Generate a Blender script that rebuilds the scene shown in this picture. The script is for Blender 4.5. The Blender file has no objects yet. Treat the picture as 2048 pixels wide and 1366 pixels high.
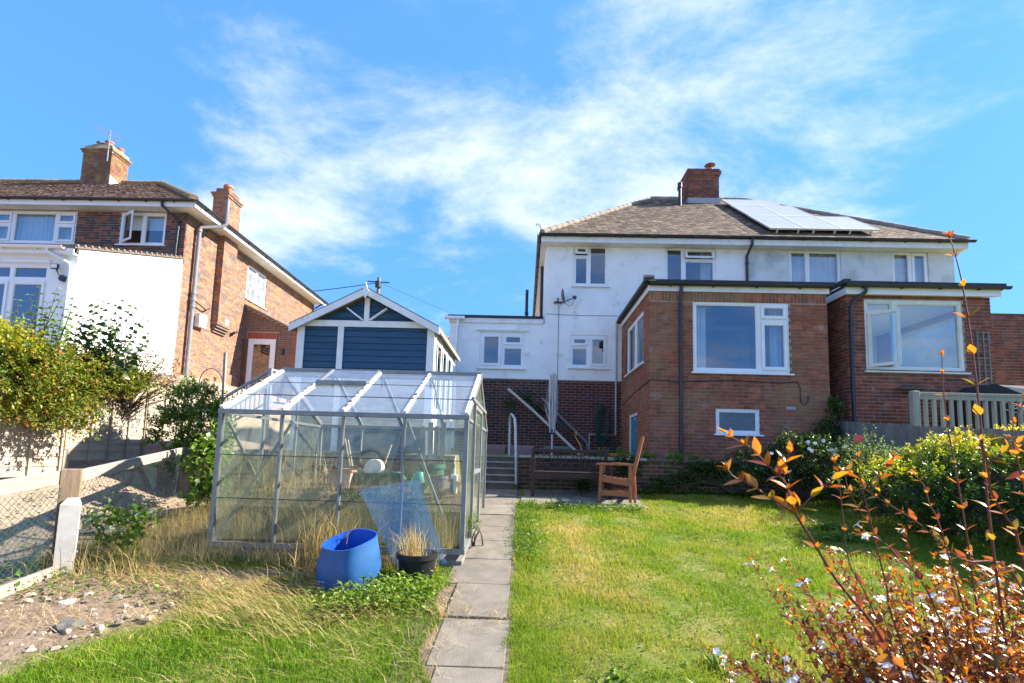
import bpy, bmesh, math, random
import numpy as np
from mathutils import Vector, Matrix, noise
random.seed(7)
rng = np.random.default_rng(7)
RAD = math.radians
scene = bpy.context.scene

# ------------------------------------------------------------------ camera
FPX, PX, PY = 970.0, 1024.0, 819.0            # focal length and principal point in photograph pixels
EYE = Vector((0.0, 0.0, 1.72))
_y, _p, _r = RAD(-1.54), RAD(5.49), RAD(1.64)
_fwd = Vector((math.sin(_y)*math.cos(_p), math.cos(_y)*math.cos(_p), math.sin(_p)))
_rt = Vector((math.cos(_y), -math.sin(_y), 0))
_up = _rt.cross(_fwd)
CR = _rt*math.cos(_r) + _up*math.sin(_r)
CU = _up*math.cos(_r) - _rt*math.sin(_r)
CF = _fwd
cam = bpy.data.cameras.new('camera')
cam.sensor_width = 36; cam.lens = FPX/2048*36
cam.shift_y = (PY-683)/2048
cam.clip_start = .05; cam.clip_end = 2000
cam.dof.use_dof = True; cam.dof.focus_distance = 8.5; cam.dof.aperture_fstop = 5.0
camo = bpy.data.objects.new('camera', cam); scene.collection.objects.link(camo)
camo.matrix_world = Matrix(((CR.x, CU.x, -CF.x, EYE.x), (CR.y, CU.y, -CF.y, EYE.y), (CR.z, CU.z, -CF.z, EYE.z), (0, 0, 0, 1)))
scene.camera = camo

# ------------------------------------------------------------------ sky, sun, exposure
SUN = Vector((1.33, 0.32, 1.0)).normalized()
SKY_STRENGTH, SUN_STRENGTH, EXPOSURE = .122, 3.8, 2.15
world = bpy.data.worlds.new('World'); scene.world = world; world.use_nodes = True
nt = world.node_tree; nt.nodes.clear()
def N(t, **kw):
    n = nt.nodes.new(t)
    for k, v in kw.items(): setattr(n, k, v)
    return n
L = lambda a, b: nt.links.new(a, b)
sky = N('ShaderNodeTexSky', sky_type='NISHITA', sun_disc=False)
sky.sun_elevation = math.asin(SUN.z); sky.sun_rotation = math.atan2(SUN.x, SUN.y)
sky.air_density = 1.0; sky.dust_density = 0.35; sky.ozone_density = 8.0; sky.altitude = 0
tint = N('ShaderNodeMixRGB', blend_type='MULTIPLY'); tint.inputs[0].default_value = 1
tint.inputs[2].default_value = (.37, .84, 1.72, 1)
gam = N('ShaderNodeGamma'); gam.inputs[1].default_value = .35; L(sky.outputs[0], gam.inputs[0]); L(gam.outputs[0], tint.inputs[1])
tc = N('ShaderNodeTexCoord'); sep = N('ShaderNodeSeparateXYZ'); L(tc.outputs['Generated'], sep.inputs[0])
zc = N('ShaderNodeMath', operation='MAXIMUM'); L(sep.outputs[2], zc.inputs[0]); zc.inputs[1].default_value = 0
za = N('ShaderNodeMath', operation='ADD'); L(zc.outputs[0], za.inputs[0]); za.inputs[1].default_value = .30
dx = N('ShaderNodeMath', operation='DIVIDE'); L(sep.outputs[0], dx.inputs[0]); L(za.outputs[0], dx.inputs[1])
dy = N('ShaderNodeMath', operation='DIVIDE'); L(sep.outputs[1], dy.inputs[0]); L(za.outputs[0], dy.inputs[1])
cmb = N('ShaderNodeCombineXYZ'); L(dx.outputs[0], cmb.inputs[0]); L(dy.outputs[0], cmb.inputs[1])
mp = N('ShaderNodeMapping'); L(cmb.outputs[0], mp.inputs[0])
CLOUD_OFF = (7.0, -1.52, 3.63)
mp.inputs['Location'].default_value = CLOUD_OFF; mp.inputs['Rotation'].default_value = (0, 0, RAD(25)); mp.inputs['Scale'].default_value = (1.0, 1.35, 1)
n1 = N('ShaderNodeTexNoise'); n1.inputs['Scale'].default_value = 1.75; n1.inputs['Detail'].default_value = 9; n1.inputs['Roughness'].default_value = .64; n1.inputs['Distortion'].default_value = .25
n2 = N('ShaderNodeTexNoise'); n2.inputs['Scale'].default_value = .5; n2.inputs['Detail'].default_value = 2
L(mp.outputs[0], n1.inputs['Vector']); L(mp.outputs[0], n2.inputs['Vector'])
mm = N('ShaderNodeMath', operation='MULTIPLY'); L(n2.outputs[0], mm.inputs[0]); mm.inputs[1].default_value = 1.0
ad = N('ShaderNodeMath', operation='ADD'); L(n1.outputs[0], ad.inputs[0]); L(mm.outputs[0], ad.inputs[1])
ramp = N('ShaderNodeMapRange', interpolation_type='SMOOTHSTEP'); L(ad.outputs[0], ramp.inputs[0])
ramp.inputs[1].default_value = .975; ramp.inputs[2].default_value = 1.33; ramp.inputs[3].default_value = 0; ramp.inputs[4].default_value = .86
cl = N('ShaderNodeMixRGB'); L(ramp.outputs[0], cl.inputs[0]); L(tint.outputs[0], cl.inputs[1]); cl.inputs[2].default_value = (2.5, 2.55, 2.72, 1)
bg = N('ShaderNodeBackground'); L(cl.outputs[0], bg.inputs[0]); bg.inputs[1].default_value = SKY_STRENGTH
L(bg.outputs[0], N('ShaderNodeOutputWorld').inputs[0])
sun = bpy.data.lights.new('sun', 'SUN'); sun.energy = SUN_STRENGTH; sun.angle = RAD(.55); sun.color = (1, .93, .82)
suno = bpy.data.objects.new('sun', sun); scene.collection.objects.link(suno)
suno.rotation_euler = (-SUN).to_track_quat('-Z', 'Y').to_euler(); suno.location = SUN*60
vs = scene.view_settings; vs.view_transform = 'Standard'; vs.look = 'None'; vs.gamma = 1; vs.use_curve_mapping = False; vs.exposure = EXPOSURE
scene.cycles.use_denoising = True
scene.cycles.max_bounces = 8; scene.cycles.diffuse_bounces = 4; scene.cycles.glossy_bounces = 3
scene.cycles.transmission_bounces = 6; scene.cycles.transparent_max_bounces = 24
scene.cycles.caustics_reflective = False; scene.cycles.caustics_refractive = False

# ------------------------------------------------------------------ helpers
def proj(p):
    d = Vector(p)-EYE; z = d.dot(CF)
    if z < .05: return None
    return FPX*d.dot(CR)/z+PX, PY-FPX*d.dot(CU)/z, z
def at(px, py, y):
    d = CR*((px-PX)/FPX) - CU*((py-PY)/FPX) + CF
    return EYE + d*(y/d.y)

_mats = {}
def newmat(name):
    m = bpy.data.materials.new(name); m.use_nodes = True
    return m, m.node_tree.nodes, m.node_tree.links
def mat(name, c1, c2=None, rough=.75, nscale=6, bump=0., bscale=80, spec=.35, metal=0., rnd=0., lo=.35, hi=.65, detail=6, palette=None, stain=None, sscale=1.2, slo=.5, shi=.62, stretch=None, coat=0., bloom=None):
    """noise between two colours of the thing itself, optional random tone per piece, optional stain, fine bump"""
    if name in _mats: return _mats[name]
    m, ns, lk = newmat(name)
    b = ns['Principled BSDF']; b.inputs['Roughness'].default_value = rough; b.inputs['Metallic'].default_value = metal
    b.inputs['Specular IOR Level'].default_value = spec; b.inputs['Coat Weight'].default_value = coat
    g = ns.new('ShaderNodeNewGeometry'); vec = g.outputs['Position']
    if stretch:
        mpn = ns.new('ShaderNodeMapping'); mpn.inputs['Scale'].default_value = stretch; lk.new(vec, mpn.inputs[0]); vec = mpn.outputs[0]
    def noi(s, d=detail):
        t = ns.new('ShaderNodeTexNoise'); t.inputs['Scale'].default_value = s; t.inputs['Detail'].default_value = d; t.inputs['Roughness'].default_value = .62; lk.new(vec, t.inputs['Vector']); return t
    def rmp(src, a, bb):
        r = ns.new('ShaderNodeMapRange'); r.inputs[1].default_value = a; r.inputs[2].default_value = bb; lk.new(src, r.inputs[0]); return r.outputs[0]
    def mix(fac, a, bb, mode='MIX'):
        x = ns.new('ShaderNodeMixRGB'); x.blend_type = mode
        for i, v in enumerate((fac, a, bb)):
            if hasattr(v, 'is_linked'): lk.new(v, x.inputs[i])
            else: x.inputs[i].default_value = v if i == 0 else (*v, 1)
        return x.outputs[0]
    c2 = c2 or c1
    rv = None
    if rnd or palette:
        oi = ns.new('ShaderNodeObjectInfo'); mu = ns.new('ShaderNodeMath'); mu.operation = 'MULTIPLY_ADD'; mu.inputs[1].default_value = 7.31
        lk.new(g.outputs['Random Per Island'], mu.inputs[0]); lk.new(oi.outputs['Random'], mu.inputs[2])
        fr = ns.new('ShaderNodeMath'); fr.operation = 'FRACT'; lk.new(mu.outputs[0], fr.inputs[0]); rv = fr.outputs[0]
    base = c1
    if palette:
        cr = ns.new('ShaderNodeValToRGB'); cr.color_ramp.interpolation = 'LINEAR'
        el = cr.color_ramp.elements
        while len(el) < len(palette): el.new(.5)
        for i, (p, c) in enumerate(palette): el[i].position = p; el[i].color = (*c, 1)
        lk.new(rv, cr.inputs[0]); base = cr.outputs[0]
        col = mix(rmp(noi(nscale).outputs[0], lo, hi), base, mix(1.0, base, c2, 'MULTIPLY'))
    else:
        col = mix(rmp(noi(nscale).outputs[0], lo, hi), c1, c2)
    if stain:
        col = mix(rmp(noi(sscale, 8).outputs[0], slo, shi), col, stain)
    if bloom:
        col = mix(rmp(noi(3.1, 10).outputs[0], .60, .74), col, bloom)
    if rnd:
        rr = ns.new('ShaderNodeMapRange'); rr.inputs[3].default_value = 1-rnd; rr.inputs[4].default_value = 1+rnd; lk.new(rv, rr.inputs[0])
        hsv = ns.new('ShaderNodeHueSaturation'); lk.new(rr.outputs[0], hsv.inputs['Value']); lk.new(col, hsv.inputs['Color']); col = hsv.outputs[0]
    lk.new(col, b.inputs['Base Color'])
    if bump:
        bp = ns.new('ShaderNodeBump'); bp.inputs['Strength'].default_value = bump; bp.inputs['Distance'].default_value = .01
        lk.new(noi(bscale, 4).outputs[0], bp.inputs['Height']); lk.new(bp.outputs[0], b.inputs['Normal'])
    _mats[name] = m; return m
def leafmat(name, stops, transl=.4, rough=.45, spec=.4):
    """leaf or blade: colour by the piece's own tint, thin enough for light to come through"""
    if name in _mats: return _mats[name]
    m, ns, lk = newmat(name)
    b = ns['Principled BSDF']; b.inputs['Roughness'].default_value = rough; b.inputs['Specular IOR Level'].default_value = spec
    a = ns.new('ShaderNodeAttribute'); a.attribute_name = 'tint'
    cr = ns.new('ShaderNodeValToRGB'); el = cr.color_ramp.elements
    while len(el) < len(stops): el.new(.5)
    for i, (p, c) in enumerate(stops): el[i].position = p; el[i].color = (*c, 1)
    lk.new(a.outputs['Fac'], cr.inputs[0]); lk.new(cr.outputs[0], b.inputs['Base Color'])
    t = ns.new('ShaderNodeBsdfTranslucent'); mx = ns.new('ShaderNodeMixShader'); mx.inputs[0].default_value = transl
    gm = ns.new('ShaderNodeMixRGB'); gm.blend_type = 'MULTIPLY'; gm.inputs[0].default_value = 1; gm.inputs[2].default_value = (1.25, 1.2, .6, 1)
    lk.new(cr.outputs[0], gm.inputs[1]); lk.new(gm.outputs[0], t.inputs[0])
    lk.new(b.outputs[0], mx.inputs[1]); lk.new(t.outputs[0], mx.inputs[2]); lk.new(mx.outputs[0], ns['Material Output'].inputs[0])
    _mats[name] = m; return m
def glassmat(name, tint=(.9, .95, .95), ior=2.0, dirt=0., dcol=(.55, .6, .5), dscale=3, rough=.0, dmin=.25):
    """thin pane: what is behind shows through, the surroundings mirror by Fresnel, optional film of dirt"""
    if name in _mats: return _mats[name]
    m, ns, lk = newmat(name); ns.remove(ns['Principled BSDF']); out = ns['Material Output']
    tr = ns.new('ShaderNodeBsdfTransparent'); tr.inputs[0].default_value = (*tint, 1)
    gl = ns.new('ShaderNodeBsdfGlossy'); gl.inputs['Roughness'].default_value = rough; gl.inputs[0].default_value = (.95, .97, 1, 1)
    fr = ns.new('ShaderNodeFresnel'); fr.inputs[0].default_value = ior
    gn = ns.new('ShaderNodeNewGeometry')
    bpn = ns.new('ShaderNodeBump'); bpn.inputs['Strength'].default_value = .012; bpn.inputs['Distance'].default_value = .05
    wn = ns.new('ShaderNodeTexNoise'); wn.inputs['Scale'].default_value = 2.5; wn.inputs['Detail'].default_value = 1
    lk.new(gn.outputs['Position'], wn.inputs['Vector']); lk.new(wn.outputs[0], bpn.inputs['Height']); lk.new(bpn.outputs[0], gl.inputs['Normal'])
    inv = ns.new('ShaderNodeMath'); inv.operation = 'SUBTRACT'; inv.inputs[0].default_value = 1; lk.new(gn.outputs['Backfacing'], inv.inputs[1])
    ff = ns.new('ShaderNodeMath'); ff.operation = 'MULTIPLY'; lk.new(fr.outputs[0], ff.inputs[0]); lk.new(inv.outputs[0], ff.inputs[1])
    mx = ns.new('ShaderNodeMixShader'); lk.new(ff.outputs[0], mx.inputs[0]); lk.new(tr.outputs[0], mx.inputs[1]); lk.new(gl.outputs[0], mx.inputs[2])
    last = mx.outputs[0]
    if dirt:
        df = ns.new('ShaderNodeBsdfDiffuse'); df.inputs[0].default_value = (*dcol, 1)
        tl = ns.new('ShaderNodeBsdfTranslucent'); tl.inputs[0].default_value = (*dcol, 1)
        dm = ns.new('ShaderNodeMixShader'); dm.inputs[0].default_value = .5; lk.new(df.outputs[0], dm.inputs[1]); lk.new(tl.outputs[0], dm.inputs[2])
        no = ns.new('ShaderNodeTexNoise'); no.inputs['Scale'].default_value = dscale; no.inputs['Detail'].default_value = 8; no.inputs['Roughness'].default_value = .7
        lk.new(gn.outputs['Position'], no.inputs['Vector'])
        r = ns.new('ShaderNodeMapRange'); r.inputs[1].default_value = .35; r.inputs[2].default_value = .75; r.inputs[3].default_value = dirt*dmin; r.inputs[4].default_value = dirt
        lk.new(no.outputs[0], r.inputs[0])
        m2 = ns.new('ShaderNodeMixShader'); lk.new(r.outputs[0], m2.inputs[0]); lk.new(last, m2.inputs[1]); lk.new(dm.outputs[0], m2.inputs[2]); last = m2.outputs[0]
    lk.new(last, out.inputs[0]); _mats[name] = m; return m

WORLD = {}                                     # world matrix of every parent, so that all geometry is written in world metres
def link(o, parent=None):
    scene.collection.objects.link(o)
    if parent is not None:
        o.parent = parent; o.matrix_parent_inverse = WORLD[parent.name].inverted()
    WORLD[o.name] = o.matrix_basis.copy() if parent is None else o.matrix_basis.copy()
    return o
def tag(o, label=None, cat=None, group=None, kind=None):
    for k, v in (('label', label), ('category', cat), ('group', group), ('kind', kind)):
        if v: o[k] = v
    return o
def thing(name, label, cat, loc, group=None):
    o = bpy.data.objects.new(name, None); o.location = loc; o.empty_display_size = .1
    o.matrix_basis = Matrix.Translation(Vector(loc)); link(o); return tag(o, label, cat, group)
Z = Vector((0, 0, 1))
class Fr:
    """a wall plane: u along it, z up, n outwards"""
    def __init__(s, O, U, Nn): s.O, s.U, s.N = Vector(O), Vector(U), Vector(Nn); s.flip = s.U.cross(Z).dot(s.N) < 0
    def pt(s, u, z, n=0): return s.O + s.U*u + Z*z + s.N*n
class MB:
    def __init__(s): s.v = []; s.f = []; s.mi = []
    def box8(s, p, flip=False):
        k = len(s.v); s.v += [tuple(q) for q in p]
        for q in ((0, 1, 2, 3), (7, 6, 5, 4), (0, 4, 5, 1), (1, 5, 6, 2), (2, 6, 7, 3), (3, 7, 4, 0)):
            s.f.append(tuple(k+i for i in (q[::-1] if not flip else q)))
        return s
    def box(s, x0, x1, y0, y1, z0, z1):
        return s.box8([(x0, y0, z0), (x1, y0, z0), (x1, y1, z0), (x0, y1, z0), (x0, y0, z1), (x1, y0, z1), (x1, y1, z1), (x0, y1, z1)])
    def fbox(s, F, u0, u1, z0, z1, n0, n1):
        return s.box8([F.pt(u0, z0, n1), F.pt(u1, z0, n1), F.pt(u1, z0, n0), F.pt(u0, z0, n0), F.pt(u0, z1, n1), F.pt(u1, z1, n1), F.pt(u1, z1, n0), F.pt(u0, z1, n0)], F.flip)
    def obox(s, c, size, M=None):
        M = M or Matrix.Identity(3); c = Vector(c); a, b, d = (x/2 for x in size)
        return s.box8([c+M@Vector(q) for q in ((-a, -b, -d), (a, -b, -d), (a, b, -d), (-a, b, -d), (-a, -b, d), (a, -b, d), (a, b, d), (-a, b, d))])
    def bar(s, a, b, w, h, up=Z):
        a, b = Vector(a), Vector(b); d = (b-a); l = d.length; d = d/l
        x = d.cross(up); x = x.normalized() if x.length > 1e-4 else Vector((1, 0, 0)); u = x.cross(d)
        M = Matrix((x, d, u)).transposed(); return s.obox((a+b)/2, (w, l, h), M)
    def tube(s, pts, r, n=8, cap=True):
        pts = [Vector(p) for p in pts]; rs = r if isinstance(r, (list, tuple)) else [r]*len(pts); k0 = len(s.v); prev = None
        for i, p in enumerate(pts):
            d = (pts[min(i+1, len(pts)-1)]-pts[max(i-1, 0)])
            d = d.normalized() if d.length > 1e-9 else Z
            if prev is None: x = d.cross(Vector((.31, .77, .56)) if abs(d.z) > .9 else Z).normalized()
            else: x = (prev-d*prev.dot(d)); x = x.normalized() if x.length > 1e-6 else d.orthogonal().normalized()
            prev = x; y = d.cross(x)
            for j in range(n):
                a = 2*math.pi*j/n; s.v.append(tuple(p+(x*math.cos(a)+y*math.sin(a))*rs[i]))
        for i in range(len(pts)-1):
            for j in range(n):
                a = k0+i*n+j; b = k0+i*n+(j+1) % n; s.f.append((a, b, b+n, a+n))
        if cap:
            s.f.append(tuple(k0+j for j in range(n))[::-1]); e = k0+(len(pts)-1)*n; s.f.append(tuple(e+j for j in range(n)))
        return s
    def lathe(s, prof, c, n=24, sx=1., sy=1., M=None, close=False, warp=None):
        k0 = len(s.v); c = Vector(c)
        for (r, z) in prof:
            for j in range(n):
                a = 2*math.pi*j/n; p = Vector((r*math.cos(a)*sx, r*math.sin(a)*sy, z))
                if warp: p = warp(p, a)
                s.v.append(tuple(c+(M@p if M else p)))
        for i in range(len(prof)-1):
            for j in range(n):
                a = k0+i*n+j; b = k0+i*n+(j+1) % n; s.f.append((a, b, b+n, a+n))
        if close:
            s.f.append(tuple(k0+j for j in range(n))[::-1]); e = k0+(len(prof)-1)*n; s.f.append(tuple(e+j for j in range(n)))
        return s
    def prism(s, pts, vec):
        k = len(s.v); n = len(pts); vec = Vector(vec)
        s.v += [tuple(p) for p in pts]+[tuple(Vector(p)+vec) for p in pts]
        s.f.append(tuple(k+i for i in range(n))); s.f.append(tuple(k+n+i for i in range(n))[::-1])
        for i in range(n): j = (i+1) % n; s.f.append((k+i, k+n+i, k+n+j, k+j))
        return s
    def quad(s, *p):
        k = len(s.v); s.v += [tuple(q) for q in p]; s.f.append(tuple(range(k, k+len(p)))); return s
    def xform(s, M):
        s.v = [tuple(M@Vector(p)) for p in s.v]; return s
    def build(s, name, m, parent=None, smooth=False, bevel=0., fix=False):
        me = bpy.data.meshes.new(name); me.from_pydata(s.v, [], s.f); me.materials.append(m)
        if fix:
            bm = bmesh.new(); bm.from_mesh(me); bmesh.ops.recalc_face_normals(bm, faces=bm.faces); bm.to_mesh(me); bm.free()
        if smooth:
            me.polygons.foreach_set('use_smooth', [True]*len(me.polygons))
            if hasattr(me, 'set_sharp_from_angle'): me.set_sharp_from_angle(angle=RAD(40))
        me.update(); o = link(bpy.data.objects.new(name, me), parent)
        if bevel:
            b = o.modifiers.new('bevel', 'BEVEL'); b.width = bevel; b.segments = 2; b.limit_method = 'ANGLE'; b.angle_limit = RAD(50)
        return o
def walls(F, u0, u1, z0, z1, thick, holes=(), mb=None):
    """a wall slab with rectangular openings, made of upright strips"""
    mb = mb or MB(); us = sorted({u0, u1} | {min(max(h[i], u0), u1) for h in holes for i in (0, 1)})
    for a, b in zip(us, us[1:]):
        if b-a < 1e-4: continue
        m = (a+b)/2; hs = sorted((max(h[2], z0), min(h[3], z1)) for h in holes if h[0] < m < h[1]); z = z0
        for h0, h1 in hs:
            if h0 > z+1e-4: mb.fbox(F, a, b, z, h0, -thick, 0)
            z = max(z, h1)
        if z < z1-1e-4: mb.fbox(F, a, b, z, z1, -thick, 0)
    return mb
def ring(F, u0, u1, z0, z1, w, n0, n1, mb=None):
    mb = mb or MB()
    mb.fbox(F, u0, u0+w, z0, z1, n0, n1); mb.fbox(F, u1-w, u1, z0, z1, n0, n1)
    mb.fbox(F, u0+w, u1-w, z0, z0+w, n0, n1); mb.fbox(F, u0+w, u1-w, z1-w, z1, n0, n1); return mb
def bricks(F, u0, u1, z0, z1, holes=(), bond='stretcher', proud=.006, ch=.075, bl=.225, j=.01, off=0):
    """list of (centre, size, axes) of the single bricks of a wall face"""
    out = []; row = 0; z = z0; M = Matrix((F.U, Z.cross(F.U), Z)).transposed()
    while z < z1-.02:
        za, zb = z+j/2, min(z+ch-j/2, z1)
        segs = []
        if bond == 'soldier':
            u = u0
            while u < u1-.02: segs.append((u, min(u+ch, u1))); u += ch
        else:
            if bond == 'stretcher': seq = [bl]; u = u0 - (bl/2 if row % 2 else 0) - off
            else: seq = [bl, bl/2]; u = u0 - (bl*.75 if row % 2 else 0) - off
            i = 0
            while u < u1-.01:
                segs.append((max(u, u0), min(u+seq[i % len(seq)], u1))); u += seq[i % len(seq)]; i += 1
        for a, b in segs:
            parts = [(a, b)]
            for h in holes:
                if h[2] < (za+zb)/2 < h[3]:
                    q = []
                    for c, d in parts:
                        if d <= h[0] or c >= h[1]: q.append((c, d)); continue
                        if c < h[0]: q.append((c, h[0]+j/2))
                        if d > h[1]: q.append((h[1]-j/2, d))
                    parts = q
            for c, d in parts:
                if d-c < .03: continue
                c2 = c+j/2 if c > u0+1e-6 else c-(proud if bond != 'inner' else 0); d2 = d-j/2 if d < u1-1e-6 else d+proud
                pr = proud+random.uniform(-.0025, .0025)
                out.append((F.pt((c2+d2)/2, (za+zb)/2, pr-.025), (d2-c2, .05, zb-za), M))
        z += ch; row += 1
    return out
_unit = {}
def unit_cube(m):
    if m.name not in _unit:
        mb = MB().obox((0, 0, 0), (1, 1, 1)); me = bpy.data.meshes.new('piece'); me.from_pydata(mb.v, [], mb.f); me.materials.append(m); me.update(); _unit[m.name] = me
    return _unit[m.name]
def pieces(parent, name, rest, lst, m, limit=300, kind_vis=None):
    """the largest-looking pieces as objects of their own, what is left joined"""
    sc = []
    for i, (c, s, M) in enumerate(lst):
        q = proj(c); v = 0
        if q and -20 < q[0] < 2068 and -20 < q[1] < 1386: v = max(s[0], s[2])*FPX/q[2]
        if kind_vis and not kind_vis(c, M): v = 0
        sc.append((-v, i))
    sc.sort(); chosen = [i for v, i in sc[:limit] if v < 0]; cs = set(chosen); me = unit_cube(m)
    for i in chosen:
        c, s, M = lst[i]; o = bpy.data.objects.new(name, me)
        o.matrix_basis = Matrix.Translation(c) @ M.to_4x4() @ Matrix.Diagonal((*s, 1)); link(o, parent)
    if len(cs) < len(lst):
        mb = MB()
        for i, (c, s, M) in enumerate(lst):
            if i not in cs: mb.obox(c, s, M)
        o = mb.build(rest, m, parent); o['kind'] = 'stuff'
def window(parent, F, u0, u1, z0, z1, lights, n=-.05, sill=.06, glass=None, fm=None, name='window', bead=.02, label=None):
    """frame with openings; every light gets its sash and its pane"""
    fm = fm or M_UPVC; glass = glass or M_GLASS
    w = walls(Fr(F.pt(0, 0, n), F.U, F.N), u0, u1, z0, z1, .07, [l[:4] for l in lights]).build(name, fm, parent, bevel=.004)
    if label: w['label'] = label
    for l in lights:
        a, b, c, d = l[:4]; kind = l[4] if len(l) > 4 else 'fixed'
        G = Fr(F.pt(0, 0, n), F.U, F.N); T = None
        if kind.startswith('open'):
            ang = RAD(l[5])
            if kind == 'open_top': piv = G.pt(a, d, .02); ax = F.U; 
            else: piv = G.pt(a, c, .02); ax = Z
            sgn = -1
            if F.flip: sgn = -sgn
            T = Matrix.Translation(piv) @ Matrix.Rotation(sgn*ang, 4, ax) @ Matrix.Translation(-piv)
        if kind == 'fixed':
            ring(G, a, b, c, d, bead, -.05, -.012).build('glazing_bead', fm, w); ia, ib, ic, id_ = a+bead, b-bead, c+bead, d-bead; nn = -.035
        else:
            r_ = ring(G, a-.012, b+.012, c-.012, d+.012, .055, .001, .03)
            r2 = ring(G, a+.043, b-.043, c+.043, d-.043, .014, -.02, .02, r_)
            if T: r2.xform(T)
            r2.build('sash', fm, w, bevel=.003); ia, ib, ic, id_ = a+.05, b-.05, c+.05, d-.05; nn = -.002
        p = MB().fbox(G, ia, ib, ic, id_, nn-.006, nn)
        if T: p.xform(T)
        p.build('pane', glass, w)
    if sill:
        MB().fbox(F, u0-.05, u1+.05, z0-.035, z0-.001, n-.02, sill).build('sill', fm, w, bevel=.004)
    return w
def curtain(parent, F, u0, u1, z0, z1, n, m, waves=6, amp=.03, name='curtain'):
    mb = MB(); K = max(8, int(waves*8)); k = len(mb.v)
    for i in range(K+1):
        u = u0+(u1-u0)*i/K; q = amp*math.sin(i/K*waves*2*math.pi)+amp*.4*math.sin(i*1.7)
        mb.v += [tuple(F.pt(u, z0, n+q*1.3)), tuple(F.pt(u, z1, n+q*.7))]
    for i in range(K): mb.f.append((k+2*i, k+2*i+2, k+2*i+3, k+2*i+1))
    return mb.build(name, m, parent, smooth=True)
def gutter(parent, a, b, r=.055, m=None, brk=.9, fas=.06, name='gutter', nrm=(0, 1, 0)):
    """half-round gutter with brackets"""
    a, b = Vector(a), Vector(b); d = (b-a); l = d.length; d = d/l; nn = Vector(nrm); mb = MB(); k = 0; prof = []
    for j in range(9):
        t = math.pi*j/8; prof.append(nn*(-math.cos(t)*r)+Z*(-math.sin(t)*r))
    prof += [q*.86 for q in prof[::-1]]
    mb.prism([a+q for q in prof], b-a)
    g = mb.build(name, m or M_BLACK, parent, smooth=False, fix=True)
    t = brk/2
    while t < l:
        c = a+d*t; MB().bar(c-Z*(r+.012)-nn*r*.2, c+nn*(r+fas)+Z*-.05, .03, .02, Z if abs(d.z) < .5 else nn).build('gutter_bracket', m or M_BLACK, g); t += brk
    return g

# ------------------------------------------------------------------ materials
M_UPVC = mat('white_upvc', (.80, .81, .80), (.74, .75, .74), rough=.35, nscale=3, spec=.45)
M_WHITE = mat('white_paint', (.80, .80, .77), (.68, .68, .62), rough=.6, nscale=5, stain=(.42, .42, .34), sscale=2.2, slo=.62, shi=.8)
M_BLACK = mat('black_plastic', (.018, .019, .022), (.03, .03, .032), rough=.4, spec=.5)
M_GREYPL = mat('grey_plastic', (.16, .165, .18), (.20, .205, .22), rough=.5)
M_RENDER = mat('white_roughcast', (.86, .86, .83), (.77, .78, .75), rough=.9, nscale=2.2, bump=1.0, bscale=30, stain=(.46, .49, .44), sscale=2.6, slo=.56, shi=.80, detail=9)
M_RENDER2 = mat('white_smooth_render', (.84, .83, .80), (.80, .79, .76), rough=.85, nscale=2, bump=.15, bscale=120)
M_RENDERG = mat('shade_tinted_white_render', (.80, .83, .82), (.76, .79, .78), rough=.85, nscale=2, bump=.15, bscale=120)  # white render of the left extension, bluish shade of its front tinted in
M_MORTAR = mat('mortar', (.40, .33, .25), (.30, .25, .19), rough=.95, nscale=9, bump=.4)
M_MORTARL = mat('pale_mortar', (.46, .38, .29), (.36, .30, .23), rough=.95, nscale=9, bump=.4)
M_BRICK = mat('red_brown_brick', (.2, .08, .05), (.55, .6, .6), rough=.88, nscale=7, bump=.5, bscale=90, rnd=.16,
              bloom=(.34, .27, .22), palette=[(0, (.32, .098, .056)), (.3, (.38, .106, .054)), (.55, (.28, .104, .062)), (.8, (.42, .122, .060)), (1, (.24, .088, .062))], stain=(.26, .15, .072), sscale=.75, slo=.46, shi=.66)
M_BRICK2 = mat('red_brick', (.2, .08, .05), (.6, .6, .6), rough=.88, nscale=7, bump=.5, bscale=90, rnd=.2,
               bloom=(.30, .22, .18), palette=[(0, (.22, .068, .042)), (.35, (.28, .078, .042)), (.6, (.13, .055, .046)), (.8, (.32, .10, .052)), (1, (.18, .075, .056))], stain=(.17, .12, .09), sscale=1.1, slo=.58, shi=.75)
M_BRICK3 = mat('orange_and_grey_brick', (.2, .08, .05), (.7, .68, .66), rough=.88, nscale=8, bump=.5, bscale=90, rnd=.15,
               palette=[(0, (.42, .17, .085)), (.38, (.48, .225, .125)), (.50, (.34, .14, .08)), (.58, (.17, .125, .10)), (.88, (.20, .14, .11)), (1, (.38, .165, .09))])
M_BRICK3F = mat('orange_and_grey_brick_shaded', (.2, .08, .05), (.7, .68, .66), rough=.88, nscale=8, bump=.5, bscale=90, rnd=.15,  # same brick as the side wall, the front's shade put into its colours
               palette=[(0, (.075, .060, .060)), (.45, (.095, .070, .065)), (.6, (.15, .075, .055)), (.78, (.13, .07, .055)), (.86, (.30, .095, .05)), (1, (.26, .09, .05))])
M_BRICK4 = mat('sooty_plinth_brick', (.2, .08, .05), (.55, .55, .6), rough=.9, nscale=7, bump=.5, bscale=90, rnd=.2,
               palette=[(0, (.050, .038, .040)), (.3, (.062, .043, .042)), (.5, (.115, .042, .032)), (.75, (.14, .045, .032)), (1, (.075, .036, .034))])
M_BRICK4R = mat('dark_red_plinth_brick', (.2, .08, .05), (.6, .6, .6), rough=.9, nscale=7, bump=.5, bscale=90, rnd=.2,
               palette=[(0, (.11, .035, .030)), (.5, (.14, .042, .034)), (.85, (.09, .035, .032)), (1, (.085, .055, .085))])
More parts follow.
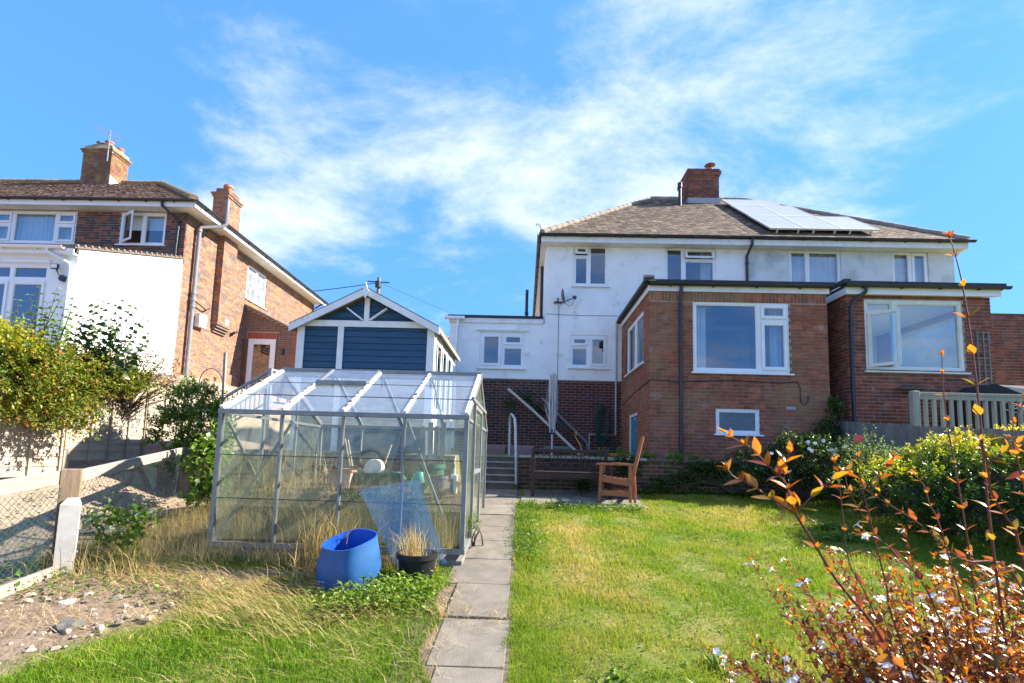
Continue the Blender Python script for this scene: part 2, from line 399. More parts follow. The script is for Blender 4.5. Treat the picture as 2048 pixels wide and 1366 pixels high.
M_BRICK5 = mat('lichen_chimney_brick', (.2, .08, .05), (.6, .6, .6), rough=.95, nscale=6, bump=.6, bscale=60, rnd=.2,
               palette=[(0, (.30, .13, .07)), (.5, (.22, .10, .06)), (.8, (.13, .08, .055)), (1, (.36, .15, .08))], stain=(.30, .22, .07), sscale=2.4, slo=.5, shi=.7)
M_MOSSY = mat('mossy_brick', (.2, .08, .05), (.6, .6, .6), rough=.95, nscale=6, bump=.5, bscale=70, rnd=.2,
              palette=[(0, (.10, .055, .035)), (.5, (.085, .052, .036)), (1, (.13, .06, .036))], stain=(.085, .09, .035), sscale=2.2, slo=.5, shi=.7)
M_TILE = mat('weathered_clay_tile', (.2, .1, .07), (.72, .72, .66), rough=.95, nscale=9, bump=.5, bscale=60, rnd=.42,
             palette=[(0, (.21, .128, .09)), (.25, (.155, .105, .078)), (.45, (.27, .152, .105)), (.62, (.10, .072, .056)), (.82, (.17, .14, .088)), (1, (.29, .195, .135))], stain=(.18, .15, .088), sscale=3.2, slo=.54, shi=.72)
M_TILEL = mat('brown_clay_tile', (.2, .1, .07), (.7, .7, .66), rough=.95, nscale=9, bump=.5, bscale=60, rnd=.28,
              palette=[(0, (.19, .12, .09)), (.3, (.16, .11, .085)), (.6, (.23, .13, .09)), (1, (.14, .105, .085))], stain=(.34, .21, .06), sscale=1.6, slo=.58, shi=.78)
M_RIDGE = mat('lichened_ridge_tile', (.34, .24, .11), (.24, .17, .10), rough=.95, nscale=7, bump=.5, bscale=60, rnd=.15)
M_RIDGEG = mat('pale_ridge_tile', (.32, .28, .22), (.24, .20, .16), rough=.95, nscale=7, bump=.5, bscale=60, rnd=.15)
M_CONC = mat('concrete', (.42, .40, .37), (.34, .32, .30), rough=.92, nscale=7, bump=.35, bscale=120, detail=9)
M_SLAB = mat('old_paving_slab', (.215, .185, .145), (.15, .13, .102), rough=.95, nscale=5, bump=.6, bscale=130, detail=10, rnd=.12, bloom=(.105, .092, .068), stain=(.13, .112, .082), sscale=3.1, slo=.55, shi=.75)
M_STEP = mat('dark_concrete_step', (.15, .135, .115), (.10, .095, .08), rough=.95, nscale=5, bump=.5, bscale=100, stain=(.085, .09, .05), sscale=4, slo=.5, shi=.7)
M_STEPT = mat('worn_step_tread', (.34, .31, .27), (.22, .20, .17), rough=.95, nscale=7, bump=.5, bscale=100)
M_ALU = mat('dull_aluminium', (.25, .26, .25), (.19, .20, .19), rough=.5, nscale=9, metal=.35, spec=.5, stain=(.30, .31, .27), sscale=4, slo=.6, shi=.8)
M_ALUW = mat('white_glazing_bar', (.78, .76, .70), (.66, .64, .56), rough=.6, nscale=9, stain=(.20, .12, .05), sscale=16, slo=.63, shi=.68)
M_STEEL = mat('galvanised_steel', (.42, .44, .46), (.34, .36, .38), rough=.4, metal=.6, nscale=12)
M_WEATH = mat('weathered_wood', (.40, .355, .285), (.29, .25, .195), rough=.9, nscale=4, bump=.5, bscale=50, stretch=(6, 6, .8), rnd=.1)
M_RAIL = mat('pale_weathered_rail', (.37, .32, .255), (.27, .23, .18), rough=.9, nscale=4, bump=.5, bscale=50, stretch=(2, 1, 9))
M_POST = mat('brown_timber_post', (.30, .215, .13), (.21, .15, .095), rough=.9, nscale=5, bump=.5, bscale=40, stretch=(7, 7, .7))
M_GREYW = mat('silvered_fence_board', (.25, .235, .205), (.17, .16, .145), rough=.9, nscale=4, bump=.5, bscale=50, stretch=(8, 8, .8), rnd=.14)
M_DECKW = mat('grey_green_rail_wood', (.34, .335, .27), (.26, .255, .205), rough=.9, nscale=4, bump=.4, bscale=50, stretch=(8, 8, .8), rnd=.1)
M_PANEL = mat('pale_larch_slat', (.42, .365, .285), (.31, .26, .195), rough=.9, nscale=3, bump=.4, bscale=50, stretch=(1, 1, 9), rnd=.1, stain=(.42, .29, .17), sscale=1.4, slo=.55, shi=.8)
M_BLUE = mat('blue_stained_board', (.030, .088, .155), (.020, .062, .115), rough=.65, nscale=4, bump=.4, bscale=60, stretch=(1, 1, 10), rnd=.09, stain=(.065, .105, .135), sscale=5, slo=.6, shi=.8)
M_FELT = mat('brown_roof_felt', (.24, .20, .155), (.18, .15, .115), rough=.95, nscale=20, bump=.5, bscale=200)
M_BITUMEN = mat('black_roof_edge', (.028, .028, .03), (.045, .045, .046), rough=.7, nscale=5)
M_GLASS = glassmat('window_glass', (.82, .88, .9), 2.45)
M_GLASSP = glassmat('obscured_glass', (.30, .36, .36), 1.9, dirt=.55, dcol=(.30, .36, .36), dscale=5)
M_GLASSF = glassmat('frosted_glass', (.7, .75, .78), 1.7, dirt=.8, dcol=(.72, .76, .78), dscale=4)
M_GHGLASS = glassmat('greenhouse_glass', (.975, .99, .98), 1.42, dirt=.19, dcol=(.50, .56, .42), dscale=7, dmin=.25)
M_GHLOW = glassmat('algae_glass', (.96, .98, .95), 1.42, dirt=.36, dcol=(.46, .48, .29), dscale=5, dmin=.3)
M_GHROOF = glassmat('greenhouse_roof_glass', (.98, .99, .99), 1.5, dirt=.20, dcol=(.62, .70, .76), dscale=6, dmin=.5)
M_SHEET = glassmat('leaning_glass', (.80, .90, .97), 2.1, dirt=.16, dcol=(.35, .55, .75), dscale=3)
M_CURT = mat('white_curtain', (.78, .80, .80), (.70, .72, .73), rough=.9)
M_BLIND = mat('cream_blind', (.78, .76, .72), (.72, .70, .66), rough=.9)
M_ROOM = mat('room_plaster', (.78, .75, .69), (.70, .67, .62), rough=.95)
M_BENCH = mat('dark_red_stain', (.060, .026, .020), (.042, .020, .016), rough=.6, nscale=6, stretch=(1, 4, 4))
M_CHAIR = mat('orange_brown_teak', (.40, .135, .042), (.28, .088, .028), rough=.5, nscale=5, stretch=(1.5, 6, 3), bump=.2, bscale=60, spec=.5)
M_BARREL = mat('blue_polythene', (.018, .098, .265), (.014, .078, .215), rough=.5, nscale=3, spec=.45, stain=(.06, .15, .30), sscale=9, slo=.6, shi=.72, bloom=(.10, .12, .13))
M_TERRA = mat('terracotta', (.52, .20, .10), (.42, .16, .085), rough=.85, nscale=6)
M_GREENPL = mat('green_plastic', (.018, .13, .07), (.014, .10, .055), rough=.4)
M_JADE = mat('jade_plastic', (.06, .40, .28), (.05, .33, .23), rough=.4)
M_PALETEAL = mat('pale_teal_plastic', (.28, .45, .40), (.24, .38, .34), rough=.5)
M_MAUVE = mat('mauve_grey_pot', (.18, .165, .20), (.14, .13, .16), rough=.7)
M_PINKPL = mat('dusty_pink_planter', (.33, .22, .225), (.27, .18, .19), rough=.6)
M_SOIL = mat('dry_soil', (.19, .14, .095), (.125, .092, .064), rough=1, nscale=14, bump=1, bscale=60)
M_RUBBER = mat('black_rubber', (.014, .014, .014), (.022, .022, .022), rough=.7)
M_HOSE = mat('dark_green_hose', (.010, .050, .036), rough=.5)
M_ORANGE = mat('orange_cable', (.62, .22, .03), rough=.5)
M_TEALP = mat('teal_plank_paint', (.10, .24, .22), (.08, .18, .17), rough=.7)
M_BLUEDOOR = mat('peeling_blue_door', (.055, .20, .30), (.04, .155, .24), rough=.6, nscale=5, stain=(.48, .46, .42), sscale=5, slo=.6, shi=.68)
M_WOODTRIM = mat('dead_wood', (.42, .33, .22), (.32, .245, .16), rough=.9, nscale=6)
M_CASTGREY = mat('dark_grey_dish', (.075, .08, .085), rough=.5)
M_PVCPIPE = mat('cream_pvc_pipe', (.50, .48, .41), (.42, .40, .34), rough=.5)
M_SOLAR = mat('solar_cell_glass', (.34, .34, .39), (.30, .30, .35), rough=.45, spec=1.0, coat=.3, nscale=2)  # pale base colour stands in for bright sky mirrored by the cells
M_SOLARF = mat('panel_frame_aluminium', (.70, .69, .64), rough=.35, metal=.4)
M_LEAD = mat('lead_flashing', (.38, .39, .41), (.30, .31, .33), rough=.6, nscale=9)
M_BLACKCOVER = mat('black_fabric_cover', (.012, .012, .013), (.020, .020, .021), rough=.8, nscale=5)
M_COVERTOP = mat('faded_grey_cover', (.24, .225, .18), (.18, .17, .14), rough=.9, nscale=8)
M_WIRE = mat('green_coated_wire', (.014, .055, .045), rough=.6)
M_LETTER = mat('white_print', (.75, .75, .73), rough=.8)

# ------------------------------------------------------------------ the ground
def sst(a, b, x):
    t = np.clip((x-a)/(b-a), 0, 1); return t*t*(3-2*t)
def ground_z(x, y, bumps=True):
    x = np.asarray(x, float); y = np.asarray(y, float)
    low = .12*np.clip(y, -60, 9.22)
    ter = 1.715+.022*np.clip(y-9.2, 0, 4)
    ys = np.where(x < -1.12, 7.62, 9.27); ye = np.where(x < -1.12, 8.25, 9.36)
    ys = np.where(x < -4.9, 9.9, ys); ye = np.where(x < -4.9, 10.8, ye)
    ys = np.where((x >= -1.12) & (x <= -.02), 10.35, ys); ye = np.where((x >= -1.12) & (x <= -.02), 10.40, ye)
    t = np.clip((y-ys)/(ye-ys), 0, 1)
    z = low*(1-t)+ter*t
    left = sst(-5.1, -6.6, x)
    z = z+left*np.where(y < 9, .40, .40)*(1-t*.6)
    far = sst(-7.15, -8.2, x)*np.where(y > 4, np.clip((y-4)/7, 0, 1), 0)
    z = z+far*(3.45-z)*np.clip((y-4)/7, 0, 1)
    rb = sst(6.45, 6.8, x)*(y < 9.6)          # neighbour's garden behind the board fence
    z = z+rb*.75
    if bumps:
        b = np.array([noise.noise((float(a)*1.3, float(c)*1.3, 3.))*.028+noise.noise((float(a)*5, float(c)*5, 9.))*.010 for a, c in zip(x.ravel(), y.ravel())]).reshape(x.shape)
        z = z+b*np.where((t < .02), 1, .3)*np.where(np.abs(x+.45) < .55, .15, 1)
    return z
gz1 = lambda x, y: float(ground_z(np.array([x]), np.array([y]), False)[0])
# what covers it: 0 lawn, dry straw, bare soil, gravel
def cover(x, y):
    """returns soil, straw, gravel in 0..1"""
    n = noise.noise((x*.9, y*.9, 1.7)); n2 = noise.noise((x*2.3, y*2.3, 5.1))
    soil = 0.; straw = 0.; grav = 0.
    if x < -.9:
        soil = max(0, min(1, (y-(3.0+(x+3)*1.9)+n*.6+n2*.5)*1.4)) if (y < 4.6 and x < -2.35) else 0
        if y >= 4.3: straw = max(straw, min(1, (y-4.2)*1.6+n*.4))
        straw = max(straw, min(1, max(0, .55+n*1.1+n2*.4)) if y < 5 else .6)
    if x < -4.75: grav = min(1, (-4.75-x)*4); soil = 0
    if x < -1.1 and y > 7: straw = .7
    return soil, straw*(1-soil), grav
xs = np.concatenate([[-600, -200, -80, -40, -20, -12], np.arange(-9.2, 8.01, .11), [9, 11, 14, 20, 40, 80, 200, 600]])
ys = np.concatenate([[-600, -150, -40, -10, -3, 0, .8, 1.4], np.arange(1.8, 7.5, .10), np.arange(7.5, 9.1, .09), [9.16, 9.24, 9.28, 9.36, 9.4, 9.8, 10.3, 10.36, 10.41, 10.8, 11.5, 12.3, 13.1, 16, 22, 35, 80, 200, 600]])
gx, gy = np.meshgrid(xs, ys); gz = ground_z(gx, gy)
nx, ny = len(xs), len(ys)
verts = np.stack([gx.ravel(), gy.ravel(), gz.ravel()], 1)
ii = np.arange(nx*ny).reshape(ny, nx)
faces = np.stack([ii[:-1, :-1].ravel(), ii[:-1, 1:].ravel(), ii[1:, 1:].ravel(), ii[1:, :-1].ravel()], 1)
me = bpy.data.meshes.new('ground'); me.from_pydata(verts.tolist(), [], faces.tolist())
att = me.attributes.new('cover', 'FLOAT_COLOR', 'POINT')
cv = np.zeros((nx*ny, 4), 'f'); cv[:, 3] = 1
for k, (a, b) in enumerate(zip(gx.ravel(), gy.ravel())): cv[k, :3] = cover(a, b)
att.data.foreach_set('color', cv.ravel())
mg, ns, lk = newmat('garden_ground'); bs = ns['Principled BSDF']; bs.inputs['Roughness'].default_value = 1; bs.inputs['Specular IOR Level'].default_value = .1
at_ = ns.new('ShaderNodeAttribute'); at_.attribute_name = 'cover'; sp = ns.new('ShaderNodeSeparateColor'); lk.new(at_.outputs['Color'], sp.inputs[0])
geo = ns.new('ShaderNodeNewGeometry')
def gn(s, d=8):
    t = ns.new('ShaderNodeTexNoise'); t.inputs['Scale'].default_value = s; t.inputs['Detail'].default_value = d; t.inputs['Roughness'].default_value = .65; lk.new(geo.outputs['Position'], t.inputs['Vector']); return t.outputs[0]
def two(f, a, b, lo=.4, hi=.6):
    r = ns.new('ShaderNodeMapRange'); r.inputs[1].default_value = lo; r.inputs[2].default_value = hi; lk.new(f, r.inputs[0])
    x = ns.new('ShaderNodeMixRGB'); lk.new(r.outputs[0], x.inputs[0])
    for i, v in ((1, a), (2, b)):
        if hasattr(v, 'is_linked'): lk.new(v, x.inputs[i])
        else: x.inputs[i].default_value = (*v, 1)
    return x.outputs[0]
lawnc = two(gn(3.2, 10), (.11, .15, .022), (.24, .20, .075), .44, .64)
strawc = two(gn(5), (.28, .215, .10), (.17, .15, .05))
soilc = two(gn(16), (.27, .20, .14), (.16, .115, .08)); soilc = two(gn(70, 3), soilc, (.34, .28, .22), .62, .72)
gravc = two(gn(90, 3), (.42, .31, .22), (.22, .16, .12)); gravc = two(gn(2.5), gravc, (.17, .125, .075), .55, .7)
def blend(f, a, b):
    x = ns.new('ShaderNodeMixRGB'); lk.new(f, x.inputs[0]); lk.new(a, x.inputs[1]); lk.new(b, x.inputs[2]); return x.outputs[0]
c = blend(sp.outputs[1], lawnc, strawc); c = blend(sp.outputs[0], c, soilc); c = blend(sp.outputs[2], c, gravc)
lk.new(c, bs.inputs['Base Color'])
bp = ns.new('ShaderNodeBump'); bp.inputs['Strength'].default_value = .9; bp.inputs['Distance'].default_value = .02; lk.new(gn(45, 6), bp.inputs['Height']); lk.new(bp.outputs[0], bs.inputs['Normal'])
me.materials.append(mg); me.update(); me.polygons.foreach_set('use_smooth', [True]*len(me.polygons))
ground = tag(link(bpy.data.objects.new('ground', me)), 'sloping garden ground of thin lawn, bare soil and straw', None, None, 'structure')

# path of single slabs up the lawn
path = MB().box8([(-.80, 1.9, .10), (-.06, 1.9, .10), (-.06, 9.1, .96), (-.80, 9.1, .96), (-.80, 1.9, .232), (-.06, 1.9, .232), (-.06, 9.1, 1.094), (-.80, 9.1, 1.094)]).build('path', M_SOIL)
tag(path, 'straight path of square concrete slabs leading up to the steps', None, None, 'structure')
yj = [1.86, 2.52, 3.176, 3.85, 4.53, 5.2, 5.86, 6.49, 7.12, 7.76, 8.4, 9.05]
for i, (a, b) in enumerate(zip(yj, yj[1:])):
    x0 = -.70+random.uniform(-.02, .015)+(.19 if i < 2 else .12 if i < 4 else .03 if i < 5 else 0)-(.06 if i > 5 else 0); x1 = -.10+random.uniform(-.015, .015)
    t = random.uniform(-.006, .006); z0, z1 = .12*a+.018+t, .12*b+.018+t+random.uniform(-.004, .004); g = .008+random.uniform(0, .006); w = random.uniform(-.008, .008)
    MB().box8([(x0, a+g, z0-.05), (x1, a+g+w, z0-.05), (x1+.01, b-g, z1-.05), (x0+.01, b-g-w, z1-.05), (x0, a+g, z0), (x1, a+g+w, z0), (x1+.01, b-g, z1), (x0+.01, b-g-w, z1)]).build('paving_slab', M_SLAB, path, bevel=.006)
# patio of slabs under bench and chair
patio = MB().box8([(.02, 7.85, .83), (2.0, 7.85, .83), (2.0, 9.15, .99), (.02, 9.15, .99), (.02, 7.85, .948), (2.0, 7.85, .948), (2.0, 9.15, 1.104), (.02, 9.15, 1.104)]).build('patio', M_SOIL)
tag(patio, 'small patio of pale slabs below the retaining wall', None, None, 'structure')
for r_ in range(2):
    for cidx in range(4):
        a = 7.83+.67*r_; b = a+.655; x0 = -.03+.51*cidx+(.06 if r_ else 0); x1 = x0+.497; z0, z1 = .12*a+.02, .12*b+.02; d = random.uniform(-.005, .005)
        MB().box8([(x0, a, z0-.05), (x1, a, z0-.05), (x1, b, z1-.05), (x0, b, z1-.05), (x0, a, z0+d), (x1, a, z0+d), (x1, b, z1+d), (x0, b, z1+d)]).build('paving_slab', M_SLAB, patio, bevel=.006)

# garden steps
st = thing('garden_steps', 'five worn concrete steps rising beside the retaining wall to the terrace', 'steps', (-.56, 9.15, 1.1))
for i in range(5):
    y0 = 9.14+.26*i; zt = 1.236+.1225*i
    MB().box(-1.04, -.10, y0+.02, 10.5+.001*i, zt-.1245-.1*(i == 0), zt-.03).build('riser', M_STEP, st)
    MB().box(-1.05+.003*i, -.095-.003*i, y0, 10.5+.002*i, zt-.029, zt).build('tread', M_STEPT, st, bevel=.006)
# retaining wall, bricks one by one, slab coping
rw = thing('retaining_wall', 'low mossy brick retaining wall behind the bench and under the extension', 'wall', (1.5, 9.3, 1.1))
FRW = Fr((0, 9.22, 0), (1, 0, 0), (0, -1, 0))
core = walls(FRW, -.09, 6.4, .9, 1.70, .2).build('core', M_MORTAR, rw)
pieces(rw, 'brick', 'brick_courses', bricks(FRW, -.09, 6.4, 1.02, 1.70), M_MOSSY)
u = -.09
while u < 6.3:
    w = .6; MB().box(u+.004, min(u+w, 6.4)-.004, 9.18, 9.46, 1.703, 1.745+random.uniform(-.004, .004)).build('coping_slab', M_CONC if u < 2.0 else M_STEP, rw, bevel=.005); u += w
# side cheek of the steps
FCH = Fr((-.09, 0, 0), (0, 1, 0), (-1, 0, 0))

# ------------------------------------------------------------------ shared house pieces
YF, YX = 13.1, 10.1                      # rear walls of the houses, front walls of their extensions
FM = Fr((0, YF, 0), (1, 0, 0), (0, -1, 0))
FX = Fr((0, YX, 0), (1, 0, 0), (0, -1, 0))
def tiles(ye, ze, run, rise, xl, xr, w=.165, gauge=.105):
    """plain tiles of a slope that faces the garden; xl, xr give the slope's ends at a fraction of its height"""
    out = []; S = Vector((0, run, rise)); Ls = S.length; S = S/Ls; U = Vector((1, 0, 0)); Nn = U.cross(S)
    k = 0; s = -.03
    while s < Ls-.05:
        t = max(0, min(1, s/Ls)); a, b = xl(t), xr(t); u = a-(w/2 if k % 2 else 0)+random.uniform(-.01, .01)
        while u < b:
            u0, u1 = max(u, a), min(u+w, b)
            if u1-u0 > .04:
                th = RAD(4+random.gauss(0, 1.1)); ry = RAD(random.gauss(0, .8))
                d = S*math.cos(th)-Nn*math.sin(th)
                Uu = (U*math.cos(ry)+Nn*math.sin(ry)); n2 = Uu.cross(d).normalized(); Uu = d.cross(n2)
                c = Vector((0, ye, ze))+S*(s+.085+random.uniform(-.004, .004))+U*((u0+u1)/2)+Nn*.024
                out.append((c, (u1-u0-.006, .18, .013), Matrix((Uu, d, n2)).transposed()))
            u += w
        s += gauge; k += 1
    return out
def ridge_run(parent, a, b, m, r=.10, seg=.32, name='ridge_tile'):
    a, b = Vector(a), Vector(b); d = b-a; n = max(1, round(d.length/seg))
    for i in range(n):
        p, q = a+d*(i/n), a+d*((i+1.06)/n); off = Z*random.uniform(-.006, .006)
        MB().tube([p+off, q+off], [r*1.06, r*.96], 10).build(name, m, parent, smooth=True)
def brick_box(parent, x0, x1, y0, y1, z0, z1, m, mort, limit=80, faces='flr', name='stack', bond='stretcher'):
    c = MB().box(x0+.006, x1-.006, y0+.006, y1-.006, z0, z1-.004).build(name, mort, parent)
    lst = bricks(Fr((0, y0+.006, 0), (1, 0, 0), (0, -1, 0)), x0+.006, x1-.006, z0, z1, bond=bond)
    if 'l' in faces: lst += bricks(Fr((x0+.006, 0, 0), (0, 1, 0), (-1, 0, 0)), y0+.06, y1, z0, z1, bond=bond)
    if 'r' in faces: lst += bricks(Fr((x1-.006, 0, 0), (0, 1, 0), (1, 0, 0)), y0+.06, y1, z0, z1, bond=bond)
    pieces(c, 'brick', 'brick_courses', lst, m, limit); return c
def downpipe(parent, pts, r=.036, m=None, n=10, clips=True):
    o = MB().tube(pts, r, n).build('downpipe', m or M_BLACK, parent, smooth=True)
    if clips:
        a, b = Vector(pts[-2]), Vector(pts[-1])
        for t in (.12, .5, .88):
            c = a.lerp(b, t); MB().tube([c+Z*.02, c-Z*.02], r*1.28, n).build('pipe_clip', m or M_BLACK, o, smooth=True)
    return o

# ------------------------------------------------------------------ the white house with the brick extension
H = thing('white_semi_detached_house', 'white roughcast house with low side wing and brick extension holding the large picture window', 'house', (3.2, 13.1, 1.8))
w1 = (1.236, 2.21, 6.47, 7.66); w2 = (3.777, 5.18, 6.47, 7.64); s1 = (-1.297, -.056, 4.11, 5.11); s2 = (1.183, 2.23, 4.17, 5.08)
wall_ = walls(FM, .476, 6.05, 3.83, 7.6, .27, [w1, w2, s2, (2.9, 6.0, 3.9, 5.3)])
wall_.box(.476, .74, YF+.27, 20.9, 1.7, 7.6).box(.74, 6.05, 20.65, 20.9, 1.7, 7.6).box(5.94, 6.05, YF+.27, 20.65, 1.7, 7.6)
WL = wall_.build('wall', M_RENDER, H)
# lower side wing under a flat roof
sw = walls(FM, -2.14, .476, 3.83, 5.36, .25, [s1])
sw.box(-2.14, -1.9, YF+.25, 17, 1.7, 5.36).box(-1.9, .476, 16.8, 17, 1.7, 5.36); sw.build('side_wing_wall', M_RENDER, H)
MB().box(-2.20, .44, YF-.06, 17.05, 5.50, 5.57).build('flat_roof', M_BITUMEN, H)
MB().box(-2.17, .43, YF-.035, 16.9, 5.362, 5.498).build('fascia', M_WHITE, H, bevel=.006)
hop = MB().box(-2.28, -1.72, YF-.16, YF-.04, 5.43, 5.51).build('gutter_outlet', M_UPVC, H, bevel=.01)
downpipe(H, [(-1.9, YF-.09, 5.44), (-1.9, YF-.09, 5.3), (-1.92, YF-.06, 5.2), (-1.92, YF-.06, 1.9)], .034, M_UPVC)
# brick plinth with bricks one by one
pl = walls(FM, -2.14, 2.6, 1.6, 3.83, .25).build('plinth', M_MORTAR, H)
bl = bricks(FM, -2.14, 2.6, 1.72, 3.80, ch=.0755)
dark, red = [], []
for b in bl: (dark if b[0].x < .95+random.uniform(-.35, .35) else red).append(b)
pieces(pl, 'brick', 'brick_courses', dark, M_BRICK4, 70); pieces(pl, 'brick', 'brick_courses', red, M_BRICK4R, 50)
# windows of the rear wall
W = window(H, FM, *w1, [(1.30, 1.63, 7.37, 7.60, 'open_top', 20), (1.30, 1.63, 6.54, 7.29), (1.71, 2.15, 6.54, 7.60)], n=-.03, label='two-light upstairs window with small open top vent')
W = window(H, FM, *w2, [(3.84, 4.25, 6.54, 7.58), (4.34, 5.12, 7.32, 7.57, 'open_top', 14), (4.34, 5.12, 6.54, 7.24)], n=-.03)
curtain(H, FM, 4.85, 5.15, 6.5, 7.6, -.3, M_CURT, 3)
window(H, FM, *s1, [(-1.22, -.72, 4.19, 5.03, 'sash'), (-.62, -.13, 4.78, 5.03, 'sash'), (-.62, -.13, 4.19, 4.68)], n=-.02)
window(H, FM, *s2, [(1.25, 1.66, 4.80, 5.01, 'sash'), (1.25, 1.66, 4.24, 4.71), (1.75, 2.16, 4.24, 5.01, 'sash')], n=-.02)
MB().fbox(FM, -1.42, .05, 5.15, 5.19, -.02, .05).build('drip_mould', M_RENDER, H)
# roof
ze, zr, ye, yr = 7.78, 11.17, 12.75, 17.0
XL, XR, RL, RR, XM = .30, 11.80, 4.36, 7.74, 6.05
def half_roof(parent, left):
    if left: p = [(XL, ye, ze), (XM, ye, ze), (XM, yr, zr), (RL, yr, zr), (XL, 21.25, ze), (XM, 21.25, ze)]; f = [(0, 1, 2, 3), (0, 3, 4), (3, 2, 5, 4), (0, 4, 5, 1), (1, 5, 2)]
    else: p = [(XR, ye, ze), (XM, ye, ze), (XM, yr, zr), (RR, yr, zr), (XR, 21.25, ze), (XM, 21.25, ze)]; f = [(3, 2, 1, 0), (4, 3, 0), (4, 5, 2, 3), (1, 5, 4, 0), (2, 5, 1)]
    mb = MB(); mb.v = [tuple(q) for q in p]; mb.f = f; return mb.build('roof', M_TILE, parent)
vis = lambda c, M: True
rf = half_roof(H, True)
pieces(rf, 'roof_tile', 'roof_tile_courses', tiles(ye, ze, yr-ye, zr-ze, lambda t: XL+(RL-XL)*t, lambda t: XM), M_TILE, 300)
ridge_run(rf, (RL, yr, zr+.03), (XM, yr, zr+.03), M_RIDGEG); ridge_run(rf, (XL+.05, ye+.03, ze+.06), (RL, yr, zr+.03), M_RIDGEG, .09, .3, 'hip_tile')
hook = MB().tube([(XL+.03, ye+.02, ze+.1), (XL-.02, ye, ze+.24), (XL-.09, ye, ze+.30), (XL-.13, ye, ze+.24)], .012, 6).build('hip_iron', M_BLACK, rf)
MB().box(XL+.03, XM, ye+.06, ye+.085, 7.60, 7.755).build('fascia', M_WHITE, H); MB().box(XL+.03, XM, ye+.086, YF-.001, 7.602, 7.63).build('soffit', M_WHITE, H)
MB().box(XL+.03, XL+.055, ye+.086, 21.1, 7.60, 7.755).build('fascia', M_WHITE, H); MB().box(XL+.056, .475, YF, 21, 7.602, 7.63).build('soffit', M_WHITE, H)
gutter(H, (XL-.04, ye, 7.80), (XM-.001, ye, 7.815)); gutter(H, (XL-.03, ye-.03, 7.79), (XL-.03, 21.2, 7.79), nrm=(1, 0, 0))
downpipe(H, [(6.02, ye, 7.76), (6.02, ye, 7.62), (6.0, YF-.05, 7.40), (6.0, YF-.05, 5.6)])
ch = brick_box(H, 5.58, 6.66, 16.5, 17.5, 10.7, 11.78, M_BRICK2, M_MORTAR, 60, 'fl', 'chimney')
for i, (o_, za, zb) in enumerate(((.03, 11.78, 11.85), (.06, 11.85, 11.925), (.06, 11.925, 12.0), (.03, 12.0, 12.075))):
    brick_box(H, 5.58-o_, 6.66+o_, 16.5-o_, 17.5+o_, za, zb, M_BRICK2, M_MORTAR, 12, 'fl', 'corbel_course')
MB().box(5.55, 6.69, 16.46, 17.0, 10.70, 10.98).build('lead_apron', M_LEAD, ch)
pot = MB().lathe([(.11, 12.07), (.10, 12.21), (.06, 12.22)], (6.42, 16.7, 0), 14).build('chimney_pot', M_TERRA, ch, True)
MB().lathe([(.0, 12.39), (.14, 12.37), (.19, 12.33), (.14, 12.30), (.02, 12.29)], (6.42, 16.7, 0), 16).build('cowl', mat('rusty_cowl', (.20, .07, .05), rough=.7), pot, True)
MB().tube([(6.42, 16.7, 12.15), (6.42, 16.7, 12.33)], .03, 8).build('cowl_stem', M_BLACK, pot)
MB().lathe([(.10, 12.05), (.09, 12.13), (.0, 12.14)], (6.02, 16.7, 0), 12).build('chimney_pot', M_RUBBER, ch, True)
MB().tube([(5.155, 16.1, 10.4), (5.155, 16.1, 11.2)], .055, 10).tube([(5.155, 16.1, 11.12), (5.155, 16.1, 11.3)], .075, 10).build('roof_vent_pipe', M_BLACK, rf, True)
# soil pipe on the flat roof
MB().tube([(.35, 14.6, 5.72), (.2, 14.6, 5.76), (.05, 14.6, 5.85), (-.02, 14.6, 5.98), (-.03, 14.6, 6.1), (-.03, 14.6, 6.85)], .05, 10).tube([(-.03, 14.6, 6.08), (-.03, 14.6, 6.14)], .065, 10).build('soil_vent_pipe', M_BLACK, H, True)
MB().tube([(.42, 14.6, 7.6), (.42, 14.6, 5.6)], .05, 8).build('soil_pipe', M_BLACK, H, True)
# cream waste pipe down the wall
MB().tube([(2.44, YF-.04, 5.45), (2.44, YF-.04, 2.36), (1.74, YF-.04, 2.36), (1.74, YF-.04, 1.85)], .024, 8).build('waste_pipe', M_PVCPIPE, H, True)
MB().tube([(.86, YF-.012, 5.9), (.86, YF-.012, 1.9)], .006, 5).build('aerial_cable', M_BLACK, H)
MB().tube([(.5, YF-.012, 5.66), (1.3, YF-.012, 5.63), (2.5, YF-.012, 5.64)], .006, 5).build('wall_wire', M_GREYPL, H)
# the brick extension
ew = (3.49, 5.5, 3.58, 5.11); el = (3.945, 4.85, 2.30, 2.83)
ex = walls(FX, 2.6, 6.28, 1.3, 5.30, .25, [ew, el])
FXL = Fr((2.6, 0, 0), (0, 1, 0), (-1, 0, 0)); esw = (10.66, 12.45, 3.86, 5.08); edr = (11.24, 12.09, 1.75, 2.80)
walls(FXL, YX+.25, YF, 1.3, 5.30, .25, [esw, edr], ex)
ex.box(6.03, 6.28, YX+.25, YF, 1.3, 5.3)
EX = ex.build('extension_wall', M_MORTAR, H)
lst = bricks(FX, 2.6, 6.28, 1.70, 5.09, [ew, el])
sold = []
u = 2.6
while u < 6.27:
    sold.append((FX.pt(u+.0365, 5.195, .004-.025), (.064, .05, .20), Matrix.Identity(3))); u += .075
lst += sold + bricks(FXL, YX+.052, YF-.01, 1.70, 5.29, [esw, edr])
pieces(EX, 'brick', 'brick_courses', lst, M_BRICK, 180)
FXS = Fr((2.6, 0, 0), (0, 1, 0), (-1, 0, 0))
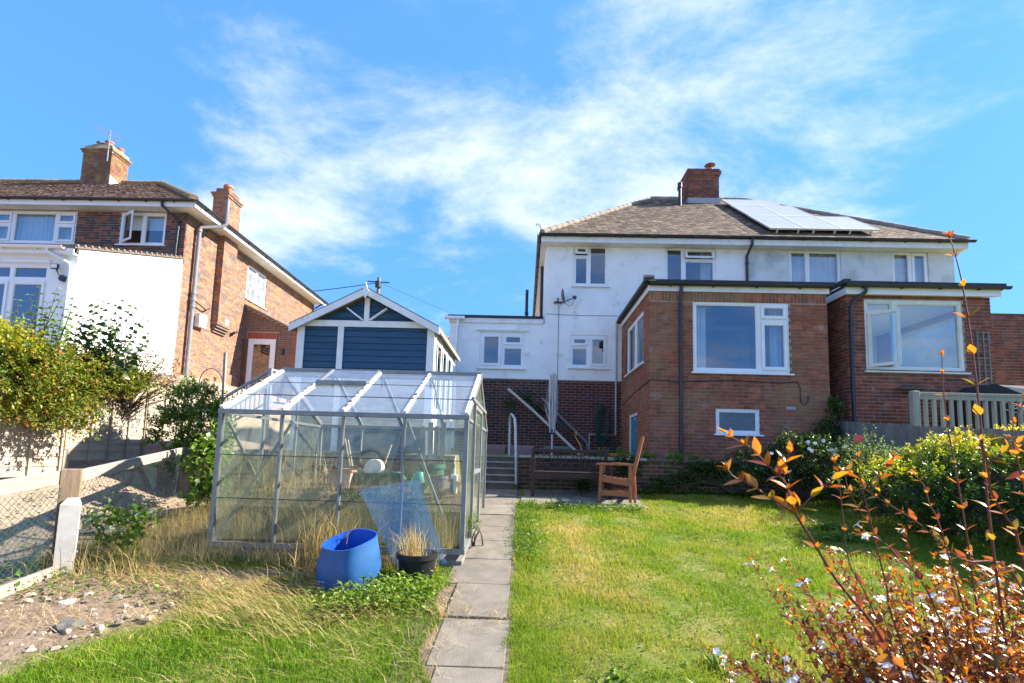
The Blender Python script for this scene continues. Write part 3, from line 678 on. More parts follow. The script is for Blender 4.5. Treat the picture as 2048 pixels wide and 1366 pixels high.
window(H, FX, *ew, [(3.56, 4.83, 3.66, 5.04), (4.93, 5.43, 4.76, 5.03, 'sash'), (4.93, 5.43, 3.67, 4.66, 'sash')], n=-.02, label='large picture window with two narrow opening lights at right')
window(H, FX, *el, [(4.01, 4.79, 2.36, 2.77)], n=-.02, glass=M_GLASSP, label='small obscured window low in the brick wall')
window(H, FXL, *esw, [(10.72, 11.50, 3.93, 5.01), (11.60, 12.39, 3.93, 5.01)], n=-.02)
curtain(H, FX, 3.58, 3.86, 3.62, 5.06, -.28, M_CURT, 3); curtain(H, FX, 5.22, 5.46, 3.62, 5.06, -.28, M_CURT, 2)
curtain(H, FXL, 10.75, 11.2, 3.9, 5.05, -.2, M_BLIND, 3); curtain(H, FXL, 12.0, 12.4, 3.9, 5.05, -.2, M_BLIND, 3)
MB().box(2.85, 6.03, YX+.25, YF, 3.0, 3.05).build('floor', M_ROOM, H)
dr = MB().fbox(FXL, edr[0]+.05, edr[1]-.05, 1.76, 2.75, -.08, -.03).build('door', M_BLUEDOOR, H, bevel=.004)
ring(FXL, edr[0], edr[1], 1.72, 2.80, .05, -.1, -.005).build('door_frame', M_WHITE, dr)
MB().fbox(FXL, 11.32, 11.47, 2.38, 2.42, -.029, .0).build('handle', M_STEEL, dr)
MB().box(2.44, 6.40, YX-.02, YF-.002, 5.42, 5.47).build('extension_roof', M_BITUMEN, H)
MB().box(2.545, 6.33, YX-.03, YX-.004, 5.30, 5.419).build('fascia', M_WHITE, H); MB().box(2.56, 2.586, YX-.003, YF-.002, 5.30, 5.419).build('fascia', M_WHITE, H)
edge = MB().box(2.50, 6.42, YX-.10, YX+.10, 5.475, 5.53).box(2.48, 2.64, YX-.10, YF-.003, 5.53, 5.575).build('roof_edge_trim', M_BITUMEN, H)
MB().prism([(2.46, YX-.13, 5.48), (2.46, YX+.1, 5.48), (2.46, YX, 5.66)], (.22, 0, 0)).build('roof_edge_trim', M_BITUMEN, H, fix=True)
gutter(H, (2.56, YX-.09, 5.45), (6.36, YX-.09, 5.46), fas=.01)
downpipe(H, [(3.23, YX-.09, 5.40), (3.23, YX-.06, 5.25), (3.22, YX-.055, 5.1), (3.22, YX-.055, 1.78)], .034)
cb = [(2.59, 12.9, 3.14), (2.59, 11.6, 3.30), (2.585, 10.4, 3.36), (2.58, YX-.012, 3.40), (3.2, YX-.012, 3.36), (4.2, YX-.012, 3.42), (5.3, YX-.012, 3.39), (5.62, YX-.012, 3.42), (5.68, YX-.012, 3.3), (5.68, YX-.012, 3.02), (5.74, YX-.012, 2.94), (5.83, YX-.012, 3.0), (5.84, YX-.012, 3.14)]
MB().tube(cb, .011, 6).build('black_cable', M_BLACK, H, True)
MB().fbox(FX, 5.38, 5.58, 2.84, 2.90, -.02, .012).build('vent_brick', mat('pale_vent', (.36, .33, .36), rough=.8), H)

# ------------------------------------------------------------------ the other half: house with solar roof
H2 = thing('pale_semi_detached_house', 'grey-white rendered house under the solar panels with brick extension and open casement at right', 'house', (8.9, 13.1, 1.8))
w3 = (7.18, 8.58, 6.47, 7.62); w4 = (9.97, 10.93, 6.47, 7.62)
M_RENDERN = mat('grey_roughcast', (.70, .71, .69), (.58, .60, .58), rough=.9, nscale=2.0, bump=1.0, bscale=38, stain=(.34, .38, .35), sscale=1.5, slo=.5, shi=.75, detail=9)
wn = walls(FM, 6.053, 11.62, 3.8, 7.6, .27, [w3, w4, (6.9, 9.4, 3.9, 5.2)]); wn.box(11.36, 11.62, YF+.27, 20.9, 1.7, 7.6).box(6.06, 11.36, 20.65, 20.9, 1.7, 7.6); wn.build('wall', M_RENDERN, H2)
window(H2, FM, *w3, [(7.24, 7.64, 6.54, 7.56), (7.73, 8.52, 6.54, 7.56)], n=-.03); window(H2, FM, *w4, [(10.03, 10.42, 6.54, 7.56), (10.51, 10.87, 6.54, 7.56, 'sash')], n=-.03)
curtain(H2, FM, 7.25, 8.55, 6.5, 7.6, -.22, M_CURT, 9); curtain(H2, FM, 10.0, 10.45, 6.5, 7.6, -.22, M_CURT, 3); curtain(H2, FM, 10.6, 10.9, 6.5, 7.6, -.22, M_CURT, 2)
rf2 = half_roof(H2, False)
pieces(rf2, 'roof_tile', 'roof_tile_courses', tiles(ye, ze, yr-ye, zr-ze, lambda t: XM, lambda t: XR+(RR-XR)*t), M_TILE, 300)
ridge_run(rf2, (XM, yr, zr+.03), (RR, yr, zr+.03), M_RIDGEG); ridge_run(rf2, (XR-.05, ye+.03, ze+.06), (RR, yr, zr+.03), M_RIDGEG, .09, .3, 'hip_tile')
MB().box(XM+.002, XR-.03, ye+.06, ye+.085, 7.60, 7.755).build('fascia', M_WHITE, H2); MB().box(XM+.002, XR-.03, ye+.086, YF-.001, 7.602, 7.63).build('soffit', M_WHITE, H2)
gutter(H2, (XM+.001, ye, 7.815), (XR+.10, ye, 7.80))
e2x0, e2x1 = 6.68, 9.63; nw = (7.05, 9.07, 3.69, 5.22); nsd = (10.6, 12.6, 3.75, 5.1)
FXR = Fr((e2x1, 0, 0), (0, 1, 0), (1, 0, 0)); FXL2 = Fr((e2x0, 0, 0), (0, 1, 0), (-1, 0, 0))
x2 = walls(FX, e2x0, e2x1, 1.3, 5.30, .2, [nw]); walls(FXL2, YX+.2, YF, 1.3, 5.3, .2, [], x2); walls(FXR, YX+.2, YF, 1.3, 5.3, .2, [nsd], x2)
X2 = x2.build('extension_wall', M_MORTARL, H2)
pieces(X2, 'brick', 'brick_courses', bricks(FX, e2x0, e2x1, 1.70, 5.29, [nw], off=.07)+bricks(FXL2, YX+.052, YF-.01, 1.7, 5.29), M_BRICK2, 180)
M_CREAMFR = mat('cream_window_frame', (.70, .73, .66), (.62, .65, .58), rough=.5)
window(H2, FX, *nw, [(7.12, 7.62, 4.98, 5.15), (7.12, 7.64, 3.78, 4.90, 'open_side', 48), (7.74, 9.0, 3.78, 5.14)], n=-.02, fm=M_CREAMFR, label='big window with its narrow casement swung open')
window(H2, FXR, *nsd, [(10.7, 12.5, 3.82, 5.03)], n=-.02)
MB().box(6.88, 9.43, YX+.2, YF, 3.3, 3.35).box(6.88, 9.43, YX+.2, YF, 5.2, 5.24).build('room_floor_and_ceiling', M_ROOM, H2)
MB().box(6.881, 6.9, YX+.21, YF-.01, 3.35, 5.2).box(6.9, 9.42, YF-.03, YF-.01, 3.35, 5.2).build('room_wall', M_ROOM, H2)
MB().box(e2x0-.06, e2x1+.24, YX-.06, YF-.002, 5.44, 5.49).build('extension_roof', M_BITUMEN, H2)
MB().box(e2x0-.02, e2x1+.16, YX-.10, YX-.07, 5.29, 5.435).box(e2x0-.045, e2x0-.02, YX-.10, YF-.002, 5.29, 5.435).box(e2x0-.019, e2x1+.15, YX-.069, YX-.008, 5.30, 5.32).build('fascia', M_UPVC, H2)
MB().box(e2x0-.12, e2x1+.22, YX-.16, YX+.06, 5.495, 5.55).box(e2x0-.12, e2x0+.02, YX-.159, YF-.003, 5.55, 5.59).build('roof_edge_trim', M_BITUMEN, H2)
gutter(H2, (e2x0-.1, YX-.17, 5.47), (e2x1+.28, YX-.17, 5.475), fas=.01, brk=.78)
downpipe(H2, [(7.0, YX-.17, 5.42), (7.0, YX-.15, 5.32), (6.78, YX-.06, 5.14), (6.74, YX-.055, 5.02), (6.73, YX-.055, 1.8)], .036)
MB().fbox(FX, 7.6, 8.12, 3.30, 3.335, 0.01, .2).build('wall_shelf', mat('slate_shelf', (.10, .095, .08), rough=.9), H2)

# solar panels
S_ = Vector((0, yr-ye, zr-ze)).normalized(); NS = Vector((1, 0, 0)).cross(S_)
def solar(u0, u1, s0, s1, label):
    c = Vector((0, ye, ze)); o = c+Vector((u0, 0, 0))+S_*s0+NS*.13
    t = thing('solar_panel', label, 'solar panel', o, 'solar panels on the tiled roof')
    P = lambda u, s, n: c+Vector((u, 0, 0))+S_*s+NS*n
    f = MB()
    for a, b, d, e in ((u0, u1, s0, s0+.035), (u0, u1, s1-.035, s1), (u0, u0+.03, s0+.035, s1-.035), (u1-.03, u1, s0+.035, s1-.035)):
        f.box8([P(a, d, .13), P(b, d, .13), P(b, e, .13), P(a, e, .13), P(a, d, .175), P(b, d, .175), P(b, e, .175), P(a, e, .175)])
    f.build('frame', M_SOLARF, t)
    a, b, d, e = u0+.03, u1-.03, s0+.035, s1-.035
    MB().box8([P(a, d, .15), P(b, d, .15), P(b, e, .15), P(a, e, .15), P(a, d, .168), P(b, d, .168), P(b, e, .168), P(a, e, .168)]).build('cell_glass', M_SOLAR, t)
    g = MB()
    nu, nv = (6, 10) if (u1-u0) < 1.2 else (10, 6)
    for i in range(1, nu):
        u = a+(b-a)*i/nu; g.box8([P(u-.003, d, .1681), P(u+.003, d, .1681), P(u+.003, e, .1681), P(u-.003, e, .1681), P(u-.003, d, .1695), P(u+.003, d, .1695), P(u+.003, e, .1695), P(u-.003, e, .1695)])
    for j in range(1, nv):
        s = d+(e-d)*j/nv; g.box8([P(a, s-.003, .1682), P(b, s-.003, .1682), P(b, s+.003, .1682), P(a, s+.003, .1682), P(a, s-.003, .1698), P(b, s-.003, .1698), P(b, s+.003, .1698), P(a, s+.003, .1698)])
    g.build('cell_grid', M_SOLARF, t)
    for u in (u0+.2, u1-.2):
        MB().bar(P(u, s0+.02, .02), P(u, s0+.02, .13), .04, .04).build('foot_bracket', M_SOLARF, t)
for i in range(3): solar(6.62+.99*i, 7.595+.99*i, .40, 2.05, ['solar panel at the left of the bottom row of three', 'middle solar panel in the bottom row of three', 'solar panel at the right end of the bottom row, near the gutter'][i])
for i in range(2): solar(6.64+.99*i, 7.615+.99*i, 2.07, 3.72, ['left solar panel of the middle row of two', 'right solar panel of the middle row of two'][i])
solar(6.66, 8.31, 3.74, 4.73, 'wide solar panel lying lengthwise just below the ridge')

# ------------------------------------------------------------------ the brick house on the left
H3 = thing('brick_house', 'orange and grey brick house with two chimneys and a white rear extension', 'house', (-12.5, 13.1, 3.4))
XE = -9.85; FS = Fr((XE, 0, 0), (0, 1, 0), (1, 0, 0))
lw1 = (-16.2, -13.06, 7.43, 8.40); lw2 = (-11.78, -10.43, 7.43, 8.40); lsw = (16.25, 17.5, 6.95, 8.18)
b3 = walls(FM, -19, XE, 3.0, 8.42, .27, [lw1, lw2]); walls(FS, YF+.27, 21.6, 3.0, 8.42, .27, [lsw], b3); b3.box(-19, XE-.27, 21.35, 21.6, 3, 8.42)
B3 = b3.build('wall', M_MORTARL, H3)
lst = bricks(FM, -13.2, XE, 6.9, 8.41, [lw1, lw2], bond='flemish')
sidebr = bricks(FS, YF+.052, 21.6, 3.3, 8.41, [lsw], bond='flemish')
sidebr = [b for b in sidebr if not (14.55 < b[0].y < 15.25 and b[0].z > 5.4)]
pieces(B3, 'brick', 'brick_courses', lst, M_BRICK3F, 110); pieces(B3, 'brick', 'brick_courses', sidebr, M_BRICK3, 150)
window(H3, FM, *lw1, [(-16.1, -15.6, 7.5, 7.95), (-16.1, -15.6, 8.02, 8.33), (-15.52, -15.02, 8.05, 8.33, 'sash'), (-15.52, -15.02, 7.5, 7.97, 'sash'), (-14.92, -13.72, 7.5, 8.34), (-13.62, -13.13, 8.05, 8.33, 'sash'), (-13.62, -13.13, 7.5, 7.97, 'sash')], n=-.02)
curtain(H3, FM, -16.1, -13.1, 7.4, 8.4, -.2, M_CURT, 22)
window(H3, FM, *lw2, [(-11.71, -11.15, 7.50, 8.33, 'open_side', 28), (-11.05, -10.50, 7.50, 8.33)], n=-.02, label='upstairs window with left casement swung open')
MB().fbox(FM, -11.75, -10.46, 7.95, 8.38, -.20, -.19).build('roller_blind', M_BLIND, H3)
window(H3, FS, *lsw, [(16.31, 16.83, 7.01, 8.12), (16.92, 17.44, 7.01, 8.12)], n=-.02, glass=M_GLASSF, label='frosted two-light window in the sunlit side wall')
# chimney breast and its corbelled foot
cbst = MB().fbox(FS, 14.56, 15.24, 5.55, 8.43, .001, .20).build('chimney_breast', M_MORTARL, H3)
FB = Fr((XE+.2, 0, 0), (0, 1, 0), (1, 0, 0)); FBf = Fr((0, 14.56, 0), (1, 0, 0), (0, -1, 0))
pieces(cbst, 'brick', 'brick_courses', bricks(FB, 14.56+.05, 15.24, 5.55, 8.42)+bricks(FBf, XE+.01, XE+.2, 5.55, 8.42), M_BRICK3, 70)
for i in range(3): MB().fbox(FS, 14.58, 15.22, 5.32+.077*i, 5.385+.077*i, .001, .06+.055*i).build('corbel_course', M_BRICK3, cbst)
c2 = brick_box(H3, -10.14, -9.66, 14.56, 15.24, 8.5, 9.72, M_BRICK3, M_MORTARL, 40, 'fr', 'side_chimney')
for o_, za, zb in ((.03, 9.72, 9.79), (.06, 9.79, 9.865)): brick_box(H3, -10.14-o_, -9.66+o_, 14.56-o_, 15.24+o_, za, zb, M_BRICK3, M_MORTARL, 10, 'fr', 'corbel_course')
MB().box(-10.11, -9.69, 14.6, 15.2, 9.866, 10.04).build('flaunching', M_BRICK5, c2, bevel=.03)
MB().lathe([(.13, 10.0), (.12, 10.16), (.15, 10.18), (.15, 10.25), (.10, 10.25), (.09, 10.1)], (-9.9, 14.9, 0), 16).build('chimney_pot', M_TERRA, c2, True)
# main roof: slope to the garden and hip to the right
ze3, zr3, ye3, yr3, XR3, RX3 = 8.60, 11.5, 12.72, 17.0, -9.38, -13.84
m_ = MB(); m_.v = [(-24, ye3, ze3), (XR3, ye3, ze3), (RX3, yr3, zr3), (-24, yr3, zr3), (XR3, 21.9, ze3), (-24, 21.9, ze3)]; m_.f = [(0, 1, 2, 3), (1, 4, 2), (3, 2, 4, 5), (0, 5, 4, 1)]
rf3 = m_.build('roof', M_TILEL, H3)
pieces(rf3, 'roof_tile', 'roof_tile_courses', tiles(ye3, ze3, yr3-ye3, zr3-ze3, lambda t: -20.5, lambda t: XR3+(RX3-XR3)*t), M_TILEL, 300)
ridge_run(rf3, (-20, yr3, zr3+.03), (RX3, yr3, zr3+.03), M_RIDGE); ridge_run(rf3, (XR3-.05, ye3+.03, ze3+.05), (RX3, yr3, zr3+.03), M_RIDGE, .11, .32, 'hip_tile')
MB().box(-20, XR3-.02, ye3+.06, ye3+.085, 8.43, 8.575).build('fascia', M_UPVC, H3); MB().box(XR3-.045, XR3-.02, ye3+.086, 21.8, 8.43, 8.575).build('fascia', M_UPVC, H3)
MB().box(-20, XE, ye3+.086, YF-.001, 8.432, 8.46).box(XE+.001, XR3-.046, ye3+.086, 21.7, 8.432, 8.46).build('soffit', M_WHITE, H3)
gutter(H3, (-20, ye3, 8.62), (XR3+.02, ye3, 8.61), brk=.8); gutter(H3, (XR3+.03, ye3-.05, 8.61), (XR3+.03, 21.9, 8.58), nrm=(-1, 0, 0), brk=1.1)
MB().lathe([(.0, 8.82), (.03, 8.78), (.035, 8.70), (.06, 8.64), (.0, 8.6)], (XR3-.08, ye3+.05, 0), 8).build('hip_finial', M_TERRA, rf3, True)
downpipe(H3, [(-10.32, ye3, 8.56), (-10.32, ye3+.02, 8.44), (-10.05, YF-.06, 8.16), (-10.03, YF-.05, 8.0), (-10.05, YF-.05, 7.1)], .036)
downpipe(H3, [(XR3+.0, 21.6, 8.5), (-9.7, 21.5, 8.25), (-9.78, 21.4, 8.1), (-9.78, 21.4, 4)], .036, mat('brown_downpipe', (.10, .055, .04), rough=.5))
# grey soil pipe up the side wall and past the eaves
sp_ = MB().tube([(-9.74, 13.52, 3.4), (-9.74, 13.52, 8.12), (-9.72, 13.54, 8.2), (-9.36, 13.95, 8.42), (-9.28, 14.0, 8.52), (-9.28, 14.0, 9.28)], .056, 12).build('soil_pipe', M_GREYPL, H3, True)
for zc_ in (5.75, 5.95, 6.15, 8.05): MB().tube([(-9.74, 13.52, zc_), (-9.74, 13.52, zc_+.07)], .074, 12).build('collar', M_GREYPL, sp_, True)
MB().tube([(-9.74, 13.52, 6.0), (-9.74, 14.1, 5.86), (-9.74, 14.3, 5.98)], .022, 8).build('waste_branch', M_BLACK, sp_, True)
MB().fbox(FS, 13.8, 14.14, 5.28, 5.68, .001, .16).build('meter_box', M_WHITE, H3, bevel=.01)
MB().fbox(FS, 14.92, 15.12, 5.63, 5.83, .201, .215).build('vent_grille', M_PALETEAL, H3)
MB().tube([(XE+.01, 15.62, 5.52), (XE+.12, 15.62, 5.56)], .03, 8).tube([(XE+.12, 15.55, 5.52), (XE+.12, 15.72, 5.60)], .05, 8).build('side_lamp', M_BLACK, H3, True)
# ridge chimney with lichen, pots and aerial
c1 = brick_box(H3, -16.42, -15.34, 16.4, 17.15, 11.0, 12.34, M_BRICK5, M_MORTARL, 50, 'fr', 'ridge_chimney')
for o_, za, zb in ((.03, 12.34, 12.41), (.065, 12.41, 12.485)): brick_box(H3, -16.42-o_, -15.34+o_, 16.4-o_, 17.15+o_, za, zb, M_BRICK5, M_MORTARL, 10, 'fr', 'corbel_course')
M_LICH = mat('lichen_mortar', (.36, .30, .16), (.25, .21, .12), rough=1, nscale=6, bump=.8, bscale=30)
MB().prism([(-16.45, 16.38, 12.486), (-15.31, 16.38, 12.486), (-15.4, 16.45, 12.66), (-15.75, 16.5, 12.74), (-16.1, 16.46, 12.72), (-16.36, 16.44, 12.64)], (0, .75, 0)).build('flaunching', M_LICH, c1, fix=True)
for k, (x_, y_, m2, h_) in enumerate(((-16.0, 16.62, M_GREYPL, .22), (-15.68, 16.62, M_TERRA, .26), (-15.55, 16.95, M_TERRA, .2), (-15.85, 16.95, M_TERRA, .2))):
    MB().lathe([(.13, 12.6), (.115, 12.64+h_-.05), (.14, 12.64+h_-.04), (.14, 12.64+h_), (.09, 12.64+h_), (.08, 12.7)], (x_, y_, 0), 14).build('chimney_pot', m2, c1, True)
MB().prism([(-15.34, 16.39, 11.15), (-15.34, 16.39, 11.5), (-15.34, 16.75, 11.42), (-15.34, 16.9, 11.15)], (.02, 0, 0)).build('lead_soaker', M_LEAD, c1, fix=True)
ae = MB().tube([(-15.38, 16.28, 11.95), (-15.38, 16.28, 13.15)], .018, 6)
for (a, b) in (((-15.9, 16.2, 13.18), (-15.1, 16.45, 12.92)),): ae.tube([a, b], .012, 5)
for t in (.1, .25, .4, .55, .7, .85):
    p = Vector((-15.9, 16.2, 13.18)).lerp(Vector((-15.1, 16.45, 12.92)), t); ae.tube([p+Vector((.03, -.18, .09)), p-Vector((.03, -.18, .09))], .008, 5)
AE = ae.build('tv_aerial', M_STEEL, H3)
# white rear extension under a lean-to roof
FW = Fr((0, 10.0, 0), (1, 0, 0), (0, -1, 0)); lwd = (-13.1, -10.46, 3.2, 5.62)
walls(FW, -17, XE-.01, 3.0, 5.88, .25, [lwd]).build('extension_front_wall', M_RENDERG, H3)
MB().prism([(XE, 10.251, 3.0), (XE, 13.09, 3.0), (XE, 13.09, 7.02), (XE, 10.251, 6.03)], (-.25, 0, 0)).build('extension_side_wall', M_RENDER2, H3, fix=True)
MB().fbox(FS, 10.0, 10.25, 3.0, 5.9, -.0099, .0).build('corner_render', M_RENDER2, H3)
MB().prism([(XE+.012, 10.0, 5.80), (XE+.012, 13.088, 6.86), (XE+.012, 13.088, 7.03), (XE+.012, 10.0, 5.97)], (-.06, 0, 0)).build('barge_board', M_WHITE, H3, fix=True)
le = MB().prism([(-17, 9.85, 5.97), (-17, 13.095, 7.09), (-17, 13.095, 7.04), (-17, 9.85, 5.92)], (17+XE+.06, 0, 0)).build('lean_to_roof', M_TILEL, H3, fix=True)
for i in range(19):
    y_ = 9.9+.167*i; z_ = 5.985+(y_-9.85)*.345; MB().tube([(XE+.08, y_, z_), (XE-.3, y_, z_)], .028, 8).build('verge_tile', mat('grey_verge_tile', (.22, .19, .15), (.16, .14, .115), rough=.95), le, True)
window(H3, FW, *lwd, [(-13.0, -11.35, 5.30, 5.55), (-11.27, -10.53, 5.30, 5.55), (-13.0, -12.2, 3.3, 5.20, 'sash'), (-12.12, -11.36, 3.3, 5.20, 'sash'), (-11.25, -10.54, 3.3, 5.20, 'sash')], n=-.02)
MB().fbox(FW, -13.2, -10.42, 5.63, 5.68, -.01, .05).build('head_trim', M_UPVC, H3)
MB().box(-17, XE+.02, 9.86, 9.885, 5.80, 5.94).box(-17, XE, 9.886, 9.999, 5.80, 5.83).build('fascia', M_UPVC, H3)
gutter(H3, (-17, 9.80, 5.95), (XE-.15, 9.80, 5.94), m=M_UPVC, brk=.75)
downpipe(H3, [(-10.35, 9.80, 5.90), (-10.35, 9.80, 5.82), (-9.95, 9.93, 5.60), (-9.93, 9.94, 5.5), (-9.93, 9.94, 3.2)], .034, M_UPVC)
fl = MB().box(-10.30, -10.14, 9.86, 9.90, 5.46, 5.57).build('floodlight', M_BLACK, H3)
MB().box(-10.285, -10.155, 9.852, 9.859, 5.475, 5.555).build('lamp_glass', M_LETTER, fl)
MB().tube([(-10.2, 9.9, 5.46), (-10.16, 9.93, 5.36), (-10.1, 9.99, 5.28)], .018, 6).tube([(-10.1, 9.995, 5.28), (-10.1, 9.93, 5.28)], .07, 12).build('lamp_bracket', M_BLACK, fl, True)
# lean-to porch with half-glazed door
FP = Fr((0, 16.3, 0), (1, 0, 0), (0, -1, 0)); pd = (-9.66, -8.68, 3.4, 5.52)
P0, P1 = (XE+.002, 6.66), (-7.9, 5.74)
slope = lambda x: P0[1]+(x-P0[0])*(P1[1]-P0[1])/(P1[0]-P0[0])
pm = MB(); u = XE+.002
for i in range(8):
    a = XE+.002+i*(1.948/8); b = a+1.948/8
    if b > pd[0]+.01 and a < pd[1]-.01: z0_ = 5.52
    else: z0_ = 3.0
    pm.prism([(a, 16.3, z0_), (b, 16.3, z0_), (b, 16.3, slope(b)), (a, 16.3, slope(a))], (0, .2, 0))
pm.box(-8.1, -7.9, 16.5, 20, 3, 5.7)
PW = pm.build('porch_wall', M_MORTARL, H3, fix=True)
pb = [b for b in bricks(FP, XE+.03, -7.9, 3.3, 6.66, [pd, (-9.72, -8.6, 5.52, 5.745)], bond='flemish') if b[0].z < slope(b[0].x)-.05]
pieces(PW, 'brick', 'brick_courses', [b for b in pb if b[0].x < -8.12], mat('brown_porch_brick', (.2, .08, .05), (.7, .68, .66), rough=.88, nscale=8, bump=.5, rnd=.15, palette=[(0, (.28, .13, .08)), (.5, (.20, .115, .085)), (1, (.15, .10, .08))]), 40)
pieces(PW, 'brick', 'brick_courses', [b for b in pb if b[0].x >= -8.12], mat('red_quoin_brick', (.2, .08, .05), (.7, .7, .7), rough=.88, nscale=8, rnd=.15, palette=[(0, (.34, .085, .045)), (.5, (.42, .11, .05)), (1, (.28, .08, .05))]), 20)
MR = mat('red_soldier_brick', (.36, .085, .045), (.28, .07, .04), rough=.85, rnd=.15)
u = -9.70
while u < -8.63: MB().fbox(FP, u, u+.064, 5.53, 5.74, -.02, .006).build('soldier_brick', MR, PW); u += .0745
pdo = walls(Fr((0, 16.3, 0), (1, 0, 0), (0, -1, 0)), -9.65, -8.69, 3.4, 5.515, .06, [(-9.47, -8.87, 3.55, 5.33)]).build('porch_door', M_UPVC, H3)
MB().fbox(FP, -9.47, -8.87, 3.55, 5.33, -.04, -.03).build('pane', M_GLASS, pdo); MB().fbox(FP, -8.82, -8.79, 4.3, 4.5, 0, .05).build('handle', M_STEEL, pdo)
MB().fbox(FP, -8.46, -8.38, 4.98, 5.18, .0, .09).build('porch_lamp', M_BLACK, H3)
MB().prism([(XE+.003, 16.2, 6.67), (-7.78, 16.2, 5.70), (-7.78, 16.2, 5.76), (XE+.003, 16.2, 6.74)], (0, 4, 0)).build('porch_roof', M_RIDGEG, H3, fix=True)

# ------------------------------------------------------------------ brick wing at the far right, roof far behind, telegraph pole
RWall = thing('brick_wing', 'tall dark red brick wall at the right edge beyond the trellis', 'wall', (12.4, 12.4, 1.8))
cw = brick_box(RWall, 11.72, 14.5, 12.35, 16, 1.8, 5.62, M_BRICK2, M_MORTAR, 200, 'fl', 'brick_wall')
MB().box(11.75, 14.5, 12.38, 16, 5.622, 5.70).build('parapet', M_BRICK2, RWall)
FRf = thing('distant_house', 'far red pantile roof peeping between summerhouse and white wing', 'house', (-5.5, 35, 2))
MB().box(-9.5, -2, 36, 42, 1.8, 9.0).build('wall', M_BRICK2, FRf)
dm = MB(); dm.v = [(-9.8, 35.6, 8.8), (-1.8, 35.6, 8.8), (-1.8, 39, 11.3), (-9.8, 39, 11.3), (-1.8, 42.4, 8.8), (-9.8, 42.4, 8.8)]; dm.f = [(0, 1, 2, 3), (3, 2, 4, 5), (1, 4, 2), (0, 3, 5), (0, 5, 4, 1)]
drf = dm.build('roof', mat('red_pantile', (.34, .16, .10), (.26, .12, .08), rough=.9, nscale=4), FRf)
for i in range(40): MB().tube([(-9.7+.2*i, 35.55, 8.83), (-9.7+.2*i, 39, 11.33)], .07, 6, False).build('pantile_row', _mats['red_pantile'], drf, True)
tp = thing('telegraph_pole', 'telegraph pole with dark junction box rising behind the summerhouse', 'pole', (-9.65, 30, 2))
MB().tube([(-9.6, 30, 2), (-9.6, 30, 12.9)], [.14, .10], 10).build('pole', mat('pole_wood', (.22, .19, .16), rough=.9), tp, True)
MB().tube([(-9.6, 29.9, 12.2), (-9.6, 29.9, 12.6)], .19, 10).build('junction_box', M_BLACK, tp, True)
MB().bar((-10.3, 29.95, 12.62), (-8.9, 29.95, 12.55), .06, .06).build('cross_arm', M_BLACK, tp)
def sag(a, b, d, n=14):
    a, b = Vector(a), Vector(b); return [a.lerp(b, i/n)-Z*d*4*(i/n)*(1-i/n) for i in range(n+1)]
MB().tube(sag((-9.7, 30, 12.55), (-30, 36, 13.4), .5), .03, 4).build('overhead_wire', M_BLACK, tp)
MB().tube(sag((-9.5, 30, 12.55), (8, 60, 14), .5), .012, 4).build('overhead_wire', M_BLACK, tp)

# ------------------------------------------------------------------ blue summerhouse
SH = thing('summerhouse', 'blue boarded summerhouse with white trim and gable braces behind the greenhouse', 'shed', (-2.86, 9.6, 1.72))
sx0, sx1, sy0, sy1, szb, sze, sxm, sza = -4.07, -1.65, 8.4, 10.9, 1.72, 3.90, -2.86, 4.46
gab = lambda x: sza-(abs(x-sxm))*(sza-sze)/((sx1-sx0)/2)
MB().prism([(sx0+.02, sy0+.021, szb), (sx1-.02, sy0+.021, szb), (sx1-.02, sy0+.021, gab(sx1)-.02), (sxm, sy0+.021, sza-.02), (sx0+.02, sy0+.021, gab(sx0)-.02)], (0, .04, 0)).build('front_lining', M_BLUE, SH, fix=True)
z = szb; FSH = Fr((0, sy0, 0), (1, 0, 0), (0, -1, 0))
while z < sza-.06:
    zt = min(z+.110, sza-.02)
    def lim(zz): return min(1.21, max(0, (sza-zz)/(sza-sze)*1.21)) if zz > sze else 1.21
    a, b = lim(z+.002), lim(zt)
    MB().prism([(sxm-a, sy0-.004, z+.003), (sxm+a, sy0-.004, z+.003), (sxm+b, sy0+.008, zt), (sxm-b, sy0+.008, zt)], (0, .02, 0)).build('board', M_BLUE, SH, fix=True)
    z += .113
W_ = M_WHITE
MB().fbox(FSH, sx0-.02, sx0+.11, szb, sze+.02, .006, .03).build('corner_trim', W_, SH); MB().fbox(FSH, sx1-.11, sx1+.02, szb, sze+.02, .006, .03).build('corner_trim', W_, SH)
MB().fbox(FSH, -3.36, -3.255, szb, 3.93, .006, .028).build('upright_trim', W_, SH)
MB().fbox(FSH, sx0+.06, sx1-.06, 3.93, 4.04, .0062, .034).build('tie_beam', W_, SH)
MB().fbox(FSH, sxm-.045, sxm+.045, 4.04, 4.46, .006, .04).build('king_post', W_, SH)
for s in (-1, 1): MB().bar((sxm+s*.06, sy0-.02, 4.05), (sxm+s*.36, sy0-.02, 4.27), .028, .075, Vector((0, -1, 0))).build('brace', W_, SH)
for s in (-1, 1):
    e = Vector((sxm+s*1.33, 8.24, sze-.105)); t = Vector((sxm, 8.24, sza+.02)); d = (t-e)
    MB().prism([e, t, t+Z*.125, e+Z*.125], (0, .028, 0)).build('barge_board', W_, SH, fix=True)
    MB().prism([e+Z*.126-Vector((s*-.0, 0, 0)), t+Z*.126, t+Z*.145, e+Z*.145], (0, 2.85, 0)).build('roof_panel', M_FELT, SH, fix=True)
    MB().prism([e+Z*.06+Vector((0, .03, 0)), t+Z*.06+Vector((0, .03, 0)), t+Z*.124+Vector((0, .03, 0)), e+Z*.124+Vector((0, .03, 0))], (0, 2.78, 0)).build('roof_board', M_WEATH, SH, fix=True)
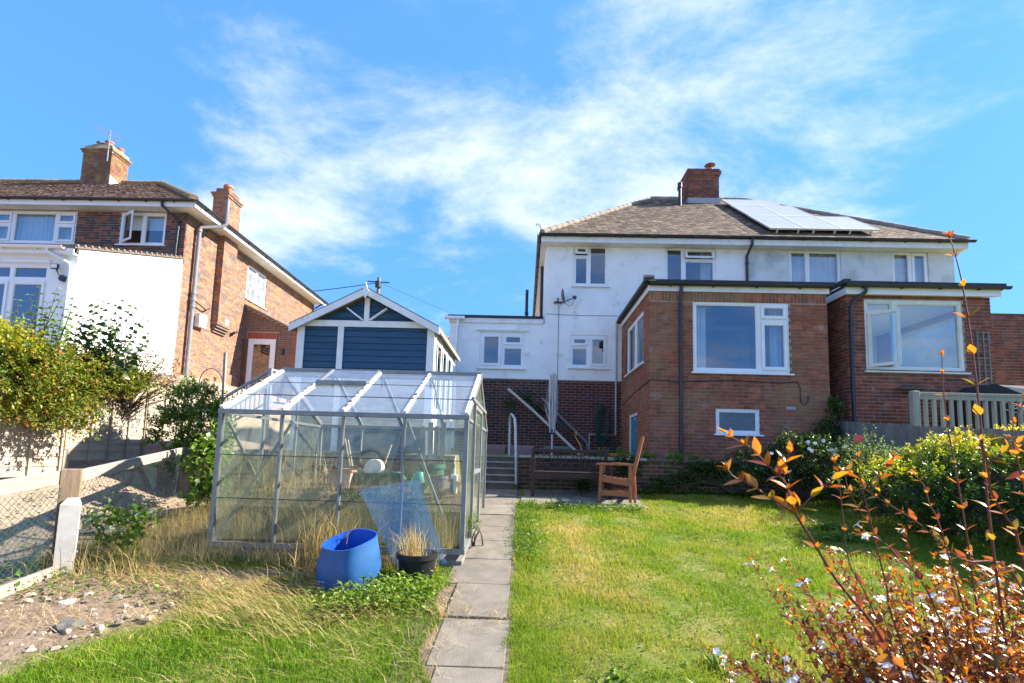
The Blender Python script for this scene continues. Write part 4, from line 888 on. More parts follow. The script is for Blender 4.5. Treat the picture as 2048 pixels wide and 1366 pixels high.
MB().prism([(sxm-.06, 8.225, 4.52), (sxm, 8.225, 4.40), (sxm+.06, 8.225, 4.52), (sxm, 8.225, 4.70)], (0, .02, 0)).build('finial', W_, SH, fix=True)
FSR = Fr((sx1, 0, 0), (0, 1, 0), (1, 0, 0))
for k_ in range(4):
    a = sy0+.03+.62*k_
    MB().fbox(FSR, a, a+.09, szb, sze, .0, .03).build('side_trim', W_, SH)
    if k_ < 4: MB().fbox(FSR, a+.09, a+.62, 2.55, 3.72, -.02, -.012).build('side_pane', M_GLASS, SH)
    MB().fbox(FSR, a+.33, a+.37, 2.55, 3.72, -.01, .012).build('glazing_bar', W_, SH)
MB().fbox(FSR, sy0+.03, sy1, 3.72, 3.90, -.02, .02).build('side_head', W_, SH); MB().fbox(FSR, sy0+.03, sy1, szb, 2.55, -.02, .012).build('side_boarding', W_, SH)
MB().box(sx0, sx0+.03, sy0+.06, sy1, szb, sze).box(sx0+.03, sx1-.03, sy1-.03, sy1, szb, sze).build('back_boarding', M_BLUE, SH)
MB().box(sx0-.1, sx1+.1, sy0-.05, sy1+.1, 1.55, 1.715).build('base', M_CONC, SH)

# ------------------------------------------------------------------ greenhouse
GH = thing('greenhouse', 'old aluminium greenhouse with dusty glass beside the path', 'greenhouse', (-1.9, 6.2, .62))
g0, g1, gy0, gy1, gyr, gzb, gze, gzr = -3.18, -.60, 5.0, 7.5, 6.25, .75, 2.10, 2.73
bay = (g1-g0)/4
MB().box(g0-.03, g1+.01, gy0-.03, gy1+.05, .45, .66).build('plinth', M_GREYW, GH, bevel=.01)
MB().box(g0-.03, g1+.03, gy0-.03, gy0+.02, .72, .77).build('base_rail', M_ALU, GH); MB().box(g0-.03, g1+.03, gy1-.02, gy1+.035, .72, .79).build('base_rail', M_ALU, GH)
MB().box(g1-.02, g1+.03, gy0+.021, gy1-.021, .72, .79).build('base_rail', M_ALU, GH); MB().box(g0-.03, g0+.02, gy0+.021, gy1-.021, .72, .79).build('base_rail', M_ALU, GH)
for yy, s in ((gy0, -1), (gy1, 1)):
    MB().box(g0-.03, g1+.03, yy-.025, yy+.025, gze-.02, gze+.03).build('eave_bar', M_ALU, GH, bevel=.004)
    for i in range(5):
        x = g0+bay*i; w = .022 if i in (0, 4) else .011
        MB().box(x-w, x+w, yy-.022, yy+.03, .771, gze-.021).build('corner_post' if i in (0, 4) else 'glazing_bar', M_ALU, GH)
for k_, zz in enumerate((gzr-.045, gzr+.012)): MB().box(g0-.03, g1+.03, gyr-.06+.02*k_, gyr+.06-.02*k_, zz, zz+.05).build('ridge_bar', M_ALU, GH, bevel=.004)
for i in range(5):
    x = g0+bay*i; w = .040 if i in (0, 4) else .027
    MB().bar((x, gy0-.01, gze+.045), (x, gyr-.06, gzr+.015), w, .03).build('roof_bar', M_ALUW, GH)
    MB().bar((x, gy1+.01, gze+.045), (x, gyr+.06, gzr+.015), .022, .025).build('roof_bar', M_ALU, GH)
zl = [.80, 1.215, 1.66, 2.068]
for i in range(4):
    a, b = g0+bay*i+.018, g0+bay*(i+1)-.018
    for k_ in range(3):
        MB().box(a, b, gy0-.004+.006*k_, gy0+.0+.006*k_, zl[k_]-.008*(k_ > 0), zl[k_+1]).build('front_pane', M_GHLOW if k_ == 0 or (i == 0 and k_ == 1) else M_GHGLASS, GH)
        MB().box(a, b, gy1+.0, gy1+.004, zl[k_]+.002, zl[k_+1]).build('back_pane', M_GHGLASS, GH)
        if k_: MB().box(a, b, gy0-.007, gy0-.0045, zl[k_]-.010, zl[k_]-.003).build('glass_lap', M_RUBBER, GH)
    for s, y_e in ((-1, gy0), (1, gy1)):
        for k_ in range(3):
            if s == -1 and i == 1 and k_ == 2: continue
            t0, t1 = k_/3, (k_+1)/3; A = Vector((0, y_e, gze+.03)); B = Vector((0, gyr+s*.06, gzr)); p, q = A.lerp(B, t0), A.lerp(B, t1); o = Z*(.003*k_)
            MB().prism([Vector((a, 0, 0))+p+o, Vector((b, 0, 0))+p+o, Vector((b, 0, 0))+q+o, Vector((a, 0, 0))+q+o], (0, 0, .004)).build('roof_pane', M_GHROOF, GH, fix=True)
            if k_ and s == -1: MB().tube([Vector((a, 0, 0))+p+Z*.008, Vector((b, 0, 0))+p+Z*.008], .004, 5).build('glass_lap', M_RUBBER, GH)
# roof vent standing proud in the second bay
A = Vector((0, gy0, gze+.03)).lerp(Vector((0, gyr-.06, gzr)), .62); B = Vector((0, gyr-.05, gzr+.03)); a, b = g0+bay+.02, g0+2*bay-.02
vt = MB().bar(Vector((a, 0, .04))+A, Vector((b, 0, .04))+A, .04, .05).bar(Vector((a, 0, .03))+A, Vector((a, 0, .01))+B, .03, .03).bar(Vector((b, 0, .03))+A, Vector((b, 0, .01))+B, .03, .03).build('roof_vent', M_ALU, GH)
MB().prism([Vector((a, 0, .035))+A, Vector((b, 0, .035))+A, Vector((b, 0, .01))+B, Vector((a, 0, .01))+B], (0, 0, .004)).build('pane', M_GHROOF, vt, fix=True)
# gables
for gx_, s in ((g0, -1), (g1, 1)):
    for yy in (gy0+.83, gy0+1.67):
        zt = gze+(gzr-gze)*(1-abs(yy-gyr)/1.25); MB().box(gx_-.016, gx_+.016, yy-.016, yy+.016, .79, zt-.02).build('gable_post', M_ALU, GH)
    FG = Fr((gx_, 0, 0), (0, 1, 0), (s, 0, 0)); MB().fbox(FG, gy0+.03, gy1-.03, gze-.02, gze+.015, -.015, .015).build('gable_rail', M_ALU, GH)
    MB().bar((gx_, gy0, gze+.01), (gx_, gyr, gzr-.02), .05, .045).build('gable_rafter', M_ALU, GH); MB().bar((gx_, gy1, gze+.01), (gx_, gyr, gzr-.02), .05, .045).build('gable_rafter', M_ALU, GH)
    for k_ in range(3):
        y_a, y_b = gy0+.035+.83*k_, gy0+.815+.83*k_
        if s == 1 and k_ == 1: continue
        for zz in ((.80, 1.43), (1.44, 2.07)): MB().fbox(FG, y_a, y_b, *zz, -.004, 0).build('gable_pane', M_GHGLASS, GH)
    MB().prism([(gx_, gy0+.08, gze+.02), (gx_, gy1-.08, gze+.02), (gx_, gyr, gzr-.04)], (s*.004, 0, 0)).build('gable_pane', M_GHGLASS, GH, fix=True)
FG = Fr((g1+.02, 0, 0), (0, 1, 0), (1, 0, 0))
dd = ring(FG, gy0+.55, gy0+1.42, .80, 2.30, .05, -.012, .018).fbox(FG, gy0+.60, gy0+1.37, 1.5, 1.55, -.012, .018).build('sliding_door', M_ALU, GH)
MB().fbox(FG, gy0+.60, gy0+1.37, .85, 2.25, -.002, .002).build('pane', M_GHGLASS, dd); MB().fbox(FG, gy0+.3, gy1-.4, 2.32, 2.36, -.012, .018).build('door_track', M_ALU, GH)
BW = thing('bank_wall', 'dark brick retaining wall below the summerhouse seen through the greenhouse', 'wall', (-2.7, 7.75, .95))
FBW = Fr((0, 7.72, 0), (1, 0, 0), (0, -1, 0)); walls(FBW, -4.6, -1.10, .7, 1.70, .2).build('core', M_MORTAR, BW); pieces(BW, 'brick', 'brick_courses', bricks(FBW, -4.6, -1.10, .9, 1.70), M_BRICK4, 120)
# inner braces
for (p, q) in (((g0+.06, gy0+.05, .85), (g0+.72, gy0+.06, 2.0)), ((g0+1.0, gy1-.04, .95), (g0+1.28, gy1-.04, 2.05)), ((g0+1.95, gy0+.05, 2.05), (g0+2.35, gy0+.06, 1.1)), ((g0+.02, gy0+1.2, .9), (g0+.02, gy0+.1, 2.0))):
    MB().bar(p, q, .03, .02, Vector((0, 1, .2))).build('brace', M_ALU, GH)
for x in (g0+bay, g0+2*bay, g0+3*bay): MB().bar((x, gyr, gzr-.05), (x, gyr+.02, gzr-.16), .02, .02).build('ridge_strut', M_ALU, GH)
# snails and rust on the bars
for i in range(1, 5):
    for k_ in range(9 if i < 4 else 4):
        t = random.random()**.8*.9; x = g0+bay*(i % 4)+random.uniform(-.012, .012); p = Vector((x, gy0-.01, gze+.062)).lerp(Vector((x, gyr-.06, gzr+.03)), t)
        MB().lathe([(.0, -.008), (.013, -.004), (.015, .003), (.008, .010), (0, .012)], p, 7).build('snail_shell', mat('snail_brown', (.12, .06, .025), rough=.6), GH, True)
# earth bank inside, with what lies on it
bed = MB().prism([(g0+.05, 5.36, .70), (g0+.05, 5.30, 1.10), (g0+.05, 5.5, 1.24), (g0+.05, 6.6, 1.30), (g0+.05, 7.42, 1.30), (g0+.05, 7.42, .70)], (g1-g0-.12, 0, 0)).build('earth_bank', M_SOIL, None, fix=True)
tag(bed, 'raised bank of dry earth inside the greenhouse', 'earth bank')
BZ = 1.285
def pot(name, label, c, r, h, m, cat='pot', taper=.78, n=20, rim=True, sx=1., sy=1., M=None):
    o = thing(name, label, cat, c); p = [(r*taper*.2, .004), (r*taper, 0), (r*.98, h*.82)]
    p += [(r*1.06, h*.82), (r*1.06, h), (r*.94, h), (r*.86, h*.5), (0, h*.45)] if rim else [(r, h), (r*.93, h), (r*.86, h*.4), (0, h*.35)]
    b = MB().lathe(p[:-2], c, n, sx, sy, M).build('body', m, o, True)
    MB().lathe(p[-3:], c, n, sx, sy, M).build('lining', M_SOIL, o, True); return o
G_ = lambda px, y, py=960: at(px, py, y).x
def trough(name, label, x0, x1, y0, y1, z0, z1, m, cat='trough', fill=None, flare=.03, rimm=None):
    o = thing(name, label, cat, ((x0+x1)/2, (y0+y1)/2, z0))
    B = [(x0+flare, y0+flare, z0), (x1-flare, y0+flare, z0), (x1-flare, y1-flare, z0), (x0+flare, y1-flare, z0)]; T = [(x0, y0, z1), (x1, y0, z1), (x1, y1, z1), (x0, y1, z1)]
    t = .012; I = [(x0+t, y0+t, z1), (x1-t, y0+t, z1), (x1-t, y1-t, z1), (x0+t, y1-t, z1)]; Fl = [(p[0], p[1], z1-.05) for p in I]
    mb = MB(); mb.v = B+T+I+Fl; mb.f = [(3, 2, 1, 0)]+[(i, (i+1) % 4, 4+(i+1) % 4, 4+i) for i in range(4)]+[(4+i, 4+(i+1) % 4, 8+(i+1) % 4, 8+i) for i in range(4)]+[(8+i, 8+(i+1) % 4, 12+(i+1) % 4, 12+i) for i in range(4)]+[(12, 13, 14, 15)]
    mb.build('body', m, o); r = MB()
    for (p, q) in (((x0, y0, z1), (x1, y0, z1)), ((x1, y0, z1), (x1, y1, z1)), ((x1, y1, z1), (x0, y1, z1)), ((x0, y1, z1), (x0, y0, z1))): r.bar(p, q, .022, .022)
    r.build('rim', rimm or m, o)
    MB().box(x0+t, x1-t, y0+t, y1-t, z1-.055, z1-.035).build('contents', fill or M_SOIL, o); return o
yA = 5.85
trough('plastic_trough', 'long dark green plastic trough lying in the greenhouse', G_(702, yA), G_(824, yA), yA, yA+.22, BZ+.03, BZ+.175, M_GREENPL)
trough('window_planter', 'cream and terracotta planter trough at the middle of the greenhouse', G_(655, 5.75), G_(701, 5.75), 5.75, 5.93, BZ, BZ+.2, mat('cream_terracotta', (.62, .55, .46), (.45, .22, .15), rough=.8, nscale=3), rimm=M_TERRA)
tr_ = trough('wooden_tray', 'shallow wooden tray of old drain pipes in the greenhouse', G_(620, 6.2), G_(686, 6.2), 6.2, 6.5, BZ+.04, BZ+.14, M_WOODTRIM)
trough('rubble_tray', 'seed tray full of broken red brick in the greenhouse', G_(684, 6.35), G_(728, 6.35), 6.3, 6.55, BZ+.13, BZ+.20, M_WOODTRIM, fill=mat('brick_rubble', (.42, .12, .06), (.25, .08, .05), rough=.95, nscale=30, bump=1, bscale=50))
for k_, (dx_, m2) in enumerate(((.12, M_POST), (.30, M_GREYPL))):
    c = Vector((G_(620, 6.2)+dx_, 6.3, BZ+.17)); o = MB().lathe([(.055, -.1), (.055, .1), (.046, .1), (.046, -.1)], c, 14, M=Matrix.Rotation(RAD(68), 3, 'X') @ Matrix.Rotation(RAD(25), 3, 'Z')).build('drain_pipe', m2, None, True)
    tag(o, ['short brown pipe lying in the wooden tray', 'short grey pipe lying in the wooden tray'][k_], 'pipe')
c = at(748, 936, 6.0); d = MB().lathe([(0, .03), (.10, .028), (.125, .0), (.13, -.01), (.12, -.012), (0, .012)], c, 24, M=Matrix.Rotation(RAD(70), 3, 'X')).build('round_lid', mat('dirty_white_lid', (.62, .60, .54), (.42, .40, .33), rough=.7, nscale=9), None, True); tag(d, 'dirty white round lid propped above the green trough', 'lid')
c = at(740, 915, 6.6); d = MB().lathe([(.13+.028*math.cos(a), .028*math.sin(a)) for a in [k_*math.pi/4 for k_ in range(9)]], c+Z*-.02, 28, sx=1.25, M=Matrix.Rotation(RAD(65), 3, 'X')).build('small_tyre', M_RUBBER, None, True); tag(d, 'black rubber tyre standing at the back of the greenhouse', 'tyre')
pot('plant_pot', 'pale teal pot behind the green trough', (G_(792, 6.15), 6.15, BZ), .075, .20, M_PALETEAL, rim=False)
pot('plant_pot', 'mauve grey plant pot at the right of the greenhouse', (G_(879, 5.7), 5.7, BZ-.02), .098, .205, M_MAUVE)
pot('garden_tub', 'big dark green tub with black rim in the back corner', (G_(863, 6.5), 6.5, BZ), .17, .30, mat('bottle_green_tub', (.03, .12, .08), rough=.5))
wc = thing('watering_can', 'jade green plastic watering can among the pots', 'watering can', (G_(838, 5.78), 5.78, BZ-.06))
cx = G_(838, 5.78); MB().lathe([(.0, 0), (.085, 0), (.088, .05), (.080, .17), (.045, .26), (.035, .27)], (cx, 5.78, BZ-.05), 18, sy=.7).build('body', M_JADE, wc, True)
MB().tube([(cx-.07, 5.78, BZ+.02), (cx-.15, 5.76, BZ+.10), (cx-.20, 5.75, BZ+.19)], [.028, .018, .014], 8).build('spout', M_JADE, wc, True)
MB().tube([(cx+.04, 5.78, BZ+.20), (cx+.11, 5.78, BZ+.19), (cx+.125, 5.78, BZ+.10), (cx+.085, 5.78, BZ+.02)], .013, 8).build('handle', M_JADE, wc, True)
bo = thing('cleaner_bottle', 'white bottle with blue label beside the greenhouse door', 'bottle', (G_(908, 5.75), 5.75, BZ-.03))
bx = G_(908, 5.75); MB().box(bx-.04, bx+.04, 5.72, 5.79, BZ-.03, BZ+.2).build('body', M_WHITE, bo, bevel=.01); MB().box(bx-.041, bx+.0, 5.715, 5.72, BZ-.02, BZ+.15).build('paper_label', mat('blue_label', (.06, .17, .28), rough=.7), bo); MB().tube([(bx, 5.755, BZ+.2), (bx, 5.755, BZ+.245)], .018, 10).build('cap', M_WHITE, bo)
for k_, px in enumerate((848, 862, 872, 884)):
    p = at(px, 903, 7.1); o = MB().bar(p-Z*.35, at(px-2+k_*2, 853-(k_ % 2)*8, 7.25), .075, .018, Vector((0, -1, 0))).build('plank', M_WEATH, None)
    tag(o, ['leftmost pale plank propped at the back of the greenhouse', 'second pale plank from the left at the back of the greenhouse', 'third pale plank from the left at the back of the greenhouse', 'rightmost pale plank propped at the back of the greenhouse'][k_], 'plank', 'planks in the greenhouse')
for k_, (a, b) in enumerate((((706, 915), (696, 880)), ((702, 915), (690, 878)), ((765, 925), (783, 890)))):
    o = MB().tube([at(*a, 6.45)-Z*.12, at(*b, 6.7)], .012, 6).build('cane', M_WOODTRIM, None, True); tag(o, ['short thick stick leaning above the rubble tray', 'thin stick at the far left of the two above the rubble tray', 'stick leaning to the right behind the white lid'][k_], 'stick')

# ------------------------------------------------------------------ in front of the greenhouse
BR = thing('blue_barrel', 'sawn-off blue plastic barrel squashed oval in the long grass', 'barrel', (-1.53, 4.42, .5))
T_ = Matrix.Rotation(RAD(4), 3, 'X')
def bw(p, a):
    q = Vector(p); s = 1+.12*math.cos(2*(a-.6)); q.x *= s; q.y *= 2-s
    q.z += max(0, min(1, (p.z-.2)/.22))*(.27*p.y+.13*p.x)-.085*max(0, min(1, (p.z-.05)/.2))
    return q
MB().lathe([(.215, -.12), (.25, -.06), (.262, .10), (.258, .25), (.235, .36), (.225, .42), (.222, .455)], (-1.535, 4.42, .57), 48, 1.0, .86, T_, warp=bw).build('outside', M_BARREL, BR, True)
MB().lathe([(.222, .455), (.212, .455), (.214, .40), (.225, .30), (.245, .15), (.24, .02), (0, .01)], (-1.535, 4.42, .57), 48, 1.0, .86, T_, warp=bw).build('inside', mat('deep_blue_polythene', (.012, .085, .40), rough=.4, spec=.4), BR, True)
sheet = MB(); q = [at(718, 979, 4.955), at(836, 958, 4.955), at(893, 1126, 4.70), at(793, 1136, 4.70)]
sheet.prism(q, (0, .005, 0)); o = sheet.build('glass_sheet', M_SHEET, None, fix=True); tag(o, 'spare sheet of glass leaning against the greenhouse front behind the black pot', 'glass sheet')
o = MB().box8([(-3.2, 4.55, .50), (-1.75, 4.62, .50), (-1.75, 4.74, .50), (-3.2, 4.67, .50), (-3.2, 4.55, .578), (-1.75, 4.62, .578), (-1.75, 4.74, .58), (-3.2, 4.67, .58)]).build('timber_edging', M_GREYW, None, bevel=.008); tag(o, 'weathered plank lying along the foot of the greenhouse', 'plank')
BP = pot('black_pot', 'black plastic pot of dead grass below the leaning glass', (-.97, 4.62, .54), .18, .26, mat('black_pot_plastic', (.012, .012, .013), rough=.5), n=24, taper=.8)
# stones and lump of wood on the bare soil
for k_, (px, py, r, m2, lab) in enumerate(((140, 1210, .07, M_WHITE, 'white broken stone on the bare soil'), (138, 1256, .085, M_STEP, 'dark lump of wood at the edge of the bare soil'), (88, 1143, .06, M_SLAB, 'pale stone at the foot of the concrete post'), (235, 1198, .05, M_SLAB, 'small pale stone among dry stalks'))):
    y_ = None
    p = at(px, py, 4); 
    for it in range(30):
        y_ = 2+it*.1; p = at(px, py, y_)
        if p.z < gz1(p.x, p.y): break
    bm = bmesh.new(); bmesh.ops.create_icosphere(bm, subdivisions=2, radius=1)
    for v in bm.verts:
        n_ = noise.noise(v.co*1.7+Vector((k_*5, 0, 0))); v.co *= 1+.35*n_; v.co.z *= .5; v.co = v.co*r+Vector((p.x, p.y, p.z+r*.2))
    me = bpy.data.meshes.new('stone'); bm.to_mesh(me); bm.free(); me.materials.append(m2); tag(link(bpy.data.objects.new('stone' if k_ != 1 else 'wood_lump', me)), lab, 'stone' if k_ != 1 else 'wood')

# ------------------------------------------------------------------ post and rail fence with wire netting
WF = thing('wire_fence', 'timber post and rail fence with green chain-link wire and concrete spur', 'fence', (-4.27, 4.5, .55))
RZ = Matrix.Rotation(RAD(38), 3, 'Z')
p0 = Vector((-4.30, 4.56, 0)); pz = Vector((-5.40, 7.70, 0)); pn = Vector((-4.20, 1.2, 0))
MB().obox((p0.x, p0.y, .98), (.15, .13, 1.0), RZ).build('post', M_POST, WF, bevel=.006)
spc = p0+RZ@Vector((.03, -.14, 0))
MB().prism([RZ@Vector(q)+spc for q in ((-.07, -.06, .4), (.07, -.06, .4), (.07, .06, .4), (-.07, .06, .4))], (0, 0, .76)).build('concrete_spur', mat('pale_concrete', (.44, .42, .385), (.35, .335, .305), rough=.9, nscale=8, bump=.3, bscale=150), WF, fix=True)
tp_ = MB(); tb = [RZ@Vector(q)+spc for q in ((-.07, -.06, 1.16), (.07, -.06, 1.16), (.07, .06, 1.16), (-.07, .06, 1.16))]; tt = [RZ@Vector(q)+spc for q in ((-.03, .0, 1.215), (.05, .0, 1.215), (.05, .06, 1.215), (-.03, .06, 1.215))]
tp_.box8(tb+tt).build('spur_cap', _mats['pale_concrete'], WF, fix=True)
for zz in (.72, .93, 1.07): MB().tube([spc+RZ@Vector((.068, 0, zz)), spc+RZ@Vector((.085, 0, zz))], .014, 8).build('bolt', M_STEEL, WF, True)
MB().obox((pz.x, pz.y, 1.25), (.13, .13, .92), RZ).build('post', M_POST, WF, bevel=.006)
MB().bar((p0.x+.03, p0.y-.02, 1.40), (pz.x, pz.y-.08, 1.66), .045, .115).build('rail', M_RAIL, WF, bevel=.005)
MB().bar((p0.x-.05, p0.y-.06, 1.40), (pn.x-.05, pn.y, 1.02), .045, .125).build('rail', M_RAIL, WF, bevel=.005)
MB().bar((p0.x+.10, p0.y-.1, .575), (pn.x+.1, pn.y, .17), .04, .10).build('gravel_board', M_RAIL, WF, bevel=.005)
def netting(a, b, z0a, z0b, z1a, z1b, pitch=.062, wr=.0022):
    mb = MB(); a, b = Vector(a), Vector(b); Ln = (b-a).length
    P = lambda t, h: (a.lerp(b, t/Ln))+Z*((z0a+(z0b-z0a)*t/Ln)+h*((z1a-z0a)+((z1b-z0b)-(z1a-z0a))*t/Ln))
    Hh = (z1a-z0a); n = int((Ln+Hh)/pitch)
    for s in (0, 1):
        for i in range(n):
            t0 = i*pitch; t1 = t0-Hh
            h0, h1 = 0., 1.
            if t0 > Ln: h0 = (t0-Ln)/Hh; ta = Ln
            else: ta = t0
            tb = t1
            if t1 < 0: h1 = t0/Hh; tb = 0
            if h1-h0 < .02: continue
            if s: ta, tb = Ln-ta, Ln-tb
            p, q = P(ta, h0), P(tb, h1)
            mb.tube([p, q], wr, 3, False)
    o = mb.build('wire_netting', M_WIRE, WF); o['kind'] = 'stuff'
netting(p0, pz, .60, 1.02, 1.34, 1.62, .085, .0015); netting(p0, pn, .60, .16, 1.32, .96)

# ------------------------------------------------------------------ slatted panel fence of the neighbours
PF = thing('panel_fence', 'pale slatted panel fence under the overhanging hedge at left', 'fence', (-7, 7, 1.3))
FPF = Fr((-7.0, 0, 0), (0, 1, 0), (1, 0, 0))
for (a, b, z0_, n_) in ((5.35, 7.18, 1.24, 9), (7.30, 8.75, 1.46, 9), (8.85, 10.3, 1.72, 8)):
    for k_ in range(n_):
        zz = z0_+.145*k_; ti = random.uniform(-.006, .006)
        MB().box8([FPF.pt(a, zz, .012), FPF.pt(b, zz+ti, .012), FPF.pt(b, zz+ti, 0), FPF.pt(a, zz, 0), FPF.pt(a, zz+.155, -.002), FPF.pt(b, zz+ti+.155, -.002), FPF.pt(b, zz+ti+.155, -.014), FPF.pt(a, zz+.155, -.014)], FPF.flip).build('slat', M_PANEL, PF)
    nb = 4
    for k_ in range(nb+1):
        u = a+(b-a)*k_/nb; MB().fbox(FPF, u-.018, u+.018, z0_-.02, z0_+.145*n_+.02, .0122, .035).build('batten', M_PANEL, PF)
    MB().fbox(FPF, a, b, z0_+.145*n_+.021, z0_+.145*n_+.045, -.03, .045).build('capping', M_PANEL, PF)
    MB().fbox(FPF, a-.10, a-.01, z0_-.5, z0_+.145*n_+.1, -.06, .05).build('post', M_PANEL, PF)

# ------------------------------------------------------------------ bench, chair, airer and terrace things
BN = thing('garden_bench', 'dark red-brown bench with lattice back against the retaining wall', 'bench', (.85, 8.75, 1.07))
bx0, bx1, byf, byb, bz = .14, 1.53, 8.46, 8.93, 1.07
for x in (bx0, bx1-.06):
    MB().box(x, x+.06, byf, byf+.06, bz-.03, bz+.60).build('leg', M_BENCH, BN, bevel=.006); MB().box(x, x+.06, byb, byb+.055, bz+.0, bz+.80).build('leg', M_BENCH, BN, bevel=.006)
    MB().box(x-.005, x+.065, byf-.03, byb-.001, bz+.601, bz+.63).build('armrest', M_BENCH, BN, bevel=.006); MB().box(x+.012, x+.048, byf+.061, byb-.001, bz+.33, bz+.38).build('side_rail', M_BENCH, BN)
for k_ in range(5): MB().box(bx0+.001, bx1-.001, byf+.005+.088*k_, byf+.082+.088*k_, bz+.382, bz+.405).build('seat_slat', M_BENCH, BN, bevel=.004)
MB().box(bx0+.061, bx1-.061, byf+.01, byf+.04, bz+.30, bz+.381).build('front_rail', M_BENCH, BN)
MB().box(bx0+.061, bx1-.061, byb+.005, byb+.045, bz+.735, bz+.80).build('top_rail', M_BENCH, BN, bevel=.008); MB().box(bx0+.061, bx1-.061, byb+.006, byb+.044, bz+.445, bz+.49).build('lower_rail', M_BENCH, BN)
nx_ = 6; cw_ = (bx1-bx0-.122)/nx_
for k_ in range(nx_):
    a = bx0+.061+cw_*k_; b = a+cw_
    MB().bar((a, byb+.02, bz+.49), (b, byb+.02, bz+.735), .014, .026, Vector((0, 1, 0))).build('lattice', M_BENCH, BN); MB().bar((a, byb+.032, bz+.735), (b, byb+.032, bz+.49), .014, .026, Vector((0, 1, 0))).build('lattice', M_BENCH, BN)
for k_ in (2, 4): MB().box(bx0+.05+cw_*k_, bx0+.075+cw_*k_, byb+.012, byb+.04, bz+.49, bz+.735).build('lattice', M_BENCH, BN)

CHR = thing('garden_armchair', 'orange-brown wooden garden armchair turned towards the left on the patio', 'chair', (1.6, 8.3, 1.01))
TC = Matrix.Translation((1.60, 8.36, 1.015)) @ Matrix.Rotation(RAD(-14), 4, 'Z')
def cpart(name, mb, bev=.006): return mb.xform(TC).build(name, M_CHAIR, CHR, bevel=bev)
for s in (-1, 1):
    yv = s*.27
    cpart('leg', MB().prism([(-.30, yv-.025, 0), (-.255, yv-.025, 0), (-.215, yv-.025, .60), (-.275, yv-.025, .60)], (0, .05, 0)))
    cpart('leg', MB().prism([(.20, yv-.025, 0), (.25, yv-.025, 0), (.25, yv-.025, .60), (.19, yv-.025, .60)], (0, .05, 0)))
    cpart('armrest', MB().prism([(-.34, yv-.04, .605), (-.28, yv-.04, .60), (.0, yv-.04, .602), (.28, yv-.04, .60), (.30, yv-.04, .635), (.0, yv-.04, .645), (-.25, yv-.04, .635), (-.33, yv-.04, .63)], (0, .08, 0)))
    cpart('side_rail', MB().prism([(-.265, yv-.015, .33), (-.05, yv-.015, .30), (.21, yv-.015, .27), (.21, yv-.015, .36), (-.05, yv-.015, .385), (-.265, yv-.015, .41)], (0, .03, 0)))
    cpart('stretcher', MB().box(-.25, .205, yv-.014, yv+.014, .10, .19))
    cpart('back_post', MB().prism([(.22, yv-.022+.0, .30), (.27, yv-.022, .30), (.33, yv-.022, .62), (.43, yv-.022, 1.06), (.385, yv-.022, 1.07), (.28, yv-.022, .64)], (0, .044, 0)))
    cpart('rear_leg', MB().prism([(.275, yv*.8-.02, -.0), (.32, yv*.8-.02, -.0), (.30, yv*.8-.02, .42), (.255, yv*.8-.02, .42)], (0, .04, 0)))
for k_ in range(6):
    x = -.26+.085*k_; zz = .415-.055*math.sin(min(1, (k_+.5)/4)*1.2); cpart('seat_slat', MB().box(x, x+.072, -.285, .285, zz, zz+.02), .004)
for k_ in range(6):
    yv = -.21+.084*k_; cpart('back_slat', MB().prism([(.245, yv-.025, .42), (.265, yv-.025, .42), (.345, yv-.025, .68), (.425, yv-.025, 1.03), (.405, yv-.025, 1.03), (.32, yv-.025, .68)], (0, .05, 0)), .003)
cpart('top_rail', MB().prism([(.372, -.29, 1.0), (.415, -.29, .99), (.44, -.29, 1.09), (.40, -.29, 1.10)], (0, .58, 0))); cpart('front_stretcher', MB().box(-.27, -.245, -.25, .25, .28, .36)); cpart('back_stretcher', MB().box(.21, .235, -.25, .25, .12, .19))

RA = thing('rotary_airer', 'folded silver rotary clothes airer standing on the terrace', 'clothes airer', (.66, 11.5, 1.77))
MB().tube([(.66, 11.5, 1.74), (.66, 11.5, 2.33)], .024, 12).build('pole', M_STEEL, RA, True); MB().tube([(.66, 11.5, 2.33), (.66, 11.5, 3.72)], .028, 12).build('upper_pole', M_STEEL, RA, True)
MB().lathe([(.03, 2.26), (.06, 2.28), (.06, 2.36), (.03, 2.38)], (.66, 11.5, 0), 12).build('hub', mat('navy_hub', (.02, .04, .08), rough=.5), RA, True)
for k_ in range(4):
    a = k_*math.pi/2+.5; dx_, dy_ = math.cos(a), math.sin(a)
    MB().tube([(.66+.06*dx_, 11.5+.06*dy_, 2.30), (.66+.085*dx_, 11.5+.085*dy_, 3.0), (.66+.095*dx_, 11.5+.095*dy_, 3.70)], .017, 8).build('arm', M_STEEL, RA, True)
    MB().tube([(.66+.03*dx_, 11.5+.03*dy_, 3.4), (.66+.09*dx_, 11.5+.09*dy_, 2.7)], .012, 6).build('strut', M_STEEL, RA, True)
ln = MB()
for k_ in range(18):
    a = random.uniform(0, 6.28); r = random.uniform(.08, .2); z1_ = random.uniform(3.1, 3.65); z0_ = random.uniform(2.45, 2.7); b = a+random.uniform(-.8, .8)
    ln.tube([(.66+.09*math.cos(a), 11.5+.09*math.sin(a), z1_), (.66+r*math.cos((a+b)/2), 11.5+r*math.sin((a+b)/2), (z0_+z1_)/2-.15), (.66+.09*math.cos(b), 11.5+.09*math.sin(b), z0_)], .004, 4)
o = ln.build('washing_line', mat('line_white', (.6, .6, .58), rough=.7), RA); o['kind'] = 'stuff'

